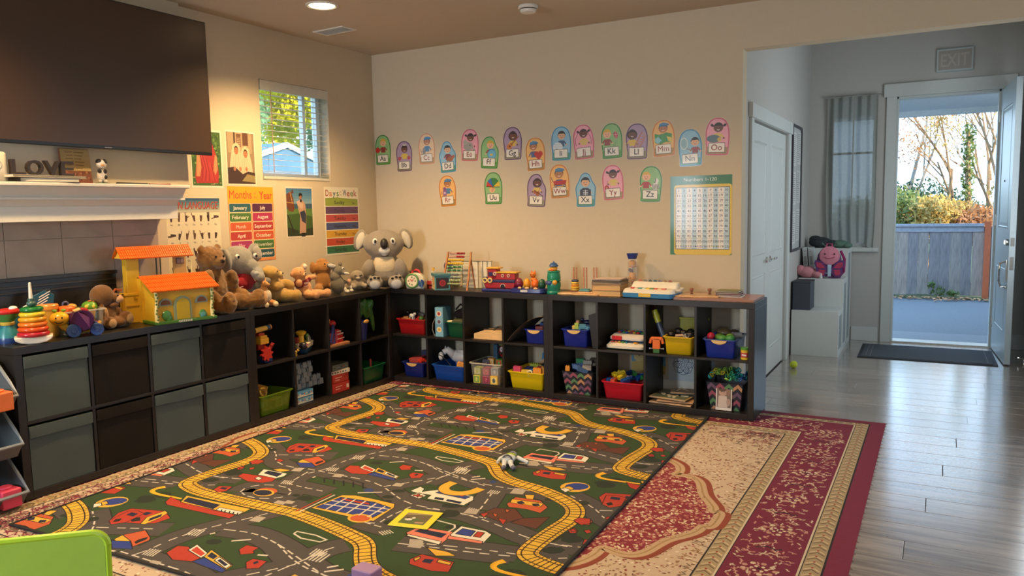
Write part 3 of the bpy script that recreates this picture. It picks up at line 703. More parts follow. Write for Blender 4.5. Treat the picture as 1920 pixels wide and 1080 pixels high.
for i in range(900):
    x, y = fx0+.02+abs(random.gauss(0, .16)), random.uniform(fy0+.03, fy1-.03); t = random.uniform(0, 6); s = random.uniform(.02, .045)
    if x < .55: PR.line([(x, y), (x+s*math.cos(t), y+s*math.sin(t)), (x+s*math.cos(t+.9), y+s*math.sin(t+1))], .007, random.choice((cM2, cM2, cM, cK, cBd, cBd, cR)), 13)
# scalloped medallion
med = [(2.50, -.90), (2.644, -.97), (2.714, -1.036), (2.742, -1.13), (2.722, -1.18), (2.775, -1.17), (2.825, -1.175), (2.873, -1.226), (2.905, -1.312), (2.935, -1.40), (2.985, -1.475), (3.02, -1.531), (3.03, -1.584), (3.065, -1.58), (3.07, -1.674), (3.065, -1.76), (3.03, -1.765), (3.025, -1.83), (2.99, -1.895), (2.94, -1.958), (2.915, -2.041), (2.895, -2.125), (2.855, -2.174), (2.80, -2.18), (2.715, -2.15), (2.722, -2.22), (2.698, -2.31), (2.64, -2.385), (2.50, -2.44)]
ml = [(fx0+fx1-x, y) for x, y in med][::-1]
full = med+ml
PR.poly([(x, y) for x, y in full], '802430', 14)
ctr = Vector(((fx0+fx1)/2, -1.66))
def chaikin(P):
    for _ in range(2): P = [P[0]]+[q for a, b in zip(P, P[1:]) for q in ((a[0]*.75+b[0]*.25, a[1]*.75+b[1]*.25), (a[0]*.25+b[0]*.75, a[1]*.25+b[1]*.75))]+[P[-1]]
    return P
for P in (med, ml):
    Q = chaikin(P); PR.line(Q, .050, 'bc9c78', 16); PR.line(Q, .008, 'a08050', 17)
    off = []
    for x, y in P:
        d = Vector((x, y))-ctr; d.normalize(); off.append((x+d.x*.036, y+d.y*.036))
    PR.line(chaikin(off), .034, '8a4028', 15)
for i in range(15000):
    x, y = random.uniform(.0, 3.05), random.uniform(-2.4, -.95)
    if .5 < x < 2.45: continue
    hw = None
    # inside test
    c = False; j = len(full)-1
    for k in range(len(full)):
        xi, yi = full[k]; xj, yj = full[j]
        if (yi > y) != (yj > y) and x < (xj-xi)*(y-yi)/(yj-yi)+xi: c = not c
        j = k
    if not c: continue
    PR.circ(x, y, random.uniform(.007, .014), random.choice(('d0b088', 'b87868', 'a85850', 'd8c8a4', 'b07060')), 15, ry=random.uniform(.004, .007), n=6, rot=random.uniform(0, 180))
    if i % 3 == 0: PR.circ(x, y, .003, '501418', 16, n=4)
rg = thing('oriental_rug', 'large maroon and cream oriental rug under the play rug', 'rug', (0, 0, 0))
MB().box(X0, X1, Y0, Y1, FZ, -.0048).ob('backing', mat(cM2, rough=.95, bump=.5), rg, None)
link('pile', PR.mesh('pile', RUGM, False, -.0046, .00001), rg); print('RUG LEVELS', PR.top)
random.seed(9)
fr = MB()
for k in range(60): fr.tube([(X1, Y1-.01-.067*k, -.004), (X1+.006+random.random()*.004, Y1-.01-.067*k+random.uniform(-.01, .01), -.005)], .0012, 3)
e = fr.ob('edge_threads', mat(cM, rough=.9), rg, None); e['kind'] = 'stuff'

# play rug printed with a town map
RUGDATA = """track 1085 147 1282 182 1490 235 1601 273 1687 391 1752 452 1846 495 2012 528 2172 609 2256 679 2292 787 2262 970 2248 1150 2263 1215 2351 1251 2450 1270 2600 1275 2800 1275 3055 1272
road 200 543 365 639 461 755 590 792 706 779
road 393 656 541 598 706 536
road 771 828 819 742 810 597 866 429 949 286 1061 29
road 937 426 1100 396 1279 440 1467 512 1642 578 1742 602
road 721 773 984 781 1141 783 1263 821 1428 922 1542 963 1663 957 1825 959 1938 953
road 1263 821 1328 745 1455 579 1479 531
road 649 57 624 -11 691 -77 806 -95 890 -53 910 14 844 76 735 95 649 57
road 774 986 847 1000 1063 1003
road 754 810 780 972
road 225 1076 337 1076 518 1043
road 1474 1223 1528 1207 1518 1129 1532 1056 1547 970
road 1439 96 1530 108 1609 115
road 1269 439 1491 556 1741 584 1904 578 1998 561 2132 603
road -347 971 -168 947 24 991 101 1018 219 1064 339 1075 455 1067
road 1856 876 1832 766 1795 628
road 1432 684 1456 586 1480 485 1488 388 1537 318
road -131 170 -17 144 120 117 264 95
road 358 94 458 39
road 1726 217 1854 191 2068 157 2216 121
zebra 826 756 809 701 873 691 890 748
zebra 826 539 809 478 875 468 893 531
zebra 747 1011 730 961 791 950 809 1001
box 966 309 957 252 1012 249 1023 301
box 916 126 906 65 964 62 976 119
box 923 816 914 770 965 765 975 807
box 1295 795 1290 751 1337 746 1344 787
box 956 83 949 45 995 39 1004 74
box 658 836 645 788 699 783 712 826
zebra 1783 686 1779 635 1839 634 1841 675
zebra 1803 923 1800 878 1856 876 1858 912
zebra 1471 502 1462 411 1545 423 1552 495
zebra 1454 460 1446 401 1513 402 1519 449
box 1882 604 1877 563 1925 552 1935 590
box 1808 948 1800 891 1858 881 1870 936
box 1781 230 1774 182 1828 170 1839 217
box 1887 637 1880 573 1941 563 1952 625
zebra 1577 159 1618 181 1650 135 1613 117
box 1746 160 1806 142 1831 192 1776 209
red 420 316 383 256 482 275 717 288 859 281 865 328 457 336
yellow 441 209 868 202 875 285 488 284
navy 469 222 695 226 708 281 490 271
white 718 252 865 243 870 281 729 283
black 747 268 749 262 771 287 763 288
black 769 267 772 261 793 286 785 288
black 797 266 800 260 820 285 813 286
black 821 265 824 259 845 284 837 285
black 847 264 850 258 870 283 862 284
red 368 566 330 503 339 439 517 393 613 441 598 514 549 541 447 573
yellow 542 545 501 481 513 390 547 402 567 462 566 540
navy 550 514 525 481 533 421 557 449
navy 369 508 380 475 421 472 408 509
navy 437 465 448 436 481 433 479 469
black 379 560 406 526 451 550 423 574
black 438 522 474 494 511 522 483 546
blue 583 718 669 688 747 737 660 769
orange 669 688 579 660 627 582 720 629 735 647 727 722
black 691 687 685 661 699 624 716 646 714 696
yellow 585 707 579 660 669 688 606 714
red 907 700 893 632 942 618 1079 673 1072 711 986 734
white 969 643 959 587 1074 630 1079 673
pinkred 983 640 975 603 1062 636 1066 661
blue 1072 711 1092 666 1247 671 1261 728 1176 722
yellow 1080 660 1056 598 1249 662 1255 704
navy 1089 650 1076 615 1129 631 1135 659
white 1146 664 1140 632 1243 665 1246 697
navy 1159 661 1158 644 1226 668 1227 684
yellow 1122 1197 1148 1004 1211 979 1325 980 1454 989 1478 1026 1488 1199 1415 1201 1345 1204
blue 1135 1181 1160 1028 1348 1011 1468 1037 1461 1174 1335 1176
whiteline 1143 1132 1468 1095
whiteline 1149 1082 1472 1055
whiteline 1198 1181 1194 1026
whiteline 1261 1182 1246 1023
whiteline 1319 1178 1304 1017
whiteline 1384 1173 1370 1022
whiteline 1435 1173 1431 1034
red 1167 1038 1332 1029 1355 1049 1192 1056
whiteline 1105 133 1113 -108
redline 1084 135 1091 -112
yellow 1464 48 1473 68 1469 89 1454 106 1431 117 1404 119 1379 112 1359 97 1350 77 1353 55 1368 37 1392 27 1419 25 1445 32
orange 1454 53 1460 68 1456 83 1444 97 1425 105 1404 107 1384 103 1370 92 1363 77 1367 61 1379 47 1398 38 1419 37 1439 42
white 1423 816 1435 743 1470 761 1483 800 1558 727 1749 749 1770 790 1762 867 1555 868 1548 820 1474 826
blue 1551 784 1562 741 1736 760 1727 795
pinkred 1560 758 1572 736 1703 753 1697 773
navy 1581 831 1631 829 1640 856 1590 858
navy 1649 831 1734 833 1737 859 1656 855
white 1456 866 1477 818 1533 836 1519 885
red 1481 855 1481 829 1490 829 1508 875
red 1469 850 1516 843 1522 858 1474 865
archline 1555 621 1544 682 1561 730 1609 756 1671 745 1712 702 1727 640
pink 1696 113 1710 27 1767 30 2039 9 2047 55 1892 76 1895 147 1723 145
navy 1716 87 1733 52 1863 48 1863 95
white 1714 139 1712 123 1885 125 1890 155
white 1879 48 1876 -47 2001 -48 2042 -25 2051 63 1891 63
blue 1895 34 1895 -28 1960 -29 1968 28
red 1 1097 35 1096 41 1147 8 1149
pink 1880 61 2040 49 2049 71 1888 91
whiteline 1716 1107 1725 1067 1843 1079 1860 1106 1856 1156
orange -32 766 -35 668 22 667 96 663 163 724 160 799 81 785 -7 795
yellow -8 625 39 608 58 663 22 667
yellow -38 700 126 688 129 733 -26 744
navy -2 723 15 700 46 725 23 745
navy 73 713 103 699 124 723 94 737
red 1857 320 1875 260 2032 265 2058 347 1987 368 1879 355
yellow 1857 199 1961 196 2009 215 1933 249
navy 1910 290 1947 280 1953 316 1914 319
yellow -6 272 56 274 60 295 -1 294
yellow 1869 309 1880 280 1891 293 1886 325
brown 112 885 218 824 220 967 84 952
brown -87 932 -61 835 34 802 116 883 60 974 -31 940
red 1882 921 1914 895 1920 955
red 10 932 56 933 67 988
orange -9 827 18 826 18 861
orange 1929 888 1961 896 1964 928
red 376 583 355 468 393 446 454 456 466 565 425 608
navy 387 504 383 471 427 468 435 502
black 389 560 408 539 427 566 408 587
red 345 831 348 786 385 762 412 789 412 831 372 846
white 360 817 369 796 390 795 388 822
red 346 914 363 886 388 905 392 933 368 945
red 412 894 430 875 450 896 435 919
red 1159 548 1155 502 1222 498 1225 531 1246 548 1202 581
red 1277 623 1277 585 1348 578 1364 638 1322 664
navy 1304 611 1309 591 1325 601 1322 623
red 497 93 485 45 554 21 576 79 551 113
navy 516 73 513 51 546 43 556 70
red 329 814 340 775 391 764 410 811 380 847
red 445 733 455 709 496 716 497 752
red 353 913 363 895 386 911 376 929
red 457 1021 447 975 547 967 667 950 687 1002 654 1041 566 1058
white 539 959 500 878 671 878 687 916 669 962
navy 550 928 541 886 649 888 659 942
white 567 1008 563 978 604 992 606 1020
yellow 551 863 579 832 652 830 618 877
orange 812 1096 822 1113 820 1130 808 1145 788 1155 763 1157 738 1151 719 1139 708 1122 709 1104 722 1089 743 1079 768 1077 793 1083
yellow 816 -4 827 14 825 33 813 49 791 59 765 61 738 55 717 41 706 23 707 4 719 -12 742 -23 769 -24 795 -18
navy 806 1 814 15 812 30 801 44 782 52 760 55 738 50 721 40 712 25 714 10 725 -4 744 -13 767 -15 789 -10
yellow 244 396 248 426 238 457 216 481 186 495 154 495 126 482 107 458 102 427 111 396 133 371 164 357 197 357 226 371
blue 235 391 237 413 228 435 210 453 186 464 161 466 139 458 126 441 123 420 132 398 150 379 175 368 201 366 222 375
yellow 124 464 142 428 178 445 174 481 147 494
white 117 481 140 457 172 474 160 514
hook 237 170 211 212 229 248 297 260 454 250
whiteline 1255 329 1253 306 1355 301 1429 318 1418 346 1317 352 1255 329
sign 1755 522 1756 539 1743 550 1725 546 1716 530 1723 514 1740 511
sign 1252 883 1256 906 1237 920 1210 916 1195 896 1202 875 1228 870
arrow 1617 551 1674 502
arrow 1604 519 1633 485
arrow 840 871 842 851
arrow 1065 501 1130 453
arrow 1198 946 1304 888
arrow 923 490 934 470
arrow 1268 551 1312 539
blackline 951 906 901 849
blackline 1011 902 961 843
blackline 1070 898 1020 838
blackline 1129 894 1079 833
blackline 1187 890 1137 828
blackline 901 849 994 806 1147 828
bush 356 317 348 355 310 380 270 375 257 343 283 307 327 296
bush 354 1006 344 1057 295 1090 244 1081 228 1037 261 989 317 975
bush 407 949 399 984 363 1007 327 1002 317 972 341 939 382 928
bush 321 591 313 621 277 644 240 643 229 619 254 589 295 576
bush 166 613 162 635 138 650 112 649 103 631 119 610 147 602
bush 1758 873 1753 902 1718 924 1678 925 1663 902 1686 873 1728 860
bush 416 -18 408 15 374 37 339 33 329 5 353 -26 391 -37
bush 1899 1077 1894 1103 1860 1124 1824 1125 1812 1105 1833 1079 1872 1067
bush 1801 959 1798 1001 1762 1027 1719 1018 1702 981 1723 942 1768 933
bush 1627 22 1623 57 1588 81 1546 77 1530 47 1552 13 1595 2
bush 450 975 443 1011 407 1037 367 1033 353 1002 377 967 420 956
bush 416 1104 410 1131 380 1152 347 1150 336 1127 356 1099 392 1089
bush 1050 1096 1054 1124 1025 1144 985 1142 964 1119 977 1092 1016 1081
bush 719 638 720 664 692 683 655 682 636 661 651 636 688 626
bush 1400 914 1399 934 1377 949 1349 948 1337 932 1349 912 1377 904
bush 1403 825 1401 847 1375 864 1345 863 1332 846 1347 824 1379 815
bush 1036 523 1037 548 1012 565 979 563 963 541 976 518 1008 509
bush 963 1093 966 1108 952 1119 930 1117 918 1104 924 1090 944 1085
bush 332 302 340 336 310 359 264 353 237 324 249 292 292 283
bush 368 235 376 269 345 292 300 286 273 256 285 224 328 214
bush 1424 966 1425 980 1410 990 1391 989 1382 977 1390 963 1409 958
bush 827 136 828 155 804 171 772 173 757 158 770 139 801 129"""
RW, RL, PX, PY = 2.44, 3.05, 1.97, 1.125
CC = dict(red='a83420', orange='b8542c', yellow='d4a434', navy='1c2038', blue='2a3a80', white='d8d0bc', pink='d87860', pinkred='b8402c', brown='5a3020', black='1a1614', sign='2c3c70', bush='222a1c', box='a89c8c')
GREEN, ROAD, LINE = '2c421e', '48423e', 'c8beac'
PT = Print(.00013, (0, RW, -RL, 0))
PT.rect(0, RW, -RL, 0, GREEN, 1)
for li_, ln_ in enumerate(RUGDATA.splitlines()):
    q = ln_.split(); n_ = q[0]; v = [int(k)/1000 for k in q[1:]]; P0 = list(zip(v[::2], v[1::2]))
    for i in (-2, -1, 0, 1, 2):
        for j in (-1, 0, 1, 2, 3):
            P = [(x+i*PX, -(y+j*PY)) for x, y in P0]
            if max(p[0] for p in P) < -.1 or min(p[0] for p in P) > RW+.1 or max(p[1] for p in P) < -RL-.1 or min(p[1] for p in P) > .1: continue
            # finely step the polyline
            def fine(P, st=.03):
                o = []
                for a, b in zip(P, P[1:]):
                    m_ = max(1, int(math.dist(a, b)/st)); o += [(a[0]+(b[0]-a[0])*t/m_, a[1]+(b[1]-a[1])*t/m_) for t in range(m_)]
                return o+[P[-1]]
            def smooth(P, it=2):
                for _ in range(it):
                    P = [P[0]]+[q for a, b in zip(P, P[1:]) for q in ((a[0]*.75+b[0]*.25, a[1]*.75+b[1]*.25), (a[0]*.25+b[0]*.75, a[1]*.25+b[1]*.75))]+[P[-1]]
                return P
            if n_ == 'road':
                S = smooth(P); PT.line(S, .150, '221e1a', 2); PT.line(S, .138, ROAD, 3)
                Q = fine(S, .02); acc = 0; on = True; seg = [Q[0]]
                for a, b in zip(Q, Q[1:]):
                    acc += math.dist(a, b); seg.append(b)
                    if acc > (.035 if on else .018):
                        if on: PT.line([seg[0], seg[-1]], .0075, LINE, 4)
                        on = not on; acc = 0; seg = [b]
            elif n_ == 'track':
                S = smooth(P); PT.line(S, .098, '281c10', 6); PT.line(S, .088, 'd4a834', 7)
                Q = fine(S, .018); acc = 0
                for a, b in zip(Q, Q[1:]):
                    acc += math.dist(a, b)
                    if acc > .022:
                        acc = 0; d = Vector((b[0]-a[0], b[1]-a[1])).normalized(); nn = Vector((-d.y, d.x))*.042
                        PT.poly([(b[0]-nn.x-d.x*.003, b[1]-nn.y-d.y*.003), (b[0]+nn.x-d.x*.003, b[1]+nn.y-d.y*.003), (b[0]+nn.x+d.x*.003, b[1]+nn.y+d.y*.003), (b[0]-nn.x+d.x*.003, b[1]-nn.y+d.y*.003)], '38240c', 8)
                for s_ in (-.026, .026):
                    o = []
                    for k in range(len(S)):
                        a, b = S[max(0, k-1)], S[min(len(S)-1, k+1)]; d = Vector((b[0]-a[0], b[1]-a[1])).normalized(); o.append((S[k][0]-d.y*s_, S[k][1]+d.x*s_))
                    PT.line(o, .006, '38240c', 9)
            elif n_ == 'archline': S = smooth(P); PT.line(S, .062, '1c1610', 11+li_*1e-3); PT.line(S, .054, CC['yellow'], 11.0005+li_*1e-3)
            elif n_ == 'hook':
                S = smooth(P); 
                for k, (a, b) in enumerate(zip(S, S[1:])): PT.line([a, b], .034-.022*k/len(S), 'e0a820', 10)
            elif n_ in ('whiteline', 'blackline', 'redline', 'arrow'):
                PT.line(P, .009 if n_ != 'arrow' else .012, {'w': LINE, 'b': '1a1614', 'r': 'a03020', 'a': LINE}[n_[0]], 15)
            elif n_ in ('zebra', 'box'):
                if n_ == 'box': PT.poly(P, 'a89c8c', 5)
                else:
                    a, b, c, d = P
                    for k in range(5):
                        t, u = k/5+.04, k/5+.14
                        L_ = lambda p, q, t: (p[0]+(q[0]-p[0])*t, p[1]+(q[1]-p[1])*t)
                        PT.poly([L_(a, d, t), L_(b, c, t), L_(b, c, u), L_(a, d, u)], LINE, 5)
            else:
                if n_ not in ('bush',):
                    cx = sum(p[0] for p in P)/len(P); cy = sum(p[1] for p in P)/len(P)
                PT.poly(P, CC[n_], {'bush': 5, 'sign': 6, 'box': 5}.get(n_, 11+li_*1e-3))
                if n_ in ('red', 'yellow', 'orange', 'white', 'blue', 'pink', 'brown') and len(P) < 13: PT.line(P+[P[0]], .0045, '1c1610', 11.0005+li_*1e-3)
pr_ = thing('play_rug', 'green play rug printed with roads, houses and a yellow railway', 'rug', (.16, -.10, 0), -1.5)
pr_.rotation_euler = (0, 0, R(1.5))
MB().box(0, RW, -RL, 0, .0002, .0046).ob('backing', mat('1c1a18', rough=.95), pr_, None)
link('pile', PT.mesh('pile', RUGM, False, .0047, .00001), pr_); print('PLAY LEVELS', PT.top)
bd = MB()
for x0, x1, y0, y1 in ((-.008, .006, -RL-.008, .008), (RW-.006, RW+.008, -RL-.008, .008), (.006, RW-.006, -.006, .008), (.006, RW-.006, -RL-.008, -RL+.006)): bd.box(x0, x1, y0, y1, .0002, .008)
bd.ob('binding', mat((26, 24, 24), rough=.9), pr_, None, .001)

# ================================================================ PRINTS ON THE WALLS
def poster(name, label, cat, P, w_, h_, loc, rz, m=None, outline=None, group=None, tilt=0, paper='e8e0cc', curl=0):
    t = thing(name, label, cat, loc, rz, group)
    if tilt: t.rotation_euler = (Euler((0, R(tilt), 0)).to_matrix().to_4x4() @ Matrix.Identity(4)).to_euler() if rz == 0 else t.rotation_euler
    s = MB()
    if outline: s.prism(outline, -.0015, -.0005)
    else: s.box(-w_/2, w_/2, -.0015, -.0005, -h_/2, h_/2)
    s.ob('sheet', plast(paper, rough=.5), t, None)
    link('print', P.mesh('print', m or PRINT, True, .0018), t)
    return t
def on_left(y0, y1, z0, z1): return (W, (y0+y1)/2, (z0+z1)/2), y1-y0, z1-z0

# ---- alphabet cards
THEME = {'g': ('3c7a34', '8cb878', '5f9a45', 'd8d0b8'), 'v': ('5c3a5c', 'a890a8', '8c8468', 'd8d0c0'), 'o': ('c87828', 'e8b468', 'a8823c', 'd8d0c0'), 'b': ('3c84a8', '8cb8cc', '4c9480', 'd8d0c0'), 'p': ('c4566c', 'e8a0ac', '9c8458', 'd8d0c0'), 'c': ('c88458', 'e8c498', 'b0905c', 'd8d0c0')}
SK = {'l': 'e8b48c', 'm': 'b87848', 'd': '6c4028', 'a': 'dcae84'}
def kid(P, x, y, s, skin, hair, style, shirt, L=4):
    """head and upper body of a cartoon child; s = head radius"""
    sk = SK[skin]
    P.poly([(x-s*.75, y-s*2.6), (x-s*.6, y-s*1.15), (x+s*.6, y-s*1.15), (x+s*.75, y-s*2.6)], shirt, L)
    P.line([(x-s*.6, y-s*1.3), (x-s*1.2, y-s*2.1)], s*.35, shirt, L); P.line([(x+s*.6, y-s*1.3), (x+s*1.2, y-s*2.1)], s*.35, shirt, L)
    P.circ(x-s*1.25, y-s*2.2, s*.22, sk, L+1, n=8); P.circ(x+s*1.25, y-s*2.2, s*.22, sk, L+1, n=8)
    if style == 'tails':
        for e in (-1, 1): P.circ(x+e*s*1.35, y+s*.55, s*.42, hair, L, ry=s*.28, n=9, rot=e*35)
    if style == 'long': P.circ(x, y-s*.05, s*1.25, hair, L, ry=s*1.1)
    P.circ(x, y+s*.12, s*1.05, hair, L+1); P.circ(x, y-s*.08, s*.92, sk, L+2, ry=s*.85)
    P.poly([(x+s*.98*math.cos(R(a)), y+s*.15+s*.9*math.sin(R(a))) for a in range(20, 161, 20)], hair, L+3)
    for e in (-1, 1): P.circ(x+e*s*.32, y, s*.1, '241814', L+4, n=6); P.circ(x+e*s*.9, y-s*.1, s*.16, sk, L+1, n=6)
    P.line([(x-s*.3, y-s*.38), (x, y-s*.5), (x+s*.3, y-s*.38)], s*.13, 'f0e4d8' if skin in 'dm' else 'b84a3c', L+4)
    if style == 'cap':
        P.poly([(x-s*1.0, y+s*.45), (x-s*.8, y+s*1.1), (x, y+s*1.35), (x+s*1.0, y+s*1.15), (x+s*1.45, y+s*.75), (x+s*.8, y+s*.5)], '4c84ac', L+5)
        P.line([(x-s*.9, y+s*.55), (x+s*1.3, y+s*.75)], s*.15, '2c5c84', L+6)
    if style == 'bow':
        P.poly([(x-s*.5, y+s*1.5), (x, y+s*1.1), (x+s*.5, y+s*1.5), (x+s*.4, y+s*.95), (x-s*.4, y+s*.95)], 'e8dcb0', L+5)
def prop(P, k, L=9):
    c, l, r = P.circ, P.line, P.rect
    if k == 'apple': c(-.045, -.002, .020, 'c02c24', L); l([(-.045, .016), (-.04, .026)], .004, '3c5c24', L)
    if k == 'balls': c(-.04, -.015, .014, 'b04a5c', L); c(.04, -.012, .014, 'b04a5c', L)
    if k == 'cat': c(-.022, -.02, .014, '7c7c7c', L); c(-.022, -.002, .010, '8c8c8c', L); l([(-.04, -.03), (-.05, .0)], .005, '6c6c6c', L)
    if k == 'dog': c(.02, -.018, .026, '9c5c34', L, ry=.015); c(.048, -.002, .012, '9c5c34', L); l([(-.004, -.015), (-.004, -.036)], .007, '8c4c2c', L)
    if k == 'elephant': c(-.012, -.008, .038, '9c988c', L, ry=.028); c(-.035, .018, .017, 'a8a498', L); l([(.018, -.012), (.03, -.03), (.042, -.026)], .010, '9c988c', L); c(.002, -.002, .004, '201c18', L+1)
    if k == 'fish': c(.018, -.012, .034, '4c94bc', L); c(.018, -.012, .028, '6cb0cc', L+1); c(.015, -.014, .012, 'd8b43c', L+2, ry=.007); r(-.006, .042, .018, .024, '3c7ca4', L+2)
    if k == 'guitar': c(-.025, -.022, .019, 'c8742c', L); c(-.010, -.008, .013, 'c8742c', L); l([(-.01, -.008), (.048, .045)], .007, '8c4c20', L+1); c(-.02, -.018, .006, '3c2010', L+1)
    if k == 'heart': c(.009, .0, .017, 'b82c24', L); c(.036, .0, .017, 'b82c24', L); P.poly([(-.007, -.006), (.0225, -.042), (.052, -.006), (.0225, .008)], 'b82c24', L)
    if k == 'igloo': c(-.022, -.022, .034, 'd8dcdc', L, ry=.030); l([(-.052, -.02), (.01, -.02)], .0015, '8c9ca4', L+1); l([(-.046, -.006), (.004, -.006)], .0015, '8c9ca4', L+1); c(-.03, -.04, .009, '4c5c68', L+1)
    if k == 'rope': l([(-.05, -.02), (-.052, .02), (-.03, .058), (0, .068), (.03, .058), (.052, .02), (.05, -.02)], .003, '6c2c30', L)
    if k == 'kite': P.poly([(.025, .058), (.045, .035), (.032, .005), (.010, .038)], 'b84050', L); l([(.025, .058), (.032, .005)], .002, 'e8c8c0', L+1); l([(.01, .038), (.045, .035)], .002, 'e8c8c0', L+1); l([(.032, .005), (.02, -.03), (.0, -.02)], .0015, '3c3c34', L)
    if k == 'ladder':
        l([(-.02, -.04), (.035, .058)], .005, 'b0683c', L); l([(.018, -.04), (.055, .03)], .005, 'b0683c', L)
        for q in range(6): l([(-.012+.009*q, -.028+.015*q), (.022+.006*q, -.030+.012*q)], .004, 'c07c48', L)
    if k == 'map': P.poly([(-.052, .03), (-.018, .02), (.018, .032), (.052, .022), (.05, -.030), (.018, -.022), (-.018, -.034), (-.052, -.024)], '4c9450', L); l([(-.018, .02), (-.018, -.034)], .002, '2c6c4c', L+1); l([(.018, .032), (.018, -.022)], .002, '2c6c4c', L+1); P.poly([(-.05, .0), (-.03, .01), (-.01, -.012), (-.03, -.028), (-.05, -.02)], '8cc0c8', L+1); P.poly([(.02, .01), (.05, .0), (.05, -.028), (.03, -.02)], 'd8c05c', L+1)
    if k == 'net': c(-.035, .025, .022, 'd8dcd4', L, ry=.035); c(-.035, .025, .018, '8cb0b8', L+1, ry=.030); l([(-.02, -.005), (.015, -.015)], .005, '8c6c48', L)
    if k == 'octopus': c(-.02, -.012, .040, '5c7078', L, ry=.022); c(.012, -.016, .012, 'c8a84c', L+1)
    if k == 'robot': r(-.036, -.008, -.03, .008, '8c5c8c', L); c(-.022, .016, .012, '7c4c7c', L); c(-.022, -.012, .008, 'd0b8c8', L+1); l([(-.045, -.02), (-.045, .0)], .004, '5c345c', L); l([(-.03, -.045), (-.03, -.03)], .006, '4c3040', L); l([(-.014, -.045), (-.014, -.03)], .006, '4c3040', L)
    if k == 'umbrella':
        for q, col in enumerate(('c03828', '2c64a8', '2c7434', '2c7434', 'd8b42c')):
            a0, a1 = 180-36*q, 144-36*q; P.poly([(.0, .008)]+[(.052*math.cos(R(a)), .012+.056*math.sin(R(a))) for a in (a0, (a0*2+a1)/3, (a0+2*a1)/3, a1)], col, L)
        l([(-.052, .012), (.05, .006)], .004, '1c1c1c', L+1); l([(.0, .01), (-.004, -.02)], .003, '3c3c3c', L)
    if k == 'violin': c(-.01, -.01, .012, 'a85828', L); c(.010, -.020, .015, 'a85828', L); l([(-.02, .0), (.05, -.036)], .004, '4c2814', L+1); l([(.03, .02), (.0, -.03)], .002, '3c2814', L+1)
    if k == 'wagon': P.poly([(-.045, .004), (.05, .004), (.042, -.022), (-.034, -.022)], 'b02c24', L); c(-.026, -.028, .009, '20242c', L+1); c(.034, -.028, .009, '20242c', L+1); c(-.026, -.028, .004, 'd8d0c0', L+2, n=6); c(.034, -.028, .004, 'd8d0c0', L+2, n=6); l([(-.045, .0), (-.056, .03)], .004, '30343c', L)
    if k == 'xray': r(-.036, .036, -.045, .002, '24283c', L); l([(0, -.04), (0, .0)], .005, 'd0d4d8', L+1); [l([(-.018, -.006-.01*q), (.018, -.006-.01*q)], .0035, 'd0d4d8', L+1) for q in range(4)]
    if k == 'yoyo': c(-.040, -.030, .015, 'a8342c', L); c(-.040, -.030, .006, 'd89080', L+1, n=7); l([(-.04, -.018), (-.032, .012)], .0025, '6c2c30', L)
    if k == 'zebra': 
        P.circ(.030, -.014, .024, 'e0dcd0', L, ry=.020); c(.036, .018, .012, 'e0dcd0', L, ry=.016); [l([(.012+.009*q, -.002), (.016+.009*q, -.03)], .004, '20201c', L+1) for q in range(5)]; l([(.03, .034), (.026, .005)], .004, '20201c', L+1); l([(.022, -.03), (.022, -.048)], .006, 'e0dcd0', L); l([(.042, -.03), (.042, -.048)], .006, 'e0dcd0', L)
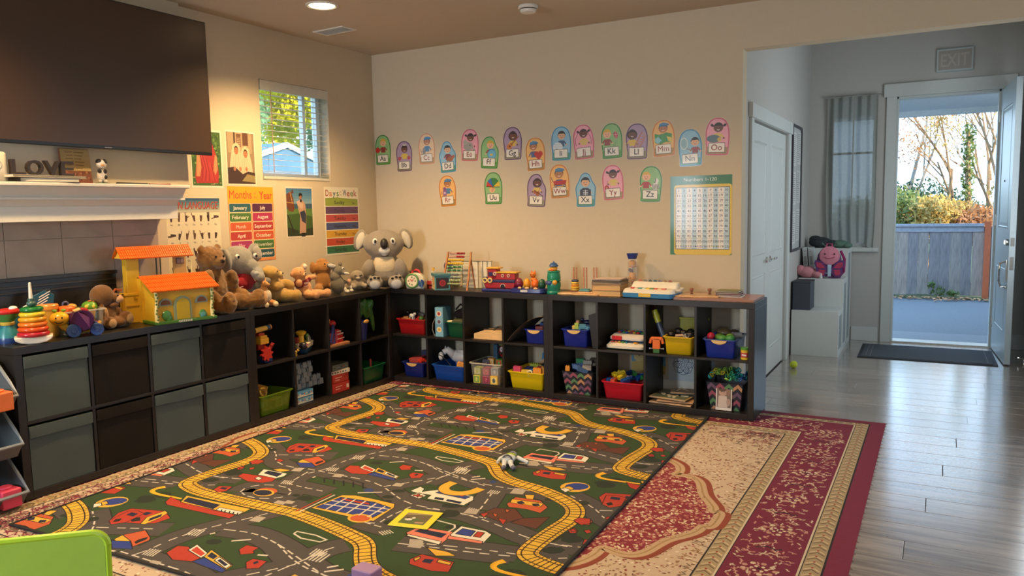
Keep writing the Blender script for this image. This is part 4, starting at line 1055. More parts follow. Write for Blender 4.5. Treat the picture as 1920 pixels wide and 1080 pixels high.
CARDS = [('Aa', -.360, 1.921, 'g', 0, 'l', 'd8a838', '', '8c3028', 'apple', 'blond child with a red apple'), ('Bb', -.134, 1.855, 'v', 1, 'd', '301c14', 'bow', 'd8b848', 'balls', 'girl in yellow with pom-poms'),
 ('Cc', .101, 1.906, 'c', 0, 'm', '241814', 'cap', '4c7ca4', 'cat', 'boy in a blue cap with a cat'), ('Dd', .308, 1.829, 'b', 2, 'a', '201814', '', '7c3434', 'dog', 'boy holding a brown dog'),
 ('Ee', .528, 1.913, 'p', 0, 'd', '201410', 'tails', 'd89cac', 'elephant', 'girl with a grey elephant'), ('Ff', .713, 1.844, 'g', 3, 'l', 'd8a838', '', '8c3c34', 'fish', 'blond child with a fish bowl'),
 ('Gg', .924, 1.904, 'v', 1, 'd', '301c14', 'long', 'd8b448', 'guitar', 'girl playing a guitar'), ('Hh', 1.125, 1.811, 'o', 1, 'm', '241814', 'cap', '4c5c84', 'heart', 'boy in a blue cap with a red heart'),
 ('Ii', 1.346, 1.880, 'b', 0, 'a', '201814', '', '3c5470', 'igloo', 'boy behind a white igloo'), ('Jj', 1.531, 1.882, 'p', 0, 'd', '201410', 'tails', 'd8b860', 'rope', 'girl jumping rope'),
 ('Kk', 1.757, 1.876, 'g', 0, 'l', 'd8a838', '', '8c3c34', 'kite', 'blond child flying a red kite'), ('Ll', 1.951, 1.861, 'v', 1, 'd', '301c14', 'long', 'd8b448', 'ladder', 'girl on a brown ladder'),
 ('Mm', 2.150, 1.872, 'o', 0, 'm', '241814', 'cap', '4c5c84', 'map', 'boy reading a green map'), ('Nn', 2.343, 1.795, 'b', 0, 'a', '201814', '', '8c3c34', 'net', 'boy with a big white net'),
 ('Oo', 2.533, 1.861, 'p', 0, 'd', '201410', 'tails', 'd8b860', 'octopus', 'girl with a grey octopus'), ('Rr', .299, 1.549, 'o', 1, 'm', '241814', 'cap', '4c7ca4', 'robot', 'boy holding a purple robot'),
 ('Uu', .740, 1.559, 'g', 0, 'l', 'd8a838', '', '5c3028', 'umbrella', 'child under a rainbow umbrella'), ('Vv', 1.130, 1.531, 'v', 3, 'd', '301c14', 'long', 'd8b860', 'violin', 'girl playing a violin'),
 ('Ww', 1.328, 1.595, 'o', 0, 'm', '241814', 'cap', '4c5c84', 'wagon', 'boy above a red wagon'), ('Xx', 1.545, 1.524, 'b', 2, 'a', '201814', '', '24283c', 'xray', 'boy with an x-ray on his chest'),
 ('Yy', 1.764, 1.572, 'p', 0, 'd', '201410', 'tails', 'd8b860', 'yoyo', 'girl with a red yo-yo'), ('Zz', 2.056, 1.552, 'g', 1, 'l', 'd8a838', '', 'a83434', 'zebra', 'blond child with a zebra')]
COLN = {'g': 'green', 'v': 'purple', 'o': 'orange', 'b': 'blue', 'p': 'pink', 'c': 'pale orange'}
def card_outline(kind, k=1.0):
    w_, h_ = .088, .131; o = []
    P = [(-.074, -1), (.074, -1), (.082, -.92), (.084, -.6), (.088, -.25), (.087, .2), (.080, .5), (.060, .82), (.030, .97), (0, 1), (-.030, .97), (-.060, .82), (-.081, .5), (-.086, .15), (-.082, -.3), (-.076, -.6), (-.080, -.92)]
    if kind == 1: P = [(x*(1.02 if y > 0 else .97), y) for x, y in P]
    if kind == 2: P = [(x*(.72 if y > .45 else 1.03 if -.2 < y < .3 else .97), y) for x, y in P]
    if kind == 3: P = [(x*(.70 if (x > 0 and y > .45) else 1.0), y) for x, y in P]
    P = [(x, y*h_) for x, y in P]
    for _ in range(2): P = [q for a, b in zip(P, P[1:]+P[:1]) for q in ((a[0]*.75+b[0]*.25, a[1]*.75+b[1]*.25), (a[0]*.25+b[0]*.75, a[1]*.25+b[1]*.75))]
    cx, cy = 0, -.0
    if k != 1: P = [(x-math.copysign(min(abs(x), k), x), y-math.copysign(k, y) if abs(y) > k else y) for x, y in P]
    return P
for n_, x, z, th_, shp, skin, hair, style, shirt, pk, lb in CARDS:
    dark, light_, ground, pap = THEME[th_]; P = Print(.00006)
    P.poly(card_outline(shp), 'd8cdb8', 0); P.poly([(a*.97, b*.98) for a, b in card_outline(shp)], dark, 1); P.poly([(a*.86, b*.915) for a, b in card_outline(shp)], light_, 2)
    P.poly([(-.068, -.119), (.068, -.119), (.0735, -.072), (-.068, -.068)], ground, 3)
    P.k = (1.22, 0, .0)
    if pk in ('umbrella',): kid(P, -.008, -.010, .021, skin, hair, style, shirt)
    elif pk in ('map',): kid(P, 0, .055, .026, skin, hair, style, shirt)
    elif pk in ('net',): kid(P, .030, .030, .024, skin, hair, style, shirt)
    elif pk in ('kite', 'ladder', 'zebra'): kid(P, -.028, .042, .026, skin, hair, style, shirt)
    elif pk in ('wagon', 'xray'): kid(P, .0, .045, .029, skin, hair, style, shirt)
    else: kid(P, .004 if pk != 'heart' else -.012, .048, .026, skin, hair, style, shirt)
    prop(P, pk, 14); P.k = None
    P.rr(-.060, .056, -.110, -.042, .005, '2c2420', 20); P.rr(-.0565, .0525, -.1065, -.0455, .004, 'e8e0d0', 21)
    P.text(n_, -.002, -.093, .041, '8c2c24' if th_ in 'opc' else '241c24', 22)
    ob_ = poster('alphabet_card', '%s alphabet card reading %s showing a %s' % (COLN[th_], n_, lb), 'card', P, .17, .26, (x, N, z), 0, None, card_outline(shp), 'alphabet cards on the back wall')
    ob_.rotation_euler = (0, R({'Dd': -3, 'Ee': 3, 'Ff': 4, 'Hh': -2, 'Jj': -4, 'Kk': -2, 'Rr': -3, 'Vv': 3, 'Ww': -3, 'Yy': -3, 'Mm': -2, 'Oo': 2, 'Zz': 2, 'Nn': -2}.get(n_, 0)), 0)

# ---- numbers poster
P = Print(.0001); w_, h_ = .435, .555
P.rect(-w_/2, w_/2, -h_/2, h_/2, '2c6c34', 0); P.rr(-w_/2+.028, w_/2+.0, -h_/2, h_/2-.062, .02, 'd8b420', 1)
P.text('Numbers 1-120', -.004, h_/2-.038, .023, 'e8e4d0', 2, .37)
gx0, gx1, gy0, gy1 = -w_/2+.042, w_/2-.018, -h_/2+.042, h_/2-.085
P.rr(gx0-.004, gx1+.004, gy0-.004, gy1+.004, .006, '20243c', 2); P.rect(gx0, gx1, gy0, gy1, 'e4e0d4', 3)
cw, ch_ = (gx1-gx0)/10, (gy1-gy0)/12
for c_ in range(10):
    P.rect(gx0+cw*c_+.0008, gx0+cw*(c_+1)-.0008, gy0, gy1, 'b8ccd0' if c_ % 2 else 'e8e0d4', 4)
    for r_ in range(12): P.text(str(r_*10+c_+1), gx0+cw*(c_+.5), gy1-ch_*(r_+.5)-.009, .018, '1c1c28', 6, cw*(.5 if r_ == 0 and c_ < 9 else .62 if r_ < 10 and not (r_ == 9 and c_ == 9) else .86))
for r_ in range(13): P.rect(gx0, gx1, gy1-ch_*r_-.0006, gy1-ch_*r_+.0006, '5c5c68', 5)
poster('numbers_poster', 'green and yellow laminated poster of numbers 1 to 120', 'poster', P, w_, h_, (2.42, N, 1.322), 0)

# ---- months, days, sign language
P = Print(.0001); (loc, w_, h_) = on_left(-1.222, -.800, 1.048, 1.583)
P.rect(-w_/2, w_/2, -h_/2, h_/2, 'dca028', 0); P.rect(-w_/2, w_/2, -h_/2, h_/2-.115, 'd8884c', 1)
P.text('Months', -.095, h_/2-.085, .060, 'c03c28', 2, .20); P.text('Year', .138, h_/2-.088, .058, 'c03c28', 2, .125); P.text('of', .035, h_/2-.055, .016, 'd86c3c', 2); P.text('the', .037, h_/2-.082, .016, 'd86c3c', 2)
MN = [('January', '2c5c64'), ('February', '4c7438'), ('March', 'cc5c34'), ('April', 'b83c34'), ('May', 'a83468'), ('June', '5c3058'), ('July', '542848'), ('August', 'b0345c'), ('September', 'b03434'), ('October', 'c85430'), ('November', '3c6c30'), ('December', '1c4c58')]
for i, (t_, c_) in enumerate(MN):
    cx = -.105 if i < 6 else .102; y1 = h_/2-.118-(i % 6)*.0665; hw = .096
    P.rr(cx-hw-.004, cx+hw+.004, y1-.0655, y1+.001, .010, 'e4cc9c', 2); P.rr(cx-hw, cx+hw, y1-.062, y1-.002, .010, c_, 3); P.text(t_, cx, y1-.044, .026, 'ece0cc', 5, .165 if len(t_) > 6 else None)
poster('months_poster', 'yellow poster titled Months of the Year with coloured month names', 'poster', P, w_, h_, loc, 90)
P = Print(.0001); (loc, w_, h_) = on_left(-.255, .165, 1.040, 1.595)
P.rect(-w_/2, w_/2, -h_/2, h_/2, 'e4dcc8', 0)
x = -w_/2+.016
for q, c_ in zip('Days', ('a83c34', 'c86c2c', '2c6470', '3c7438')): P.text(q, x+.02, h_/2-.074, .052 if q == 'D' else .050, c_, 2, .036, al='c'); x += .042
P.text('of', x+.012, h_/2-.045, .014, 'a85c34', 2); P.text('the', x+.012, h_/2-.068, .014, 'a85c34', 2); x += .046
for q, c_ in zip('Week', ('2c5c64', 'a83c34', '5c7438', 'a83c50')): P.text(q, x+.018, h_/2-.074, .054, c_, 2, .046 if q == 'W' else .036, al='c'); x += .044
DN = [('Sunday', 'Sun.', '8c9c3c'), ('Monday', 'Mon.', '5c3c64'), ('Tuesday', 'Tues.', 'b84444'), ('Wednesday', 'Wed.', '3c4c7c'), ('Thursday', 'Thurs.', 'd09c30'), ('Friday', 'Fri.', 'c04c34'), ('Saturday', 'Sat.', '2c6c4c')]
for i, (a, b, c_) in enumerate(DN):
    y1 = h_/2-.098-.0645*i
    if i == 0: P.poly([(-w_/2+.012, y1-.056), (w_/2-.012, y1-.056), (w_/2-.012, y1), (.08, y1+.004), (-.05, y1+.014), (-w_/2+.012, y1+.008)], c_, 1)
    else: P.rect(-w_/2+.012, w_/2-.012, y1-.056, y1+.002, c_, 1)
    P.text(a, -.03, y1-.040, .027, '1c1824', 3, .15 if len(a) > 6 else .125); P.text(b, .145, y1-.040, .016, '1c1824', 3, al='c')
poster('weekdays_poster', 'poster titled Days of the Week with striped day names', 'poster', P, w_, h_, loc, 90)
P = Print(.0001); (loc, w_, h_) = on_left(-1.725, -1.295, .98, 1.500)
P.rect(-w_/2, w_/2, -h_/2, h_/2, 'dccfb0', 0)
for k in range(6): P.rect(-w_/2, w_/2, h_/2-.016*(k+1), h_/2-.016*k, ('2c5470', '44687c', '5c7c88', '7c9090', '98a090', 'b8b49c')[k], 1)
P.text('SIGN LANGUAGE', .0, h_/2-.070, .050, 'b8442c', 4, .39, sk=.15); P.text('SIGN LANGUAGE', .003, h_/2-.073, .050, '6c2c24', 3, .39, sk=.15)
random.seed(12)
def hand(P, x, y, s, pat, rot=0):
    c_ = random.choice(('4c3020', '5c3c28', '3c2418')); ca, sa = math.cos(R(rot)), math.sin(R(rot))
    q = lambda u, v: (x+(u*ca-v*sa)*s, y+(u*sa+v*ca)*s)
    P.poly([q(-.2, -1), q(.2, -1), q(.32, -.2), q(.34, .15), q(.2, .3), (q(-.2, .3)), q(-.34, .15), q(-.3, -.2)], c_, 3)
    for i in range(4):
        if pat >> i & 1: a = -.26+.17*i; P.line([q(a, .1), q(a*1.5, 1.05)], .19*s, c_, 3)
        else: P.circ(*q(-.26+.17*i, .3), .1*s, c_, 4, n=7)
    if pat & 16: P.line([q(.28, -.1), q(.75, .35)], .15*s, c_, 3)
LT = ['Aa', 'Bb', 'Cc', 'Dd', 'Ee', 'Ff', 'Gg', 'Hh', 'Ii', 'Jj', 'Kk', 'Ll', 'Mm', 'Nn', 'Oo', 'Pp', 'Qq', 'Rr', 'Ss', 'Tt', 'Uu', 'Vv', 'Ww', 'Xx', 'Yy', 'Zz']
PAT = [0, 15, 17, 1, 0, 14, 1, 3, 8, 8, 3, 17, 0, 0, 16, 3, 17, 3, 0, 0, 3, 3, 7, 1, 24, 1]
for i, t_ in enumerate(LT):
    r_, c_ = divmod(i, 7) if i < 7 else (1+(i-7)//7, (i-7) % 7)
    cx = -w_/2+.04+.058*c_; cy = h_/2-.125-.118*r_
    hand(P, cx, cy, .030, PAT[i], 90 if i in (6, 7) else random.uniform(-12, 12)); P.text(t_, cx, cy-.055, .012, '2c201c', 3)
poster('sign_language_poster', 'cream sign language alphabet chart partly behind the mantel', 'poster', P, w_, h_, loc, 90)

# ---- photographic pages
def photo(label, y0, y1, z0, z1, fn, m=MATTE, nm='photo_print'):
    P = Print(.0001); (loc, w_, h_) = on_left(y0, y1, z0, z1); P.rect(-w_/2, w_/2, -h_/2, h_/2, 'dcd0bc', 0); fn(P, w_, h_); return poster(nm, label, 'photo', P, w_, h_, loc, 90, m)
def sari(P, w_, h_):
    a, b = w_/2-.010, h_/2-.014; P.rect(-a, a, -b, b, '3c5c28', 1); random.seed(4)
    for i in range(120): P.circ(random.uniform(-a+.01, a-.01), random.uniform(-b*.2, b-.01), random.uniform(.004, .010), random.choice(('2c4820', '5c7c34', '7c9844', '24401c')), 2, n=6)
    for i in range(40): P.circ(random.uniform(-a+.01, a-.01), random.uniform(-b+.01, -b*.6), random.uniform(.005, .010), random.choice(('8c8458', '5c6c30', 'a89868')), 2, n=6, ry=.004)
    P.poly([(-.02, .165), (.03, .155), (.06, .08), (.085, .02), (.095, -.09), (.09, -.16), (-.09, -.165), (-.10, -.12), (-.085, -.04), (-.075, .04), (-.05, .12)], 'a02c2c', 3)
    P.poly([(-.078, .03), (-.055, .04), (-.045, -.06), (-.06, -.12), (-.09, -.12)], 'c08458', 4); P.poly([(.07, .03), (.085, .02), (.088, -.07), (.065, -.11), (.05, -.08)], 'c08458', 4)
    P.circ(-.004, .105, .026, 'c08c64', 5, ry=.034); P.poly([(-.03, .09), (-.034, .145), (0, .165), (.035, .13), (.05, .06), (.025, .09), (.018, .135), (-.016, .138)], '982424', 6)
    P.poly([(-.02, .06), (.02, .06), (.004, .02)], 'b88058', 5)
    for e in (-1, 1): P.circ(-.004+e*.009, .112, .003, '2c1814', 7, n=6, ry=.0018)
    P.line([(-.009, .090), (.003, .090)], .003, '9c4c3c', 7)
    for k in range(9): P.line([(-.06+.014*k, .05-.012*k), (-.03+.012*k, -.06-.009*k), (-.05+.016*k, -.15)], .0035, random.choice(('7c1c20', 'b84038', 'c04c44')), 7)
photo('portrait page of a woman in a red sari seated before green leaves', -1.510, -1.250, 1.570, 1.960, sari)
def shawls(P, w_, h_):
    a, b = w_/2-.008, h_/2-.012; P.rect(-a, a, -b, b, '8c7458', 1); P.rect(-a+.012, a-.02, b*.2, b, 'a08c6c', 2); P.rect(-.06, -.045, 0, b, '4c3424', 3); P.rect(.02, .07, b*.5, b, '5c3c28', 3); P.rect(-.035, .005, b*.45, b*.95, '6c4c38', 3)
    for k in range(5): P.rect(-.03, .0, b*.5+.012*k, b*.5+.012*k+.005, 'b89878', 4)
    for cx, cy in ((-.040, .055), (.042, .035)):
        P.poly([(cx-.03, cy+.035), (cx, cy+.055), (cx+.03, cy+.035), (cx+.055, -.04), (cx+.062, -.12), (cx-.07, -.12), (cx-.058, -.03)], 'c8b090', 5)
        P.circ(cx, cy, .019, '20140f', 6, ry=.030); P.circ(cx, cy-.004, .0165, 'a86c48', 7, ry=.024)
        for e in (-1, 1): P.circ(cx+e*.006, cy+.002, .0022, '20140f', 8, n=6)
        P.line([(cx-.005, cy-.014), (cx+.005, cy-.014)], .0022, '8c3c30', 8)
        for k in range(4): P.line([(cx-.02+.012*k, cy-.03), (cx-.04+.022*k, -.11)], .002, 'a89070', 7)
    P.poly([(-a, -b), (-a, -.07), (-.06, -.06), (.01, -.11), (.06, -.09), (a, -.1), (a, -b)], '3c2824', 8); P.poly([(.0, -b+.02), (.05, -.11), (a, -.12), (a, -b+.01)], '8c7c50', 9)
    for x in (-.06, -.01, .045): P.circ(x, -.075, .012, 'a87050', 10, ry=.016, n=9)
photo('portrait page of two women in white shawls', -1.215, -.953, 1.590, 1.972, shawls)
def horse(P, w_, h_):
    a, b = w_/2-.009, h_/2-.012; P.rect(-a, a, -b, b, '3c5828', 1)
    for k in range(6): P.rect(-a, a, b*.35+(b*.65)*k/6, b*.35+(b*.65)*(k+1)/6, ('7c9cac', '6c94ac', '5c88a8', '5080a0', '48789c', '447094')[k], 2)
    P.rect(-a, a, b*.12, b*.36, '345870', 3); P.poly([(-a, -b*.1), (-a, b*.15), (a, b*.15), (a, -b*.2), (0, -b*.05)], '5c7c3c', 3); P.poly([(-a, -b), (-a, -b*.6), (0, -b*.8), (a, -b*.65), (a, -b)], '28341c', 3)
    P.poly([(-a, b*.75), (-a*.62, b*.88), (-a*.45, b*.55), (-a*.40, b*.15), (-a*.5, b*.02), (-a*.85, b*.05), (-a, b*.3)], '6c3c24', 5); P.poly([(-a*.62, b*.8), (-a*.5, b*.98), (-a*.42, b*.78)], '5c3018', 5)
    P.line([(-a, b*.42), (-a*.45, b*.38)], .005, 'c8a060', 6); P.line([(-a*.7, b*.85), (-a*.55, b*.4)], .005, 'c8a060', 6); P.circ(-a*.72, b*.6, .004, '140c08', 7, n=7); P.line([(-a*.95, -b*.1), (-a*.5, -b*.85)], .012, '2c2018', 5)
    P.poly([(-.012, .085), (.035, .095), (.062, .06), (.068, -.02), (.058, -.16), (-.012, -.165), (.002, -.03), (-.018, .03)], 'b89078', 6); P.poly([(.0, .0), (.05, .015), (.066, -.02), (.06, -.09), (.02, -.07)], '2c3448', 7)
    P.poly([(-.02, .05), (-.03, .08), (.0, .095), (.04, .06), (.03, .02)], 'c8a890', 7); P.circ(.012, .117, .016, 'a86c48', 8, ry=.021); P.poly([(-.004, .12), (-.006, .14), (.012, .15), (.034, .14), (.032, .112), (.022, .13)], '1c1414', 9); P.circ(.016, .088, .012, '201818', 9)
    P.rect(.008, .05, -.19, -.16, '181818', 6)
photo('portrait page of a figure in a long skirt beside a brown horse', -.678, -.386, 1.200, 1.590, horse)
# the hallway side: framed papers on the entry's left wall
t = thing('notice_board', 'narrow black framed board holding printed notices beyond the closet', 'notice board', (EX, 2.66, 1.53), 90)
MB().box(-.26, .26, -.016, 0, -.58, -.555).box(-.26, .26, -.016, 0, .555, .58).box(-.26, -.235, -.016, 0, -.555, .555).box(.235, .26, -.016, 0, -.555, .555).ob('frame', plast((60, 60, 66)), t, None, .001)
MB().box(-.235, .235, -.004, 0, -.555, .555).ob('backing', mat((190, 192, 190)), t, None)
random.seed(6)
for k, (x, z) in enumerate([(-.12, .36), (.12, .38), (-.12, .0), (.12, .02), (-.12, -.36), (.12, -.34)]):
    P = Print(.0003); P.rect(-.105, .105, -.15, .15, 'd8d8d4', 0)
    for r_ in range(15): P.rect(-.09, random.uniform(.02, .09), .125-.018*r_, .131-.018*r_, '8c8c90', 1)
    link('paper', P.mesh('paper', MATTE, True, .006), t, 0, (x, 0, z))
# exit sign
t = thing('exit_sign', 'pale unlit exit sign above the front door', 'exit sign', (3.965, EY, 2.705), 0)
MB().box(-.15, .15, -.035, 0, -.105, .105).ob('housing', plast((176, 184, 184), rough=.5), t, None, .004)
P = Print(.0004); P.rect(-.135, .135, -.088, .088, 'a0988e', 0); P.text('EXIT', 0, -.06, .12, 'b4a89e', 1, .23)
link('face', P.mesh('face', MATTE, True, .036), t)

# ================================================================ TELEVISION, MANTEL
t = thing('television', 'large black wall mounted television above the mantel', 'television', (-.275, -2.20, 2.195), 90)
t.rotation_euler = (R(0), 0, R(90))
tw, th2 = 1.46, .845
MB().box(-tw/2, tw/2, .006, .032, -th2/2, th2/2).ob('bezel', plast((16, 15, 14), rough=.35), t, None, .003)
MB().box(-tw/2+.008, tw/2-.008, .0035, .006, -th2/2+.018, th2/2-.008).ob('screen', mat((62, 44, 28), rough=.35, noise=0, spec=.4), t, None)
MB().box(-.5, .5, .032, .068, -.33, .18).ob('back_housing', plast((18, 18, 18)), t, None, .01)
MB().box(-.25, .25, .068, .118, -.20, .16).ob('wall_mount', mat((24, 24, 24), metal=.6), t, None)
P = Print(.0001); P.rect(-.022, .022, -th2/2+.006, -th2/2+.010, 'a8a49c', 1); link('badge', P.mesh('badge', MATTE, True, .0002), t)
mt_ = thing('mantel', 'white moulded mantel shelf below the television', 'mantel shelf', (-.395, -3.3, 0), 0)
MB().box(0, .235, 0, 1.545, 1.552, 1.572).ob('mantel_top', M_TRIM, mt_, None, .004)
MB().prism([(0, 1.552), (.215, 1.552), (.205, 1.535), (.185, 1.505), (.18, 1.494), (0, 1.494)], 0, 1.53, 'y').prism([(0, 1.494), (.195, 1.494), (.195, 1.482), (0, 1.482)], 0, 1.535, 'y').prism([(0, 1.482), (.18, 1.482), (.168, 1.462), (.16, 1.448), (0, 1.448)], 0, 1.50, 'y').ob('crown_moulding', M_TRIM, mt_, None, .001)
MB().box(0, .165, 0, 1.50, 1.368, 1.448).ob('mantel_board', M_TRIM, mt_, None, .002)
fs = thing('fireplace_surround', 'black fireplace surround with ledge mouldings behind the toys', 'fireplace', (-.384, -3.4, 0), 0)
MB().box(0, .012, 0, 1.256, .767, 1.068).ob('panel', M_BLACK, fs, None)
MB().box(0, .026, 0, 1.258, 1.055, 1.075).box(.012, .020, 0, 1.25, 1.018, 1.030).box(.012, .018, 0, 1.25, .99, 1.0).ob('moulding', M_BLACK, fs, None, .002)
# things on the mantel (top z = 1.572)
MZ = 1.573
t = thing('smart_speaker', 'white rounded box device at the left end of the mantel', 'speaker', (-.27, -2.86, MZ), 90)
MB().rrect([(0, .085, .03, .02), (.006, .09, .034, .022), (.14, .088, .032, .022), (.15, .08, .026, .02)]).ob('body', plast((214, 206, 190)), t)
MB().torus((.03, -.034, .085), .022, .003, (90, 0, 0)).ob('ring', plast((170, 164, 150)), t)
def book(name, loc, rz, w_, d, h, c, label, cat='book', grp=None, page=(222, 210, 184)):
    t = thing(name, label, cat, loc, rz, grp)
    MB().box(-w_/2, w_/2, -d/2, d/2, 0, .0025).box(-w_/2, w_/2, -d/2, d/2, h-.0025, h).box(-w_/2, -w_/2+.003, -d/2, d/2, .0025, h-.0025).ob('cover', plast(c, rough=.45), t, None, .0008)
    MB().box(-w_/2+.003, w_/2-.004, -d/2+.004, d/2-.004, .0025, h-.0025).ob('pages', mat(page, rough=.9, noise=.15, scale=2, stretch=(1, 1, 400)), t, None)
    return t
book('book', (-.26, -2.60, MZ), 86, .30, .19, .022, (36, 26, 22), 'dark covered book lying under the word ornament on the mantel', grp='books on the mantel')
book('book', (-.262, -2.50, MZ), 93, .40, .17, .013, (196, 180, 150), 'cream book lying flat, partly beneath the dark one', grp=None).location = (-.262, -2.60, MZ+.0225)
t = thing('word_ornament', 'dark wooden letters spelling LOVE standing on the mantel books', 'ornament', (-.24, -2.60, MZ+.0365), 90)
for q, x in zip('LOVE', (-.13, -.045, .045, .125)):
    polys = text_polys(q)[0]; x0, x1, y0, y1 = text_polys(q)[1:]; b = MB(); k = .078/(y1-y0); s_ = .085/(x1-x0) if q in 'OV' else .070/(x1-x0)
    for p in polys: b.prism([((a-(x0+x1)/2)*s_, (c_-y0)*k) for a, c_ in p], -.014, .014)
    b.ob('letter', wood((44, 34, 30)), t, None, 0, loc=(x, 0, 0))
t = thing('plaque', 'cream and brown plaque with small writing beside the LOVE letters', 'plaque', (-.345, -2.345, MZ), 90)
t.rotation_euler = (R(-8), 0, R(90))
MB().box(-.085, .085, 0, .012, 0, .20).ob('board', wood((120, 70, 48)), t, None, .001)
P = Print(.0003); P.rect(-.083, .083, .075, .197, 'b89c64', 0)
for r_ in range(6): P.line([(-.055+.006*(r_%2), .178-.018*r_), (-.012, .180-.018*r_)], .0035, '6c4c28', 1); P.line([(-.004, .179-.018*r_), (.052-.008*(r_%3), .178-.018*r_)], .0035, '6c4c28', 1)
random.seed(3); [P.circ(random.uniform(-.075, .075), random.uniform(.006, .068), .006, random.choice(('8c4838', '5c2c24', 'a86c50')), 1, n=6) for _ in range(50)]
link('print', P.mesh('print', MATTE, True, .0012), t)
t = thing('animal_figurine', 'small black and white animal figurine on a green base on the mantel', 'figurine', (-.27, -2.255, MZ), 70)
MB().lathe([(.04, 0), (.038, .006), (.0, .008)]).ob('base', mat((70, 84, 52)), t)
b = MB().ell((0, 0, .045), (.026, .022, .040)).ell((0, -.006, .110), (.027, .025, .026)).ell((-.014, -.014, .014), (.010, .014, .010)).ell((.014, -.014, .014), (.010, .014, .010)); b.ob('body', plast((214, 204, 190)), t)
MB().ell((-.012, -.004, .125), (.017, .024, .016)).ell((.016, -.004, .122), (.014, .022, .018)).ell((-.014, -.016, .072), (.011, .010, .013)).ell((.015, -.016, .07), (.010, .009, .013)).ell((.016, -.017, .038), (.009, .008, .012)).ob('patches', plast((26, 24, 24)), t)
MB().ell((.0, -.031, .104), (.010, .008, .007)).ob('muzzle', plast((206, 150, 90)), t)
tag(MB().rrect([(0, .10, .016, .014), (.006, .10, .016, .014), (.010, .097, .013, .012)]).ob('remote_control', plast((22, 18, 18)), None, 35, loc=(-.24, -2.09, MZ), rotz=90), 'slim black remote control lying on the mantel', 'remote')
tag(MB().cyl((0, 0, .005), .005, .13, (0, 90, 0)).cyl((.07, 0, .005), .0055, .02, (0, 90, 0)).ob('marker_pen', plast((120, 52, 40)), None, loc=(-.24, -1.915, MZ), rotz=90), 'red brown pen lying at the right end of the mantel', 'pen')

# ================================================================ PLUSH ANIMALS
T = KH                                                   # shelf top
def plush(name, label, loc, rz, blobs, c, vox=.007, fur=.0015, fscale=.01, group='plush animals on the left shelf', cat='stuffed animal', m=None, sm=5, sc=1):
    t = thing(name, label, cat, loc, rz, group); t.scale = (sc,)*3
    b = MB()
    for q in blobs:
        if len(q) > 6: b.ell(q[:3], q[3:6], q[6:9], 18)
        else: b.ell(q[:3], q[3:6], None, 18)
    o = b.ob('body', m or cloth(c, sheen=.3, bump=.7, bscale=180), t, True)
    r = o.modifiers.new('r', 'REMESH'); r.mode = 'VOXEL'; r.voxel_size = vox; r.use_smooth_shade = True
    s = o.modifiers.new('s', 'SMOOTH'); s.iterations = sm; s.factor = .6
    if fur:
        tx = bpy.data.textures.new('fur', 'CLOUDS'); tx.noise_scale = fscale; d = o.modifiers.new('d', 'DISPLACE'); d.texture = tx; d.strength = fur; d.mid_level = .5
    return t
def bit(t, nm, c, *ells, m=None, label=None, vox=None, **k):
    b = MB()
    for q in ells: b.ell(q[:3], q[3:6], q[6:9] if len(q) > 6 else None, 14)
    o = b.ob(nm, m or cloth(c, sheen=.3), t, True, **k)
    if vox:
        r = o.modifiers.new('r', 'REMESH'); r.mode = 'VOXEL'; r.voxel_size = vox; r.use_smooth_shade = True
        s = o.modifiers.new('s', 'SMOOTH'); s.iterations = 4
    if label: o['label'] = label
    return o
EYE = plast((16, 14, 14), rough=.12); EYEW = plast((226, 220, 208), rough=.3)
# koala, in the corner
GR = '8e8476'
k = plush('koala_plush', 'big grey koala plush with cream belly sitting in the shelf corner', (-.10, .045, T), 40,
    [(0, .02, .13, .145, .12, .135), (0, .02, .20, .125, .105, .09), (0, 0, .355, .165, .13, .122), (0, -.01, .305, .13, .11, .07),
     (-.185, .03, .40, .055, .03, .085, 0, 18, 0), (.185, .03, .40, .055, .03, .085, 0, -18, 0), (-.21, .03, .36, .035, .025, .05), (.21, .03, .36, .035, .025, .05),
     (-.135, -.07, .15, .05, .06, .10, 20, 14, 0), (.135, -.07, .15, .05, .06, .10, 20, -14, 0), (-.15, -.02, .08, .06, .075, .075), (.15, -.02, .08, .06, .075, .075),
     (-.085, -.15, .055, .066, .075, .056), (.085, -.15, .055, .066, .075, .056), (-.19, -.02, .055, .045, .05, .05), (.20, -.02, .06, .045, .045, .05)], GR, .008, .002)
bit(k, 'belly', 'c8b898', (0, -.062, .185, .095, .050, .085), (0, -.058, .235, .085, .035, .04), vox=.006)
for e in (-1, 1):
    bit(k, 'ear_fluff', 'c8c0ac', (e*.185, .010, .395, .036, .02, .070, 0, -e*18, 0), (e*.205, .012, .35, .020, .015, .035), vox=.005)
    bit(k, 'eye', None, (e*.072, -.112, .385, .021, .014, .027, 0, -e*12, 0), m=EYEW); bit(k, 'pupil', None, (e*.070, -.124, .385, .010, .007, .014, 0, -e*12, 0), m=EYE)
    bit(k, 'foot_pad', 'a4a4a6', (e*.085, -.212, .044, .044, .018, .036))
    for q in range(3): bit(k, 'claw', None, (e*(.085+.030*(q-1)), -.204, .100-.010*abs(q-1)*(1 if (q-1)*e < 0 else .3), .012, .012, .008), m=EYE)
bit(k, 'nose', None, (0, -.135, .365, .032, .030, .044), m=mat((34, 28, 26), rough=.5)); bit(k, 'muzzle', 'c8c4bc', (0, -.115, .310, .048, .03, .036), (0, -.112, .290, .030, .025, .026), vox=.006)
MB().tube([(-.03, -.124, .268), (0, -.130, .262), (.03, -.124, .268)], .0018, 5).ob('mouth', EYE, k)

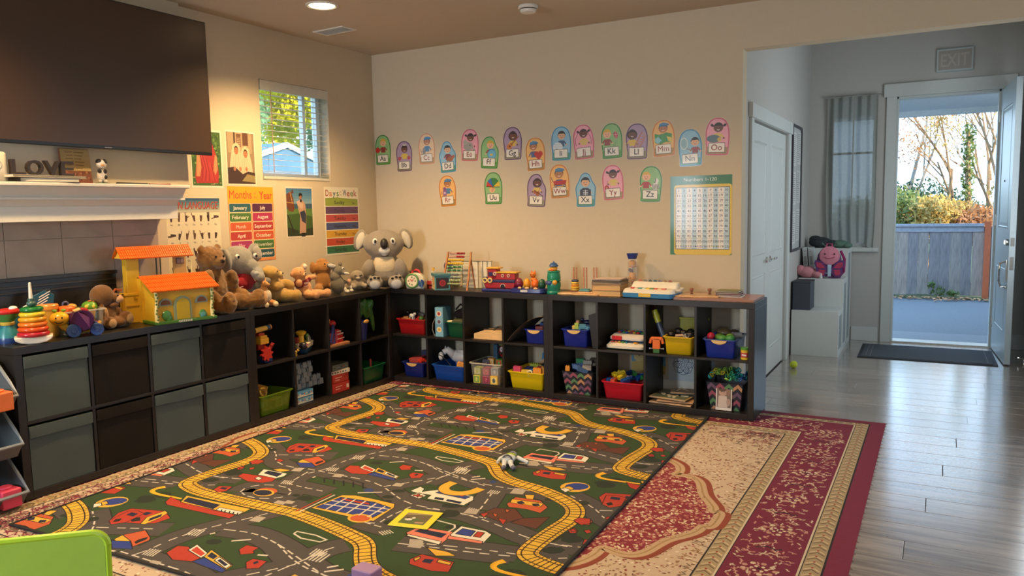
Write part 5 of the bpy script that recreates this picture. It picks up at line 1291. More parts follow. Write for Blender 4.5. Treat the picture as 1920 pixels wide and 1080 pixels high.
# curly brown bear beside the toy house
CB = mat((120, 84, 42), rough=.95, noise=.5, scale=22, bump=1.2, bscale=60, spec=.2, sheen=.4)
k = plush('curly_bear_plush', 'large curly golden brown bear plush beside the yellow toy house', (-.200, -1.590, T), 96,
    [(0, .02, .12, .10, .095, .13), (0, .02, .20, .085, .08, .08), (-.01, 0, .310, .082, .078, .075), (-.015, -.06, .29, .04, .04, .035), (-.068, .01, .365, .028, .018, .028), (.055, .01, .368, .028, .018, .028),
     (-.10, -.04, .16, .042, .045, .10, 12, 10, 0), (-.105, -.09, .09, .038, .045, .05), (.10, -.04, .15, .042, .045, .10, 20, -14, 0), (.13, -.09, .085, .038, .05, .04),
     (-.075, -.13, .052, .052, .085, .05), (-.08, -.19, .066, .046, .036, .064), (.11, -.10, .05, .055, .11, .05, 0, 0, 38), (.185, -.17, .062, .05, .04, .060), (.16, -.14, .05, .05, .05, .045)], None, .008, .012, .018, m=CB, sm=3, sc=1.1)
bit(k, 'nose', None, (-.018, -.098, .298, .014, .010, .010), m=EYE)
for e in (-1, 1): bit(k, 'eye', None, (-.012+e*.03, -.072, .325, .007, .006, .007), m=EYE)
bit(k, 'foot_pad', 'c0986c', (.212, -.196, .062, .030, .014, .042, 0, 0, 38))
# elephant with red shirt
EG = '8c8880'
k = plush('elephant_plush', 'grey elephant plush in a red jersey between the curly bear and the tan bear', (-.255, -1.325, T), 84,
    [(0, .02, .12, .085, .08, .12), (-.01, 0, .27, .098, .085, .09), (.035, -.05, .235, .055, .055, .05), (.055, -.10, .195, .036, .036, .036), (.040, -.14, .175, .030, .028, .028), (.012, -.155, .178, .026, .024, .026), (-.01, -.150, .198, .02, .02, .022),
     (-.108, -.02, .265, .024, .075, .088, 0, 0, -12), (-.112, .0, .205, .020, .055, .055), (.13, .02, .31, .075, .02, .055, 0, 25, 25), (-.085, -.05, .09, .035, .05, .05, 0, 0, 0), (.10, -.06, .13, .035, .07, .035, -20, 0, 30),
     (-.07, -.10, .045, .045, .08, .045), (-.07, -.165, .05, .040, .03, .048), (.07, -.10, .045, .045, .08, .045)], EG, .0075, .0015, sc=1.15)
bit(k, 'jersey', 'a82430', (0, .015, .145, .100, .092, .078), (-.075, -.02, .155, .045, .055, .045), (.08, -.02, .16, .045, .055, .04), vox=.006)
MB().tube([(.02, -.085, .19), (.035, -.10, .15), (.05, -.088, .165), (.04, -.09, .19)], .0022, 5).tube([(-.11, -.05, .125), (-.075, -.075, .115), (-.04, -.085, .125)], .0025, 5).ob('jersey_trim', plast((220, 200, 190)), k)
for x, y in ((-.055, -.065), (.062, -.072)):
    bit(k, 'eye', None, (x, y, .298, .014, .009, .015), m=EYEW); bit(k, 'pupil', None, (x+.003, y-.007, .296, .008, .005, .009), m=EYE)
bit(k, 'ear_lining', 'a09a90', (.135, .004, .308, .058, .010, .040, 0, 25, 25)); bit(k, 'trunk_tip', 'a8a49a', (-.004, -.166, .200, .016, .010, .014))
b_ = tag(MB().cbox((0, 0, .0), (.075, .012, .06), (-25, 0, 0)).ob('red_book', plast((190, 34, 38)), None, 35, .003, loc=(-.115, -1.33, T+.075), rotz=70), 'small bright red cloth book leaning on the elephant', 'toy book')
# small tan kangaroo
k = plush('kangaroo_plush', 'small tan and white kangaroo plush sitting in front of the elephant', (-.075, -1.285, T), 80,
    [(0, .0, .06, .042, .042, .055), (0, 0, .11, .028, .028, .035), (.0, -.012, .155, .024, .028, .022), (.012, -.035, .150, .014, .016, .012), (-.014, .0, .182, .008, .006, .02, 0, -20, 0), (.014, .0, .180, .008, .006, .02, 0, 20, 0), (-.035, -.035, .025, .026, .045, .022), (.035, -.035, .025, .026, .045, .022), (-.06, .01, .03, .04, .02, .018)], 'b8824c', .005, .001)
bit(k, 'belly', 'd0c0a4', (.008, -.030, .075, .028, .020, .040)); bit(k, 'foot', 'dcc49c', (-.036, -.075, .020, .018, .02, .018)); bit(k, 'foot', 'dcc49c', (.036, -.075, .020, .018, .02, .018))
for e in (-1, 1): bit(k, 'eye', None, (.004+e*.014, -.030, .163, .004, .004, .004), m=EYE)
# tan sitting bear, turned away to the right
k = plush('tan_bear_plush', 'plain tan bear plush slumped sideways behind the small kangaroo', (-.20, -1.075, T), 118,
    [(-.02, .0, .10, .085, .07, .095, 0, 12, 0), (-.07, .0, .155, .06, .055, .06), (-.095, -.01, .215, .062, .060, .052), (-.075, -.05, .205, .034, .034, .030), (-.055, .02, .25, .022, .014, .022), (-.14, .02, .235, .022, .014, .022),
     (.035, -.045, .125, .035, .07, .032, -15, 0, 25), (.05, -.10, .115, .032, .034, .032), (-.09, -.05, .12, .032, .05, .035), (.0, -.07, .045, .052, .085, .045, 0, 0, 15), (.02, -.15, .045, .045, .04, .045), (.10, -.03, .045, .07, .055, .045), (.16, -.06, .047, .042, .045, .047)], 'b08c4c', .007, .0012)
bit(k, 'muzzle', 'c8a468', (-.072, -.072, .203, .024, .018, .022)); bit(k, 'nose', None, (-.070, -.090, .210, .008, .005, .006), m=EYE)
for e in (-1, 1): bit(k, 'eye', None, (-.088+e*.024, -.066, .228, .005, .004, .005), m=EYE)
k = plush('brown_ball_plush', 'small dark brown plush peeping out behind the two bears', (-.335, -.91, T), 90, [(0, 0, .05, .05, .045, .05), (0, 0, .125, .055, .05, .055), (-.045, 0, .165, .016, .01, .016), (.045, 0, .165, .016, .01, .016)], '6c5030', .007, .002)
for e in (-1, 1): bit(k, 'eye', None, (e*.02, -.047, .135, .005, .004, .005), m=EYE)
# peach bear in red shirt
PB = 'cc9464'
k = plush('peach_bear_plush', 'peach coloured bear plush in a dark red shirt leaning to the left', (-.165, -.805, T), 84,
    [(-.01, .0, .075, .06, .05, .06), (-.035, .0, .135, .045, .04, .045), (-.06, -.005, .190, .055, .050, .046), (-.115, 0, .185, .016, .012, .02), (-.005, .0, .235, .024, .016, .024), (.035, -.01, .150, .045, .024, .022, 0, -8, -10), (.075, -.015, .152, .020, .02, .02), (-.08, -.03, .12, .022, .03, .03),
     (-.02, -.06, .032, .036, .075, .032, 0, 0, -8), (-.01, -.125, .034, .032, .028, .034), (.065, -.05, .032, .034, .075, .032, 0, 0, 35), (.115, -.105, .034, .032, .03, .034)], PB, .006, .001)
bit(k, 'shirt', '7c1c28', (-.03, .0, .115, .056, .050, .042, 0, -20, 0), (.025, -.004, .142, .026, .030, .028), (-.075, -.01, .115, .026, .034, .03), vox=.005)
MB().box(-.055, -.012, -.056, -.053, .118, .122).box(-.05, -.016, -.056, -.053, .110, .114).box(-.06, -.02, -.056, -.053, .096, .099).ob('shirt_print', plast((214, 190, 180)), k)
bit(k, 'muzzle', 'd8a474', (-.045, -.048, .178, .020, .015, .017)); bit(k, 'nose', None, (-.042, -.062, .186, .007, .005, .005), m=EYE); bit(k, 'ear_lining', 'd8c8b0', (-.003, -.010, .235, .020, .014, .020))
for x in (-.078, -.032): bit(k, 'eye', None, (x, -.046, .200, .005, .004, .005), m=EYE)
# brown dog plush and grey mouse
k = plush('brown_dog_plush', 'brown dog plush half hidden behind the grey mouse', (-.31, -.455, T), 62, [(0, 0, .10, .065, .06, .10), (0, 0, .195, .070, .062, .058), (0, .01, .235, .05, .045, .035), (.04, -.05, .205, .030, .03, .026), (-.08, 0, .20, .025, .02, .05), (.06, -.06, .05, .03, .06, .03), (-.06, -.06, .04, .035, .06, .035)], 'a0703c', .007, .003, .015)
bit(k, 'nose', None, (.048, -.080, .212, .009, .007, .007), m=EYE); bit(k, 'muzzle', 'c8b498', (.05, -.062, .198, .024, .018, .018))
for x in (-.005, .045): bit(k, 'eye', None, (x, -.065, .228, .006, .005, .006), m=EYE)
k = plush('grey_mouse_plush', 'grey mouse plush with white lined ears and white feet', (-.135, -.490, T), 84,
    [(0, .0, .075, .058, .05, .075, 0, -8, 0), (-.02, .0, .135, .042, .040, .045), (.0, -.01, .180, .042, .042, .040), (.028, -.045, .165, .024, .03, .020), (-.055, .0, .222, .042, .012, .022, 0, 12, -15), (.045, .01, .225, .02, .01, .018), (.045, -.03, .09, .015, .035, .015)], '706858', .005, .002)
bit(k, 'ear_lining', 'c8c0b0', (-.056, -.009, .222, .034, .007, .015, 0, 12, -15)); bit(k, 'muzzle', 'd8cdb8', (.034, -.070, .158, .026, .013, .010, 0, 15, 0))
bit(k, 'eye', None, (.018, -.048, .198, .010, .006, .008), m=EYEW); bit(k, 'pupil', None, (.020, -.053, .198, .005, .003, .005), m=EYE)
bit(k, 'foot', 'd8c8b4', (.035, -.065, .020, .018, .022, .014), (.028, -.055, .035, .010, .012, .018)); bit(k, 'foot', 'd8c8b4', (.095, -.045, .020, .018, .02, .014), (.098, -.04, .04, .010, .012, .022)); bit(k, 'hand', 'c89878', (.085, -.035, .085, .016, .016, .028))
k = plush('small_grey_plush', 'small round grey plush with dark closed eyes against the koala', (-.165, -.225, T), 50, [(0, 0, .055, .05, .05, .055), (.0, 0, .115, .055, .05, .048), (.05, -.04, .04, .022, .04, .022), (-.04, -.04, .035, .025, .04, .025)], '968a78', .006, .001)
for x in (-.02, .022): bit(k, 'eye', None, (x, -.050, .122, .012, .004, .004), m=EYE)
bit(k, 'muzzle', 'b8a890', (0, -.048, .102, .018, .012, .010))
# brown monkey by the bin
k = plush('monkey_plush', 'brown monkey plush between the clear toy bin and the yellow house', (-.20, -2.335, T), 96,
    [(0, .0, .07, .058, .05, .07), (-.02, .0, .185, .066, .058, .062), (.04, -.03, .165, .035, .035, .030), (.052, .01, .19, .014, .01, .02), (-.05, -.03, .09, .018, .025, .05), (-.045, -.045, .05, .016, .02, .04), (.055, -.02, .085, .028, .03, .03, 0, 0, 0), (-.04, -.075, .036, .036, .03, .036), (.03, -.05, .03, .035, .05, .03), (.075, -.065, .045, .040, .03, .045)], '6c4824', .006, .0015)
bit(k, 'face', 'c09468', (.048, -.052, .160, .026, .020, .022)); bit(k, 'foot_pad', 'a88458', (-.042, -.100, .034, .024, .010, .026)); bit(k, 'foot_pad', 'a88458', (.080, -.090, .045, .024, .010, .028)); bit(k, 'arm', 'b08458', (-.048, -.062, .085, .010, .010, .035))
for x in (.03, .062): bit(k, 'eye', None, (x, -.066, .182, .005, .004, .005), m=EYE)
bit(k, 'bow', '6c4424', (.02, -.045, .128, .03, .014, .014))

# ================================================================ TOYS ON THE LEFT SHELF TOP
# ring stacker
t = thing('ring_stacker', 'ring stacking toy with rainbow rings on a white rocking base', 'toy', (-.062, -2.815, T), 60)
b = MB(); out = [(-.085, .038), (.085, .038), (.078, .020), (.055, .007), (.02, .0005), (-.02, .0005), (-.055, .007), (-.078, .020)]
b.prism(out, -.045, .045).ob('rocker_base', plast((226, 208, 184)), t, 50, .006)
z = .048
for c, RR in (('b0202c', .058), ('d84c1c', .054), ('e07020', .050), ('e09420', .048), ('dcb428', .044), ('1c6c30', .038)):
    MB().torus((0, 0, z), RR-.002, .0165, sub=12, seg=32, sq=.8).cyl((0, 0, z), RR-.008, .02).ob('ring', plast(c, rough=.22), t, True); z += .0245
MB().cyl((0, 0, .21), .015, .03).ell((0, 0, z+.004), (.022, .022, .016)).ob('hub', plast((60, 90, 80)), t)
MB().cyl((0, 0, .245), .011, .11, r2=.006).ell((0, 0, .30), .006).ob('post', plast((224, 214, 190)), t)
# teal spinning toy
t = thing('wobble_top', 'teal and blue hourglass shaped toy with a red rim beside the ring stacker', 'toy', (-.20, -2.862, T), 80)
MB().lathe([(.050, 0), (.052, .02), (.050, .028)]).ob('foot', plast((32, 56, 110)), t)
MB().lathe([(.050, .028), (.044, .06), (.028, .085), (.026, .095)]).ob('lower_bowl', plast((46, 120, 128)), t)
MB().lathe([(.030, .090), (.033, .095), (.033, .103), (.030, .107)]).ob('waist_band', plast((222, 178, 70)), t)
MB().lathe([(.028, .107), (.046, .13), (.050, .148)]).ob('upper_bowl', plast((72, 130, 60)), t)
MB().torus((0, 0, .158), .044, .013).cyl((0, 0, .158), .04, .02).ob('rim', plast((190, 40, 34)), t)
MB().ell((.03, 0, .172), (.02, .02, .012)).ob('bead', EYEW, t)
# blue round toy and spatula toy behind
t = thing('bubble_paddle', 'dark teal round paddle toy lying behind the hourglass toy', 'toy', (-.31, -2.80, T), 90)
MB().lathe([(.055, 0), (.06, .01), (.06, .09), (.05, .12), (.02, .14), (0, .142)]).ob('dome', plast((26, 84, 104)), t); MB().tube([(-.09, -.03, .09), (.02, -.045, .14), (.08, -.04, .17)], .006).ob('handle', plast((206, 200, 190)), t)
t = thing('toy_spatula', 'dark teal slotted toy spatula standing up behind the ring stacker', 'toy', (-.27, -2.66, T), 78)
MB().tube([(-.10, 0, .02), (-.02, 0, .13), (.0, 0, .16)], .009).ob('handle', plast((28, 74, 92)), t)
b = MB(); b.prism([(-.05, .150), (-.025, .215), (.03, .240), (.075, .215), (.07, .17), (.0, .150)], -.006, .006).ob('blade', plast((28, 74, 92)), t, 35, .002)
for q in range(4): link('slot', MB().cbox((.012+.009*q*.6, -.0075, .172+.016*q), (.062, .002, .0045), (0, -28, 0)).mesh('slot', EYEW), t)
# tub with orange lid and clear bin of toys
t = thing('play_dough_jar', 'yellow plastic jar with an orange lid behind the ring stacker', 'jar', (-.205, -2.655, T), 90)
MB().lathe([(.044, 0), (.047, .01), (.047, .145)]).ob('jar', mat((196, 142, 50), rough=.3, noise=.05, scale=5), t); MB().lathe([(.051, .145), (.052, .165), (.048, .170), (0, .170)]).ob('lid', plast((222, 140, 54)), t)
M_CLEAR = mat((226, 222, 210), rough=.12, alpha=.22, noise=0)
def clear_bin(name, label, loc, rz, w_, d, h, rim='d8d0c0'):
    t = thing(name, label, 'storage bin', loc, rz)
    k = .88
    MB().rrect([(.002, w_/2*k, d/2*k, .012), (.004, w_/2*k+.002, d/2*k+.002, .014), (h, w_/2, d/2, .016)], cap=False).rrect([(.001, w_/2*k, d/2*k, .012), (.003, w_/2*k, d/2*k, .012)]).ob('clear_body', M_CLEAR, t, 50)
    MB().rrect([(h-.004, w_/2+.001, d/2+.001, .016), (h-.004, w_/2+.009, d/2+.009, .02), (h+.003, w_/2+.009, d/2+.009, .02), (h+.003, w_/2-.001, d/2-.001, .016)], cap=False).ob('rim', mat(rim, rough=.2, alpha=.75, noise=0), t, 50)
    return t
clear_bin('clear_toy_bin', 'clear plastic bin of small toys behind the snail toy', (-.185, -2.505, T), 84, .205, .17, .125)
def toy(name, label, mb, c, loc, rz=0, grp=None, bevel=0, smooth=40, m=None): return tag(mb.ob(name, m or plast(c), None, smooth, bevel, loc=loc, rotz=rz), label, 'toy', grp)
g_ = 'toys in the clear bin'
toy('toy_block', 'orange toy with rounded corners on top of the clear bin', MB().cbox((0, 0, .025), (.075, .06, .05)), 'dc6420', (-.16, -2.585, T+.105), 10, g_, .012)
toy('yellow_cup', 'yellow toy cup inside the clear bin', MB().lathe([(.03, 0), (.042, .07), (.038, .07), (.027, .004)]), 'd8a030', (-.17, -2.46, T+.055), 0, g_)
toy('red_block', 'red toy block in the clear bin', MB().cbox((0, 0, .025), (.09, .10, .048)), 'a03438', (-.175, -2.46, T+.005), 5, g_, .006)
toy('pink_cup', 'pink toy ring at the left of the clear bin', MB().torus((0, 0, .03), .03, .014), 'c47080', (-.17, -2.55, T+.07), 0, g_)
toy('green_block', 'green toy block at the bottom of the clear bin', MB().cbox((0, 0, .03), (.07, .08, .06)), '3c7c50', (-.18, -2.55, T+.005), 0, g_, .005)
t = thing('toy_monkey_head', 'teal toy with a yellow cap and curled grey arm in the clear bin', 'toy', (-.22, -2.53, T+.06), 90, g_)
MB().ell((0, 0, .05), (.04, .03, .035)).ob('body', plast((40, 96, 100)), t); MB().ell((.012, 0, .080), (.028, .025, .018)).ob('cap', plast((196, 150, 74)), t); MB().torus((-.02, 0, .095), .016, .005, (90, 20, 0), arc=.7).ob('arm', plast((84, 84, 110)), t)
t = thing('turtle_toy', 'round green toy with yellow eyes on a pale blue cup in the clear bin', 'toy', (-.19, -2.435, T+.075), 70, g_)
MB().ell((0, 0, .055), (.042, .042, .036)).ob('shell', plast((92, 142, 40)), t); MB().cyl((0, 0, .02), .034, .05).ob('cup', plast((96, 148, 176)), t)
MB().ell((-.022, -.036, .062), (.010, .006, .012)).ell((.012, -.040, .062), (.008, .005, .010)).ob('eye', plast((214, 190, 60)), t); MB().ell((.0, -.012, .090), (.010, .01, .005)).ell((.018, -.012, .085), (.006, .006, .004)).ob('spots', plast((190, 90, 50)), t)
# snail
t = thing('snail_pull_toy', 'smiling yellow and purple snail toy on blue wheels', 'toy', (-.075, -2.585, T), 66)
MB().ell((-.078, -.012, .100), (.047, .040, .036)).ob('head', plast((228, 170, 36), rough=.25), t)
MB().tube([(-.072, 0, .085), (-.055, 0, .055), (-.035, 0, .034), (.07, 0, .032), (.105, 0, .048), (.112, 0, .07)], [.020, .022, .020, .018, .012, .007]).ob('neck_and_tail', plast((226, 176, 60)), t)
MB().cyl((.025, 0, .082), .056, .056, (90, 0, 0), seg=32).torus((.025, -.022, .082), .05, .009, (90, 0, 0), seg=32).torus((.025, .022, .082), .05, .009, (90, 0, 0), seg=32).ob('shell', plast((72, 30, 74), rough=.3), t)
MB().cyl((.022, -.030, .072), .027, .006, (90, 0, 0)).ob('shell_hub', plast((150, 90, 80)), t); MB().cyl((.022, -.034, .072), .019, .006, (90, 0, 0)).ob('shell_button', plast((190, 120, 90)), t)
MB().cbox((.004, -.006, .138), (.034, .052, .012), (0, -18, 0)).ob('yellow_key', plast((232, 190, 110)), t, 35, .003); MB().cbox((.040, -.006, .138), (.030, .052, .012), (0, 18, 0)).ob('red_key', plast((186, 40, 44)), t, 35, .003)
for x, r_ in ((-.02, .034), (.088, .032)):
    for y in (-.044, .044): MB().cyl((x, y, r_), r_, .026, (90, 0, 0), seg=28).cyl((x, y*1.3, r_), r_*.4, .004, (90, 0, 0)).ob('wheel', mat((44, 72, 130), rough=.8, bump=.4), t, 40, .003)
for x in (-.096, -.056): MB().ell((x, -.004, .142), (.012, .010, .008)).cyl((x, -.004, .133), .004, .016).ob('antenna', plast((106, 150, 50)), t)
for x in (-.098, -.070): MB().ell((x, -.050, .108), (.0035, .002, .005)).ob('eye', EYE, t)
MB().tube([(-.104, -.046, .090), (-.094, -.052, .082), (-.080, -.054, .080), (-.066, -.051, .086)], .002, 5).ob('smile', EYE, t)

# yellow toy house
hs = thing('toy_house', 'yellow toy villa with orange tiled roofs and a green base', 'toy house', (-.005, -2.165, T), 77)
YL, YD, OR, CRM = plast((206, 160, 40)), plast((184, 134, 24)), plast((216, 100, 24), rough=.4), plast((224, 206, 140))
MB().box(-.005, .365, -.005, .17, 0, .018).box(.0, .36, .02, .33, 0, .006).ob('base', plast((66, 112, 36)), hs, None, .004)
def arch(x, z, w_, h, n=10): return [(x-w_, z), (x+w_, z), (x+w_, z+h)]+[(x+w_*math.cos(PI*i/n), z+h+w_*math.sin(PI*i/n)) for i in range(1, n)]+[(x-w_, z+h)]
MB().box(.015, .345, .018, .028, .018, .205).prism([(.018, .205), (.17, .27), (.17, .018), (.018, .018)], .012, .020, 'x').prism([(.018, .205), (.17, .27), (.17, .018), (.018, .018)], .338, .346, 'x').ob('front_walls', YL, hs, None)
MB().prism(arch(.165, .018, .052, .085), .006, .018).ob('door_frame', plast((130, 140, 108)), hs, 30)
MB().prism(arch(.165, .019, .038, .085), .003, .008).ob('door_panel', plast((180, 150, 24)), hs, 30)
for x in (.065, .280):
    MB().prism(arch(x, .105, .038, .005), .010, .018).ob('window_frame', plast((130, 144, 130)), hs, 30); MB().prism(arch(x, .111, .027, .002), .007, .012).ob('window_pane', plast((110, 62, 30)), hs, 30)
for x, s_ in ((.07, 1), (.285, .8)):
    MB().ell((x, .014, .048*s_), (.028*s_, .008, .030*s_)).ell((x+.012, .014, .03), (.02*s_, .007, .022*s_)).ob('painted_bush', plast((70, 124, 60)), hs)
MB().ell((.285, .010, .030), (.017, .006, .022)).ob('fountain', plast((80, 140, 140)), hs)
for x in (.010, .342):
    MB().tube([(x, .006, .012), (x-.004, .006, .07), (x+.004, .006, .14), (x, .006, .20)], [.012, .009, .009, .010], 8).ob('column', CRM, hs)
    c = MB()
    for q in range(9): c.ell((x+.006*math.sin(q*2), -.003, .03+.018*q), (.006, .005, .006))
    c.ob('vine', plast((84, 110, 50)), hs)
P = Print(.0003); P.rect(.13, .21, .004, .015, 'e0dcc8', 0)
for q in range(7): P.rect(.134+.0105*q, .140+.0105*q, .005, .014, '5c5c48', 1)
link('doorstep_plate', P.mesh('doorstep_plate', MATTE, True, .0055), hs)
def roof(x0, x1, ya, za, yb, zb, nm='roof', th=.007, pitch=.0125):
    b = MB(); n_ = int((x1-x0)/pitch); d = Vector((0, yb-ya, zb-za)); L_ = d.length; d.normalize(); nr = Vector((0, -d.z, d.y)); nr = nr if nr.z > 0 else -nr
    b.loops([[tuple(Vector((x, ya, za))+nr*e) for x, e in ((x0, 0), (x1, 0), (x1, th*.5), (x0, th*.5))], [tuple(Vector((x, yb, zb))+nr*e) for x, e in ((x0, 0), (x1, 0), (x1, th*.5), (x0, th*.5))]])
    o = b.ob(nm, OR, hs, None)
    for r_ in range(4):
        rb = MB()
        for k_ in range(n_):
            x = x0+(k_+.5)*(x1-x0)/n_; p = Vector((x, ya, za))+d*L_*r_/4+nr*(th*.5+.0015); q = Vector((x, ya, za))+d*L_*(r_+1)/4+nr*th*.5
            rb.tube([p, q], [.0052, .0038], 6)
        rb.ob('tile_row', OR, o, 40)
roof(-.022, .385, -.018, .190, .150, .272, 'lower_roof')
MB().prism([(.17, .265), (.30, .265), (.30, .258), (.17, .258)], .0, .36, 'x').ob('upper_deck', plast((120, 34, 30)), hs, None)
MB().box(.0, .012, .17, .33, .0, .26).box(.0, .36, .325, .333, .0, .26).ob('back_walls', YL, hs, None)
MB().box(-.075, .030, .215, .290, 0, .17).box(-.058, .016, .221, .279, .17, .385).box(-.080, .034, .211, .294, .160, .176).ob('tower', YL, hs, None, .003)
MB().box(-.090, -.075, .222, .255, .0, .15).box(-.030, -.018, .208, .212, .14, .156).box(-.079, .034, .209, .213, .10, .104).ob('tower_ribs', YD, hs, None)
MB().prism([(.200, .385), (.310, .385), (.255, .430)], -.080, .034, 'x').box(-.084, .038, .196, .314, .378, .388).ob('gable', plast((226, 176, 60)), hs, None, .002)
roof(-.095, .335, .190, .375, .255, .440, 'upper_roof_front'); roof(-.095, .335, .320, .375, .255, .440, 'upper_roof_back')
MB().box(-.095, .335, .248, .262, .436, .446).ob('ridge', OR, hs, None, .003)
MB().cyl((.325, .205, .325), .004, .13).ob('thin_post', CRM, hs)
MB().box(.255, .335, .300, .306, .26, .38).ob('window_wall', plast((206, 160, 84)), hs, None); MB().box(.272, .322, .296, .300, .325, .362).ob('upper_window', plast((96, 60, 50)), hs, None); MB().box(.276, .296, .293, .296, .33, .357).box(.300, .318, .293, .296, .33, .357).ob('upper_pane', plast((150, 120, 110)), hs, None)
MB().box(.150, .156, .30, .306, .26, .38).box(.175, .180, .30, .306, .26, .38).box(.150, .18, .30, .306, .372, .38).ob('ladder_frame', plast((80, 96, 70)), hs, None)
MB().tube([(-.06, .30, .19), (-.095, .30, .20), (-.11, .295, .185)], .007).ob('side_hook', plast((176, 90, 50)), hs)

# ================================================================ TOYS ON THE BACK WALL SHELF TOP
def part(t, nm, mb, c, smooth=40, bevel=0, m=None, **k): return mb.ob(nm, m or plast(c), t, smooth, bevel, **k)
# toy clock
t = thing('toy_clock', 'round green rimmed toy clock with a red handle beside the koala', 'toy', (.215, .045, T), 12)
part(t, 'case', MB().prism([(x*1.0, z) for x, z in [(-.075, .0), (.078, .0), (.088, .045), (.070, .10), (.035, .128), (-.030, .128), (-.068, .10), (-.085, .05)]], -.026, .03), (206, 196, 170), 35, .010)
part(t, 'green_ring', MB().torus((-.020, -.030, .066), .052, .009, (90, 0, 0), seg=30), (84, 128, 64)); part(t, 'dial', MB().cyl((-.020, -.030, .066), .046, .012, (90, 0, 0), seg=30), (222, 206, 176))
part(t, 'hour_marks', MB().ell((-.02, -.037, .096), .006).ell((-.02, -.037, .036), .006).ell((.010, -.037, .066), .006).ell((-.05, -.037, .066), .006).ell((.001, -.037, .088), .005).ell((-.041, -.037, .045), .005), (96, 110, 60)); part(t, 'hands', MB().cbox((-.026, -.038, .072), (.03, .003, .006), (0, 40, 0)).cbox((-.014, -.038, .072), (.02, .003, .006), (0, -50, 0)), (190, 90, 60))
part(t, 'blue_button', MB().cyl((.056, -.028, .050), .028, .012, (90, 0, 0)).torus((.056, -.034, .050), .016, .003, (90, 0, 0)), (60, 100, 150)); part(t, 'handle', MB().tube([(-.034, 0, .122), (-.026, 0, .146), (0, 0, .153), (.026, 0, .146), (.036, 0, .122)], .009), (196, 52, 58))
# clear carousel
t = thing('clear_dome_toy', 'red based toy with a clear dome and yellow star behind the clock', 'toy', (.30, .17, T), 0)
part(t, 'base', MB().lathe([(.055, 0), (.056, .05), (.050, .058)]).torus((0, 0, .03), .056, .006), (150, 40, 34)); part(t, 'dome', MB().lathe([(.050, .058), (.046, .10), (.030, .128), (.008, .138), (0, .138)]), None, m=M_CLEAR)
part(t, 'balls', MB().ell((.015, 0, .075), .013).ell((-.018, .005, .072), .012), (210, 190, 170)); part(t, 'star', MB().prism([((.020 if q % 2 else .009)*math.cos(PI*q/5+.3), .150+(.020 if q % 2 else .009)*math.sin(PI*q/5+.3)) for q in range(10)], -.004, .004), (216, 166, 60))
# picture cube with lid
t = thing('picture_cube', 'teal edged cardboard cube with a yellow creature and a red disc on its sides', 'toy box', (.437, .075, T), 45)
part(t, 'box', MB().box(-.062, .062, -.062, .062, 0, .112), (206, 190, 160), None, .003); part(t, 'lid', MB().box(-.068, .068, -.068, .068, .108, .130), (70, 116, 122), None, .003)
P = Print(); P.rect(-.058, .058, -.05, .05, 'd4c090', 0); random.seed(1)
for q in range(22): P.circ(random.uniform(-.03, .03), random.uniform(-.036, .036), random.uniform(.006, .014), random.choice(('d8a030', 'c87c28', 'e0b848')), 1, n=8)
P.circ(-.008, .012, .005, '3c2410', 2, n=7); P.circ(.014, .012, .005, '3c2410', 2, n=7); P.line([(-.01, -.012), (.012, -.008)], .004, '3c2410', 2)
link('left_picture', P.mesh('left_picture', MATTE, True, .0625), t, 0, (0, 0, .055), rotz=-90)
P = Print(); P.rect(-.062, .062, -.055, .053, '4c8488', 0); P.rect(-.050, .050, -.044, .042, '28242c', 1); P.circ(.0, .0, .026, 'a02c34', 2); P.circ(0, 0, .018, '80202c', 3)
link('right_picture', P.mesh('right_picture', MATTE, True, .0625), t, 0, (0, 0, .055), rotz=0)
# lollipop shaped toy
t = thing('magnifier_toy', 'dark blue and red round toy leaning on the wall behind the abacus', 'toy', (.35, .32, T), 0)
part(t, 'disc', MB().torus((0, 0, .165), .030, .014, (90, 0, 0)).cyl((0, 0, .165), .03, .008, (90, 0, 0)), (62, 48, 96)); part(t, 'stem', MB().tube([(0, 0, 0), (0, 0, .13)], .012), (140, 50, 50))
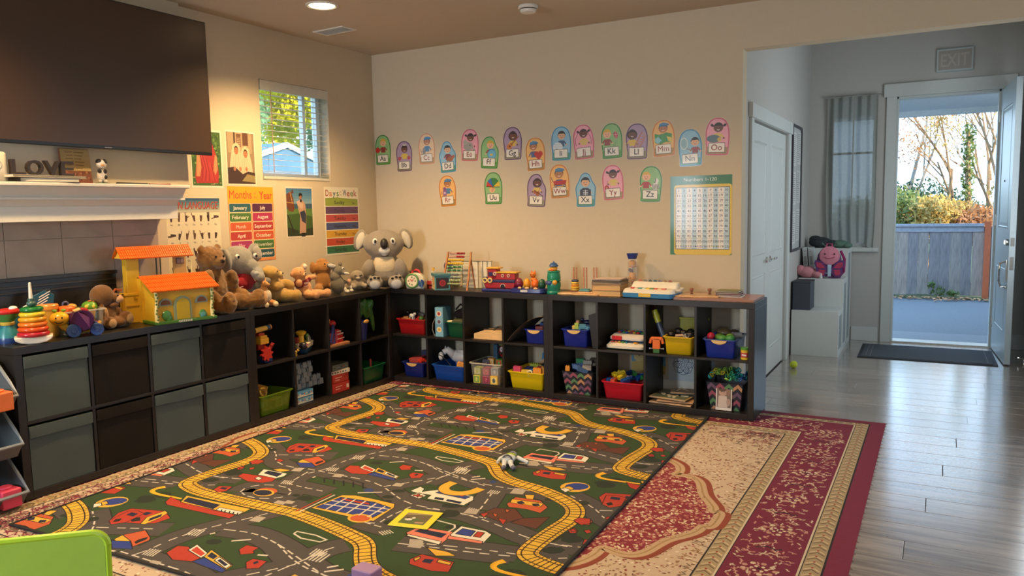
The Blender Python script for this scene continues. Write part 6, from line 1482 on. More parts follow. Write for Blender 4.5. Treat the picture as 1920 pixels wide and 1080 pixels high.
# abacus
ab = thing('abacus', 'wooden A-frame abacus with ten rows of coloured beads', 'abacus', (.572, .11, T), 4)
aw = .112
for s_ in (-1, 1):
    part(ab, 'side_post', MB().loops([[(s_*aw-.006, -.055-.006, 0), (s_*aw+.006, -.055-.006, 0), (s_*aw+.006, -.055+.006, 0), (s_*aw-.006, -.055+.006, 0)], [(s_*aw*.92-.006, .045-.006, .295), (s_*aw*.92+.006, .045-.006, .295), (s_*aw*.92+.006, .045+.006, .295), (s_*aw*.92-.006, .045+.006, .295)]]), None, m=wood((176, 112, 62)))
    part(ab, 'rear_leg', MB().tube([(s_*aw*.94, .03, .25), (s_*aw*.97, .085, 0)], .006, 6), None, m=wood((176, 112, 62)))
bead_me = {}
for r_ in range(10):
    z = .283-.0262*r_; f = z/.295; y = -.055+.1*f; hw = aw*(1-.08*f)-.006
    part(ab, 'wire', MB().tube([(-hw, y, z), (hw, y, z)], .0014, 5), None, m=M_STEEL)
    cols = [('d8b0a0', 'a02c30')][0] if r_ < 2 else ('d8b030', 'd8b030') if r_ < 4 else ('2c6c3c', '8cb088') if r_ < 6 else ('b0b8a0', '9cb0a8') if r_ < 8 else ('a8b090', '90a058')
    for k_ in range(10):
        c_ = ('c8a090' if k_ < 5 else 'a02c30') if r_ < 2 else cols[(k_ >= 6) if r_ in (4, 5) else 0]
        if r_ in (4, 5): c_ = '3c7c48' if k_ % 3 else '9cb890'
        if r_ >= 6: c_ = ('a8b0a0', '8c9c98', 'b4b8a4')[k_ % 3] if r_ < 8 else ('98a868', 'b0b490')[k_ % 2]
        if c_ not in bead_me: bead_me[c_] = MB().lathe([(.004, -.0065), (.0098, -.003), (.0098, .003), (.004, .0065)], seg=10).mesh('bead', plast(c_), True)
        link('bead', bead_me[c_], ab, 0, (-hw+.012+.0142*k_, y, z), rot=(0, 90, 0))
for k_ in range(4): book('book', (.60+.035*k_, .26+.012*k_, T+.0005), 0, .15, .02, .215, [(150, 160, 120), (190, 184, 160), (120, 110, 84), (170, 150, 110)][k_], ['thin green book standing behind the abacus, nearest the lollipop toy', 'pale book standing behind the abacus', 'olive book standing behind the abacus', 'tan book, rightmost of those standing behind the abacus'][k_], grp='books behind the abacus')
# toy boat
t = thing('toy_boat', 'red toy boat with yellow decks and dark blue trim beside the abacus', 'toy boat', (.965, .115, T), 4)
part(t, 'hull', MB().prism([(-.115, .018), (.13, .018), (.142, .06), (.135, .085), (-.130, .085), (-.128, .05)], -.045, .045), (156, 28, 34), 30, .012)
part(t, 'base', MB().box(-.145, .16, -.055, .055, 0, .022), (34, 44, 110), None, .008); part(t, 'trim_band', MB().box(-.090, .137, -.049, .049, .070, .092).box(-.135, -.095, -.047, .047, .078, .110), (40, 40, 84), None, .006)
part(t, 'cabin', MB().box(-.065, .135, -.036, .036, .09, .142).box(-.098, -.02, -.036, .036, .085, .175), (160, 32, 36), None, .006); part(t, 'navy_panel', MB().box(-.090, -.055, -.040, -.034, .118, .148), (44, 34, 80), None, .002)
part(t, 'roof', MB().box(-.108, .0, -.042, .042, .172, .184).box(-.03, .150, -.042, .042, .140, .152), (222, 166, 48), None, .005)
part(t, 'porthole_ring', MB().torus((-.115, -.047, .085), .016, .006, (90, 0, 0)).torus((-.072, -.049, .085), .016, .006, (90, 0, 0)), (220, 190, 110)); part(t, 'porthole', MB().torus((-.035, -.038, .135), .011, .004, (90, 0, 0)).torus((.03, -.038, .122), .010, .003, (90, 0, 0)).torus((.08, -.038, .122), .010, .003, (90, 0, 0)), (206, 190, 170))
part(t, 'porthole_glass', MB().cyl((-.115, -.046, .085), .012, .006, (90, 0, 0)).cyl((-.072, -.048, .085), .012, .006, (90, 0, 0)), (90, 70, 90)); part(t, 'doorway', MB().prism(arch(.035, .026, .017, .014), -.050, -.044), (16, 14, 14)); part(t, 'doorway_rim', MB().torus((.035, -.047, .040), .019, .003, (90, 0, 0), arc=.5).xf((0, 0, 0)), (200, 180, 160))
# egg toy
t = thing('egg_pop_toy', 'blue tray toy holding coloured eggs and an orange cat figure', 'toy', (1.225, .09, T), 3)
part(t, 'tray', MB().rrect([(0, .135, .062, .03), (.006, .14, .066, .032), (.032, .136, .062, .03), (.036, .128, .056, .026)]), (34, 44, 110)); part(t, 'label_plate', MB().rrect([(.0, .030, .0085, .008), (.002, .030, .0085, .008)]).xf((-.02, -.064, .018), (90, 0, 0)), (200, 196, 190))
for x, z, c_, s_ in ((-.088, .035, (122, 32, 60), 1.1), (-.022, .033, (222, 150, 34), .95), (.045, .034, (226, 104, 30), 1), (.10, .032, (34, 80, 56), 1)):
    part(t, 'egg', MB().lathe([(0, 0), (.022*s_, .004), (.030*s_, .026), (.028*s_, .045), (.018*s_, .066), (.006*s_, .074), (0, .075)]), c_, True, loc=(x, .0, z))
part(t, 'cat_figure', MB().ell((.035, -.0, .100), (.026, .022, .018)).ell((.030, -.004, .135), (.024, .022, .022)).cyl((.018, 0, .160), .008, .018, r2=.001, seg=8).cyl((.044, 0, .160), .008, .018, r2=.001, seg=8), (226, 120, 36)); part(t, 'animal_face', MB().ell((-.055, -.062, .04), (.016, .008, .010)).ell((.005, -.062, .04), (.018, .008, .010)).ell((.075, -.062, .038), (.018, .008, .009)), (216, 170, 120))
for x in (.022, .038): part(t, 'eye', MB().ell((x, -.026, .139), (.003, .002, .004)), None, m=EYE)
# stacking duck
t = thing('stacking_duck', 'teal green stacking toy topped by a duck in a blue hat', 'toy', (1.420, .10, T), -8)
part(t, 'lower_cup', MB().lathe([(.052, 0), (.054, .012), (.046, .022), (.050, .05), (.052, .07), (.048, .085)]), (24, 122, 104)); part(t, 'upper_cup', MB().lathe([(.044, .085), (.048, .10), (.052, .115), (.046, .15), (.040, .162)]), (30, 132, 100)); part(t, 'rim', MB().torus((0, 0, .162), .042, .006).torus((0, 0, .100), .048, .005), (34, 140, 110))
part(t, 'ball', MB().ell((-.034, -.032, .082), .018), (90, 80, 120)); part(t, 'ball', MB().ell((.030, -.034, .085), .019), (222, 160, 60)); part(t, 'ball', MB().ell((-.004, -.046, .082), .016), (60, 90, 150))
part(t, 'duck_head', MB().ell((0, 0, .185), (.028, .028, .026)).ell((-.016, -.024, .178), (.014, .012, .009)), (230, 160, 56)); part(t, 'beak', MB().ell((.004, -.030, .172), (.016, .012, .006)), (196, 70, 30)); part(t, 'hat', MB().lathe([(.034, .200), (.035, .205), (.024, .222), (.008, .230), (0, .231)]).ell((.0, 0, .234), .005), (50, 90, 140))
# wooden ring pegs on a board
t = thing('peg_stacker', 'wooden peg board with three paired pegs and painted rings', 'toy', (1.625, .10, T), 0)
out = [(-.155, -.045), (-.11, -.065), (-.05, -.05), (.0, -.068), (.06, -.052), (.12, -.066), (.165, -.045), (.165, .05), (-.155, .05)]
part(t, 'board', MB().prism(out, 0, .012, 'z'), None, 30, .003, m=M_LOG); part(t, 'second_board', MB().box(-.06, .15, -.03, .055, .012, .024), None, None, .003, m=M_LOG)
for x, y in ((-.045, .0), (-.028, .012), (.035, .0), (.052, .012), (.105, .02), (.122, .03)): part(t, 'peg', MB().cyl((x, y, .11), .0055, .175), None, m=wood((190, 130, 96)))
for z, c_, r_ in ((.034, (176, 150, 60), .034), (.050, (222, 170, 50), .033), (.067, (216, 140, 50), .030), (.083, (222, 180, 70), .030), (.099, (54, 66, 90), .028)): part(t, 'ring', MB().torus((-.036, .006, z), r_-.010, .0095, sub=8), c_, True)
part(t, 'flat_piece', MB().box(.005, .085, -.028, .03, .026, .036).box(.015, .075, -.022, .024, .036, .044), (92, 150, 156), None, .003); part(t, 'foot_piece', MB().box(-.075, -.005, -.035, .02, .024, .031), (110, 60, 40), None, .003)
# stack of books
for k_, (h, c_, lb, w_) in enumerate(((.040, (196, 150, 104), 'thick brown boxed book at the bottom of the book stack', .215), (.040, (190, 146, 100), 'thick brown boxed book in the middle of the book stack', .215), (.020, (120, 100, 80), 'grey brown book near the top of the book stack', .22), (.010, (96, 84, 76), 'thin dark book second from the top of the book stack', .21), (.008, (200, 178, 168), 'thin pale book on top of the book stack', .20))):
    b_ = book('book', (1.845, .15, T+.001+sum((.040, .040, .020, .010, .008)[:k_])+.0006*k_), [0, -1, 2, -3, 4][k_], w_, .17, h, c_, lb, grp='book stack beside the piano toy', page=(206, 166, 112) if k_ < 2 else (150, 130, 106))
# sand timer tower
t = thing('sand_tower', 'tall clear sand toy tower with a dark blue funnel on top', 'toy', (1.955, .30, T), 0)
part(t, 'base', MB().cyl((0, 0, .006), .045, .012), (196, 90, 60)); part(t, 'funnel', MB().lathe([(.030, .250), (.041, .285), (.041, .292), (.0, .292)]), (34, 52, 120)); part(t, 'tube', MB().lathe([(.031, .012), (.031, .252)], cap=False), None, m=M_CLEAR)
part(t, 'sand_cup', MB().lathe([(.022, .205), (.027, .228), (.012, .242), (0, .244)]).lathe([(.022, .10), (.026, .125), (.020, .15), (0, .155)]), (210, 146, 70)); part(t, 'disc', MB().cyl((0, 0, .195), .030, .005).cyl((0, 0, .088), .030, .005).cyl((0, 0, .045), .030, .005), (190, 100, 74)); part(t, 'paddle', MB().ell((-.01, 0, .165), (.022, .008, .012), (0, 30, 0)).cyl((.004, 0, .165), .003, .05), (30, 36, 84)); part(t, 'cone', MB().cyl((0, 0, .065), .022, .03, r2=.006), (200, 150, 120))
# piano toy
t = thing('toy_piano', 'white and light blue toy keyboard with coloured keys and a yellow latch', 'toy', (2.165, .12, T), -4)
part(t, 'blue_base', MB().rrect([(0, .172, .098, .02), (.006, .182, .106, .024), (.036, .186, .110, .024)]), (60, 132, 184)); part(t, 'white_body', MB().rrect([(.036, .180, .106, .022), (.050, .178, .104, .022, 0, .002), (.062, .174, .09, .02, 0, .012)]).rrect([(.060, .172, .040, .018, 0, .055), (.096, .165, .030, .014, .004, .068), (.102, .155, .022, .01, .004, .070)]), (222, 214, 196))
for q, c_ in enumerate(((184, 46, 44), (216, 196, 170), (60, 140, 140), (196, 206, 190), (222, 186, 40), (76, 140, 66), (200, 78, 40), (226, 190, 150), (214, 110, 90))): part(t, 'key', MB().box(-.013, .013, -.017, .017, 0, .010), c_, None, .002, loc=(-.118+.0285*q, -.055, .060))
for q in range(7): part(t, 'figure_button', MB().ell((0, 0, .006), (.013, .009, .010)).ell((.012, -.004, .004), (.006, .005, .006)), [(176, 110, 96), (120, 120, 120), (84, 90, 96), (70, 100, 110), (110, 110, 130), (150, 120, 90), (150, 90, 80)][q], loc=(-.115+.037*q, .060, .100))
part(t, 'latch', MB().box(-.055, .035, -.113, -.103, .010, .036), (216, 178, 60), None, .003); part(t, 'handle', MB().tube([(.168, -.02, .05), (.200, -.01, .055), (.200, .06, .06), (.168, .07, .06)], .009), (214, 206, 190))
# wood board, puzzles and books on the right end
bt = T+.018
t = tag(MB().box(2.335, 2.868, .035, .385, 0, .016).ob('wood_board', wood((160, 112, 90), rough=.3), None, None, .001, loc=(0, 0, T)), 'flat brown wood board lying on the right end of the shelf', 'board')
t = thing('knob_puzzle', 'thin wooden puzzle tray with two turned knobs on the wood board', 'puzzle', (2.475, .165, T+.0165), 6)
part(t, 'tray', MB().prism([(-.145, -.095), (.0, -.115), (.145, -.095), (.145, .09), (-.145, .09)], 0, .008, 'z'), None, 30, .002, m=M_LOG); part(t, 'inset', MB().prism([(-.12, -.07), (.0, -.09), (.12, -.07), (.12, .07), (-.12, .07)], .008, .011, 'z'), None, 30, m=wood((186, 156, 124)))
for x in (-.045, .075): part(t, 'knob', MB().lathe([(.010, .011), (.007, .022), (.008, .030), (.015, .040), (.014, .050), (.0, .054)]), None, True, m=wood((140, 88, 66)), loc=(x, 0, 0))
for k_, (c_, lb) in enumerate((((206, 200, 196), 'thin white book at the bottom of the small stack'), ((110, 44, 60), 'maroon booklet in the small stack on the board'), ((120, 70, 60), 'reddish booklet second from top of the small stack'), ((120, 116, 70), 'green and brown booklet on top of the small stack'))):
    book('booklet', (2.685-.004*k_, .20, T+.0165+.0105*k_), [3, -2, 4, 0][k_], .165-.004*k_, .13, .0095, c_, lb, grp='small stack of booklets')

# ================================================================ TUBS AND THEIR CONTENTS
def tub(name, label, loc, rz, w_, d, h, c, notch=None, m=None, k=.86, rim=None):
    t = thing(name, label, 'storage bin', loc, rz, 'plastic tubs in the cube shelves'); M = m or plast(c, rough=.35)
    MB().rrect([(.0, w_/2*k, d/2*k, .012), (.004, w_/2*k+.003, d/2*k+.003, .015), (h-.016, w_/2-.004, d/2-.004, .018), (h-.014, w_/2, d/2, .018), (h, w_/2+.002, d/2+.002, .018), (h, w_/2-.006, d/2-.006, .014), (.006, w_/2*k-.001, d/2*k-.001, .012), (.006, .001, .001, .0005)]).ob('tub_body', M, t, 40)
    MB().rrect([(h-.003, w_/2-.006, d/2-.006, .014), (h-.003, w_/2+.010, d/2+.010, .024), (h+.002, w_/2+.010, d/2+.010, .024), (h+.002, w_/2-.006, d/2-.006, .014), (h-.003, w_/2-.006, d/2-.006, .014)], cap=False).ob('rim', rim or M, t, 40)
    if notch:
        P = [(-.052*math.cos(PI*i/10), -.030*math.sin(PI*i/10)) for i in range(11)]+[(.052*math.cos(PI*i/10), -.004) for i in range(1, 10)]
        MB().prism([(x, z+h+.001) for x, z in P], -d/2-.0125, -d/2-.004).ob('handle_notch', plast(notch), t, 40)
    return t
ORD = ['first', 'second', 'third', 'fourth', 'fifth', 'sixth', 'seventh', 'eighth', 'ninth']
def bits(grp, items):
    """items: (name, label, shape, colour, (x,y,z), rotz)"""
    for nm, lb, sh, c_, loc, rz in items:
        b = MB(); kind, a = sh[0], sh[1:]
        if kind == 'block': b.cbox((0, 0, a[2]/2), a[:3])
        if kind == 'brick':
            b.cbox((0, 0, a[2]/2), a[:3]); nx, ny = max(1, int(a[0]/.016)), max(1, int(a[1]/.016))
            for i in range(nx):
                for j in range(ny): b.cyl((-a[0]/2+.008+.016*i, -a[1]/2+.008+.016*j, a[2]+.002), .005, .005, seg=8)
        if kind == 'ball': b.ell((0, 0, a[0]), a[0])
        if kind == 'egg': b.ell((0, 0, a[2]), a[:3])
        if kind == 'tube': b.tube([(-a[1]/2, 0, a[0]), (a[1]/2, 0, a[0])], a[0], 10)
        if kind == 'ring': b.torus((0, 0, a[1]), a[0], a[1])
        if kind == 'car':
            L_ = a[0]; b.cbox((0, 0, L_*.20), (L_, L_*.45, L_*.2)).cbox((-.05*L_, 0, L_*.36), (L_*.5, L_*.4, L_*.18))
            for x in (-.3, .3):
                for y in (-.22, .22): b.cyl((x*L_, y*L_, L_*.11), L_*.11, L_*.08, (90, 0, 0), seg=12)
        if kind == 'animal':
            s_ = a[0]; b.ell((0, 0, s_*.5), (s_*.5, s_*.26, s_*.26)).ell((-s_*.55, 0, s_*.75), (s_*.22, s_*.17, s_*.18))
            for x in (-.3, .3):
                for y in (-.12, .12): b.cyl((x*s_, y*s_, s_*.2), s_*.08, s_*.42, seg=8)
            b.tube([(-s_*.4, 0, s_*.55), (-s_*.55, 0, s_*.75)], s_*.12, 8).tube([(s_*.45, 0, s_*.55), (s_*.65, 0, s_*.4)], s_*.04, 5)
        if kind == 'figure':
            s_ = a[0]; b.ell((0, 0, s_*.85), (s_*.14, s_*.13, s_*.15)).cbox((0, 0, s_*.52), (s_*.32, s_*.2, s_*.36)).cbox((-.09*s_, 0, s_*.18), (s_*.13, s_*.16, s_*.34)).cbox((.09*s_, 0, s_*.18), (s_*.13, s_*.16, s_*.34)).cbox((-.24*s_, 0, s_*.55), (s_*.11, s_*.14, s_*.3), (0, 14, 0)).cbox((.24*s_, 0, s_*.55), (s_*.11, s_*.14, s_*.3), (0, -14, 0))
        if kind == 'scoop': b.lathe([(a[0]*.6, 0), (a[0], a[0]), (a[0]*.9, a[0]), (a[0]*.55, .004)])
        rot = rz if hasattr(rz, '__len__') else (0, 0, rz)
        tag(b.ob(nm, plast(c_), None, 40, .002 if kind in ('block', 'car', 'figure') else 0, loc=loc, rot=rot), lb, 'toy', grp)
B0, B1 = .0395, .391                                     # cell floors
# --- back wall shelf, first unit
tub('red_tub', 'red plastic tub in the upper left cell of the back shelf', (.155, .205, B1), 0, .275, .345, .122, (170, 24, 28))
bits('toys heaped in the red tub', [('toy_car', 'orange toy in the red tub', ('car', .08), 'd88830', (.07, .10, B1+.10), 20), ('toy_animal', 'black and white toy animal in the red tub', ('animal', .07), 'c8c4bc', (.125, .10, B1+.108), 160), ('toy_animal', 'black toy animal at the back of the red tub', ('animal', .08), '201c1c', (.09, .17, B1+.105), 40), ('toy_car', 'red toy car in the red tub', ('car', .09), 'a82c28', (.195, .13, B1+.10), 75), ('toy_block', 'olive green toy block in the red tub', ('block', .06, .08, .07), '7c8c34', (.24, .16, B1+.10), (10, 20, 30)), ('toy_ball', 'dark green ball in the red tub', ('ball', .022), '3c6424', (.235, .075, B1+.105), 0), ('toy_block', 'grey toy piece in the red tub', ('block', .05, .05, .06), '787878', (.15, .18, B1+.10), (0, 20, 10)), ('toy_block', 'pale green panel sticking up in the red tub', ('block', .07, .012, .11), 'a8b098', (.27, .20, B1+.10), (0, -30, 0))])
t = thing('tall_picture_box', 'narrow light blue box with animal pictures standing beside the green tub', 'toy box', (.445, .055, B1), 0)
part(t, 'box', MB().box(-.038, .038, -.035, .08, 0, .235), (96, 150, 176), None, .002)
P = Print(); P.rect(-.036, .036, .002, .233, '78a8c0', 0); P.poly([(-.034, .03), (.034, .05), (.034, .12), (-.034, .10)], '5c90b0', 1)
for z, c_, c2 in ((.185, 'a83428', 'd8c8b0'), (.120, '5c4050', '90a8b8'), (.058, 'd0a850', 'd8c8a0')): P.circ(0, z, .024, c2, 2, ry=.022); P.circ(0, z, .014, c_, 3); P.circ(-.005, z+.003, .003, '201814', 4, n=6); P.circ(.006, z+.003, .003, '201814', 4, n=6)
link('picture', P.mesh('picture', MATTE, True, .0355), t)
tag(MB().tube([(.0, 0, .0), (-.02, 0, .05), (-.015, 0, .10), (.02, -.0, .16)], .004, 6).ob('toy_rope', plast((110, 108, 106)), None, loc=(.400, .02, B1+.004)), 'bent grey cord in front of the narrow picture box', 'cord')
tub('green_tub', 'dark green plastic tub beside the narrow picture box', (.582, .205, B1), 0, .155, .345, .120, (16, 82, 50))
tag(MB().ell((0, 0, 0), (.085, .10, .045)).ell((.04, -.02, .03), (.06, .07, .035)).tube([(-.05, -.05, .04), (0, -.06, .085), (.05, -.05, .06)], .008).ob('dark_pouch', cloth((50, 40, 38)), None, True, loc=(.56, .22, B1+.165)), 'dark brown cloth pouch heaped over the green tub', 'pouch')
bits('toys in the green tub', [('toy_piece', 'cream ribbon like toy in the green tub', ('ring', .02, .006), 'd8cc98', (.525, .06, B1+.118), 0), ('toy_piece', 'olive toy piece in the green tub', ('block', .10, .08, .03), '5c5c40', (.59, .10, B1+.108), (8, 0, 10))])
t = thing('wooden_game', 'cream wooden box game with dark lattice top in the third cell', 'toy', (.90, .13, B1), 0)
part(t, 'box', MB().prism([(-.14, 0), (.12, 0), (.12, .075), (-.05, .075), (-.14, .045)], -.10, .16), None, 30, .002, m=wood((216, 176, 120))); part(t, 'lattice', MB().cbox((.03, -.04, .078), (.20, .012, .006), (0, 0, 20)).cbox((.03, .03, .078), (.20, .012, .006), (0, 0, 20)).cbox((.0, 0, .078), (.012, .18, .006), (0, 0, 20)).cbox((.07, .01, .078), (.012, .18, .006), (0, 0, 20)), (70, 56, 44))
part(t, 'tray', MB().box(-.145, .125, -.11, .16, -.0, .006), (80, 60, 50), None)
t = tag(MB().loops([[(x, y, z) for y in (-.02, .30)] + [(x+.004, y, z+.003) for y in (.30, -.02)] for x, z in [(.0+.30*s_, .205*(1-(1-s_)**1.9)) for s_ in [i/12 for i in range(13)]]]).ob('grey_mat', mat((112, 104, 94), rough=.8, noise=.2), None, 60, loc=(1.060, .03, B1+.001)), 'curved grey mat leaning across the fourth cell behind a blue tub', 'mat')
tub('blue_tub', 'blue plastic tub under the curved grey mat', (1.285, .165, B1), 0, .165, .26, .105, (28, 46, 140), 'd8b470')
bits('toys in the blue tub under the mat', [('toy_block', 'red toy block in the blue tub under the mat', ('block', .06, .05, .03), '8c342c', (1.30, .10, B1+.096), 10), ('toy_block', 'blue toy block in the blue tub under the mat', ('block', .08, .06, .05), '30508c', (1.31, .17, B1+.09), (0, 14, 0))])
tub('blue_tub', 'blue plastic tub in the lower left cell of the back shelf', (.165, .17, B0), 0, .205, .28, .118, (24, 38, 110), 'c8a464')
bits('toys in the lower left blue tub', [('toy_box', 'flat red patterned toy box in the lower left blue tub', ('block', .12, .10, .05), '9c3c34', (.165, .12, B0+.105), (0, -8, 8)), ('toy_car', 'bright red toy car in the lower left blue tub', ('car', .08), 'c83420', (.225, .09, B0+.115), 60), ('toy_block', 'dark blue toy piece in the lower left blue tub', ('block', .10, .04, .09), '2c3054', (.20, .20, B0+.105), 10), ('toy_ring', 'tan toy ring at the back of the lower left blue tub', ('ring', .028, .008), 'a88858', (.285, .20, B0+.16), (80, 0, 0))])
tub('wide_blue_tub', 'wide bright blue plastic tub with a white toy horse', (.508, .20, B0), 0, .30, .34, .120, (24, 76, 160))
t = thing('toy_horse', 'large white toy horse with black reins lying in the wide blue tub', 'toy', (.50, .09, B0+.11), 0)
part(t, 'body', MB().ell((.06, .06, .07), (.10, .05, .055)).tube([(-.0, .05, .08), (-.05, .03, .12), (-.075, .01, .10)], [.04, .03, .025]).ell((-.085, -.01, .075), (.022, .022, .035)).cyl((-.055, .01, .14), .01, .03, r2=.002).cbox((.10, .03, .10), (.10, .02, .06)), (206, 208, 210), True); part(t, 'reins', MB().tube([(-.09, -.034, .09), (-.06, -.02, .07), (-.03, -.012, .04), (.01, -.01, .0)], .004).ell((-.095, -.030, .085), .005), (20, 20, 22))
bits('toys in the wide blue tub', [('toy_block', 'orange striped toy in the wide blue tub', ('block', .07, .05, .045), 'd89038', (.61, .07, B0+.105), (0, 12, 20))])
clear_bin('clear_block_bin', 'clear plastic bin full of picture blocks in the bottom row', (.855, .165, B0), 0, .275, .27, .165)
random.seed(21)
for i, (x, y, z, s_, c_, lb, face) in enumerate([(.775, .055, 0, .062, 'c8c050', 'yellow block with a green frame, bottom left in the clear bin', '6c9c50'), (.775, .06, .066, .058, 'a8b048', 'olive block above the yellow one in the clear bin', 'c8c890'), (.855, .06, 0, .062, 'a04858', 'dark red block, bottom middle of the clear bin', '7c3048'), (.93, .055, 0, .066, 'dcb040', 'yellow block with a grey bird picture in the clear bin', 'e0c878'), (.855, .06, .066, .060, 'a83848', 'crimson block above the dark red one in the clear bin', 'b85060'), (.93, .062, .070, .060, 'b8b4ac', 'pale grey block in the clear bin', '8c9090'), (.80, .15, .110, .06, '5c5868', 'slate block at the back of the clear bin', '48485c'), (.92, .15, .12, .06, '5c9c40', 'green block at the top of the clear bin', 'c8402c'), (.84, .16, .125, .055, 'd8a050', 'orange block at the top of the clear bin', 'd8c8a0')]):
    t = thing('picture_block', lb, 'toy block', (x, y+.01, B0+.006+z), random.uniform(-6, 6), 'picture blocks in the clear bin')
    part(t, 'block', MB().box(-s_/2, s_/2, -s_/2, s_/2, 0, s_), c_, None, .003); P = Print(); P.rect(-s_*.38, s_*.38, s_*.12, s_*.88, face, 0); P.circ(0, s_*.5, s_*.2, '40505c' if i == 3 else c_, 1, ry=s_*.28); P.circ(s_*.06, s_*.62, s_*.05, 'e8e0c8', 2, n=6)
    link('picture', P.mesh('picture', MATTE, True, s_/2+.0003), t)
t = thing('mask_toy', 'red toy with white face patches hanging above the clear block bin', 'toy', (.935, .20, B0+.20), 0)
part(t, 'body', MB().ell((0, 0, .04), (.05, .03, .055)), (140, 24, 34)); part(t, 'patches', MB().ell((-.01, -.024, .058), (.020, .012, .022)).ell((.025, -.018, .02), (.014, .010, .014)), (206, 200, 200)); part(t, 'spots', MB().ell((-.012, -.034, .03), (.010, .006, .010)).ell((-.01, -.035, .062), (.005, .004, .006)), (20, 18, 20)); part(t, 'green_cap', MB().box(-.04, .05, -.02, .03, .085, .105), (90, 120, 70), None, .003)
tag(MB().box(-.02, .02, -.04, .04, 0, .13).ob('blue_carrier', plast((44, 84, 110)), None, None, .01, loc=(.86, .22, B0+.165)), 'dark blue toy panel behind the red toy above the clear bin', 'toy')
tub('yellow_tub', 'bright yellow plastic tub with toy blocks in the bottom row', (1.211, .19, B0), 0, .296, .33, .128, (228, 196, 16))
bits('blocks in the bottom yellow tub', [('toy_brick', 'pink brick in the yellow tub', ('brick', .065, .032, .04), 'c84c6c', (1.115, .08, B0+.118), -6), ('toy_brick', 'yellow striped piece in the yellow tub', ('brick', .06, .04, .03), 'd8b840', (1.19, .07, B0+.108), 12), ('toy_car', 'dark blue toy car in the yellow tub', ('car', .09), '2c3c6c', (1.19, .13, B0+.115), 150), ('toy_brick', 'lime brick at the back of the yellow tub', ('brick', .064, .048, .045), 'a0b040', (1.21, .18, B0+.125), 20), ('toy_brick', 'orange brick in the yellow tub', ('brick', .064, .032, .045), 'e09434', (1.285, .08, B0+.112), 8), ('toy_brick', 'light orange brick on the right in the yellow tub', ('brick', .048, .048, .05), 'e0a850', (1.325, .12, B0+.115), 30), ('toy_brick', 'red brick in the yellow tub', ('brick', .064, .032, .03), 'b83c3c', (1.28, .15, B0+.125), 0), ('toy_brick', 'blue brick in the yellow tub', ('brick', .048, .032, .03), '3468a8', (1.245, .10, B0+.115), 60), ('toy_ring', 'cream arch piece in the yellow tub', ('ring', .02, .006), 'd8d0b0', (1.235, .05, B0+.118), (60, 0, 0))])
tag(MB().tube([(-.06, 0, .0), (-.05, 0, .10), (.0, 0, .155), (.05, 0, .10), (.12, 0, .05)], .014).tube([(-.02, 0, .14), (.06, 0, .0)], .014).ob('blue_track', plast((70, 150, 206)), None, loc=(1.265, .33, B0+.12)), 'light blue curved toy track standing behind the bottom yellow tub', 'toy')
tag(MB().cbox((0, 0, .035), (.085, .012, .022), (0, -42, 0)).ob('wood_plank_toy', M_LOG, None, None, loc=(1.225, .30, B0+.135)), 'small pale wooden plank in front of the light blue track', 'toy')
# --- second unit, upper row
tub('blue_tub', 'blue plastic tub beside the leaning dark folder', (1.612, .175, B1), 0, .20, .29, .125, (28, 44, 140), 'd8b470')
bits('toys in the blue tub beside the folder', [('toy_car', 'light blue toy car in the tub beside the folder', ('car', .10), '5c98b4', (1.65, .10, B1+.115), 30), ('toy_block', 'yellow toy block in the tub beside the folder', ('block', .04, .04, .035), 'd8b04c', (1.60, .075, B1+.115), 14), ('toy_block', 'lime toy block in the tub beside the folder', ('block', .03, .03, .045), 'a0b850', (1.615, .07, B1+.125), 10), ('toy_animal', 'dark blue toy at the back of the tub beside the folder', ('animal', .07), '20284c', (1.66, .16, B1+.13), 10), ('toy_ball', 'peach ball in the tub beside the folder', ('ball', .014), 'd89c78', (1.61, .10, B1+.16), 0)])
tag(MB().prism([(.0, 0), (.030, 0), (.034, .255), (-.03, .235)], -.0, .20).ob('dark_folder', plast((34, 34, 38)), None, None, .002, loc=(1.752, .03, B1+.0005)), 'thin black folder leaning against the divider beside a blue tub', 'folder')
def etoy(name, label, loc, rz, w_, d, h, c, c2, buttons):
    t = thing(name, label, 'toy', loc, rz, 'flat electronic toys')
    part(t, 'body', MB().rrect([(0, w_/2-.02, d/2-.02, .02), (.010, w_/2, d/2, .03), (h*.55, w_/2, d/2, .03), (h, w_/2-.016, d/2-.03, .02, 0, .012)]), c); part(t, 'base_edge', MB().rrect([(-.001, w_/2-.012, d/2-.012, .02), (.008, w_/2+.001, d/2+.001, .03)]), c2)
    for i, (x, y, r_, cc) in enumerate(buttons): part(t, 'button', MB().ell((x, y, h), (r_, r_, .008)), cc)
    return t
etoy('keyboard_toy', 'white electronic toy with a coloured strip, lower of the two stacked toys', (1.985, .17, B1+.001), 0, .28, .25, .048, (222, 214, 200), (40, 80, 60), [(-.10+.026*q, -.085, .012, c_) for q, c_ in enumerate(('b83c34', 'c86848', 'd8b040', '5c9c4c', '3c7c8c'))]+[(.075, -.08, .022, 'e09c30')])
etoy('button_toy', 'red and white electronic toy with many coloured buttons, upper of two', (1.995, .185, B1+.0575), -4, .262, .22, .045, (216, 206, 200), (60, 110, 180), [])
random.seed(8)
for q in range(14): cn, cc = (('red', 'c83430'), ('blue', '2c60a8'), ('yellow', 'd8b030'), ('green', '3c8c48'), ('plum', '902c50'))[(q*3) % 5]; tag(MB().ell((0, 0, .003), (.013, .013, .008)).ob('game_button', plast(cc), None, True, loc=(1.91+.028*(q % 7)+random.uniform(-.004, .004), .165+.05*(q//7), B1+.105)), '%s token, %s from the left in the %s row on the upper electronic toy' % (cn, ORD[q % 7], ('front', 'back')[q//7]), 'token', 'coloured tokens on the button toy')
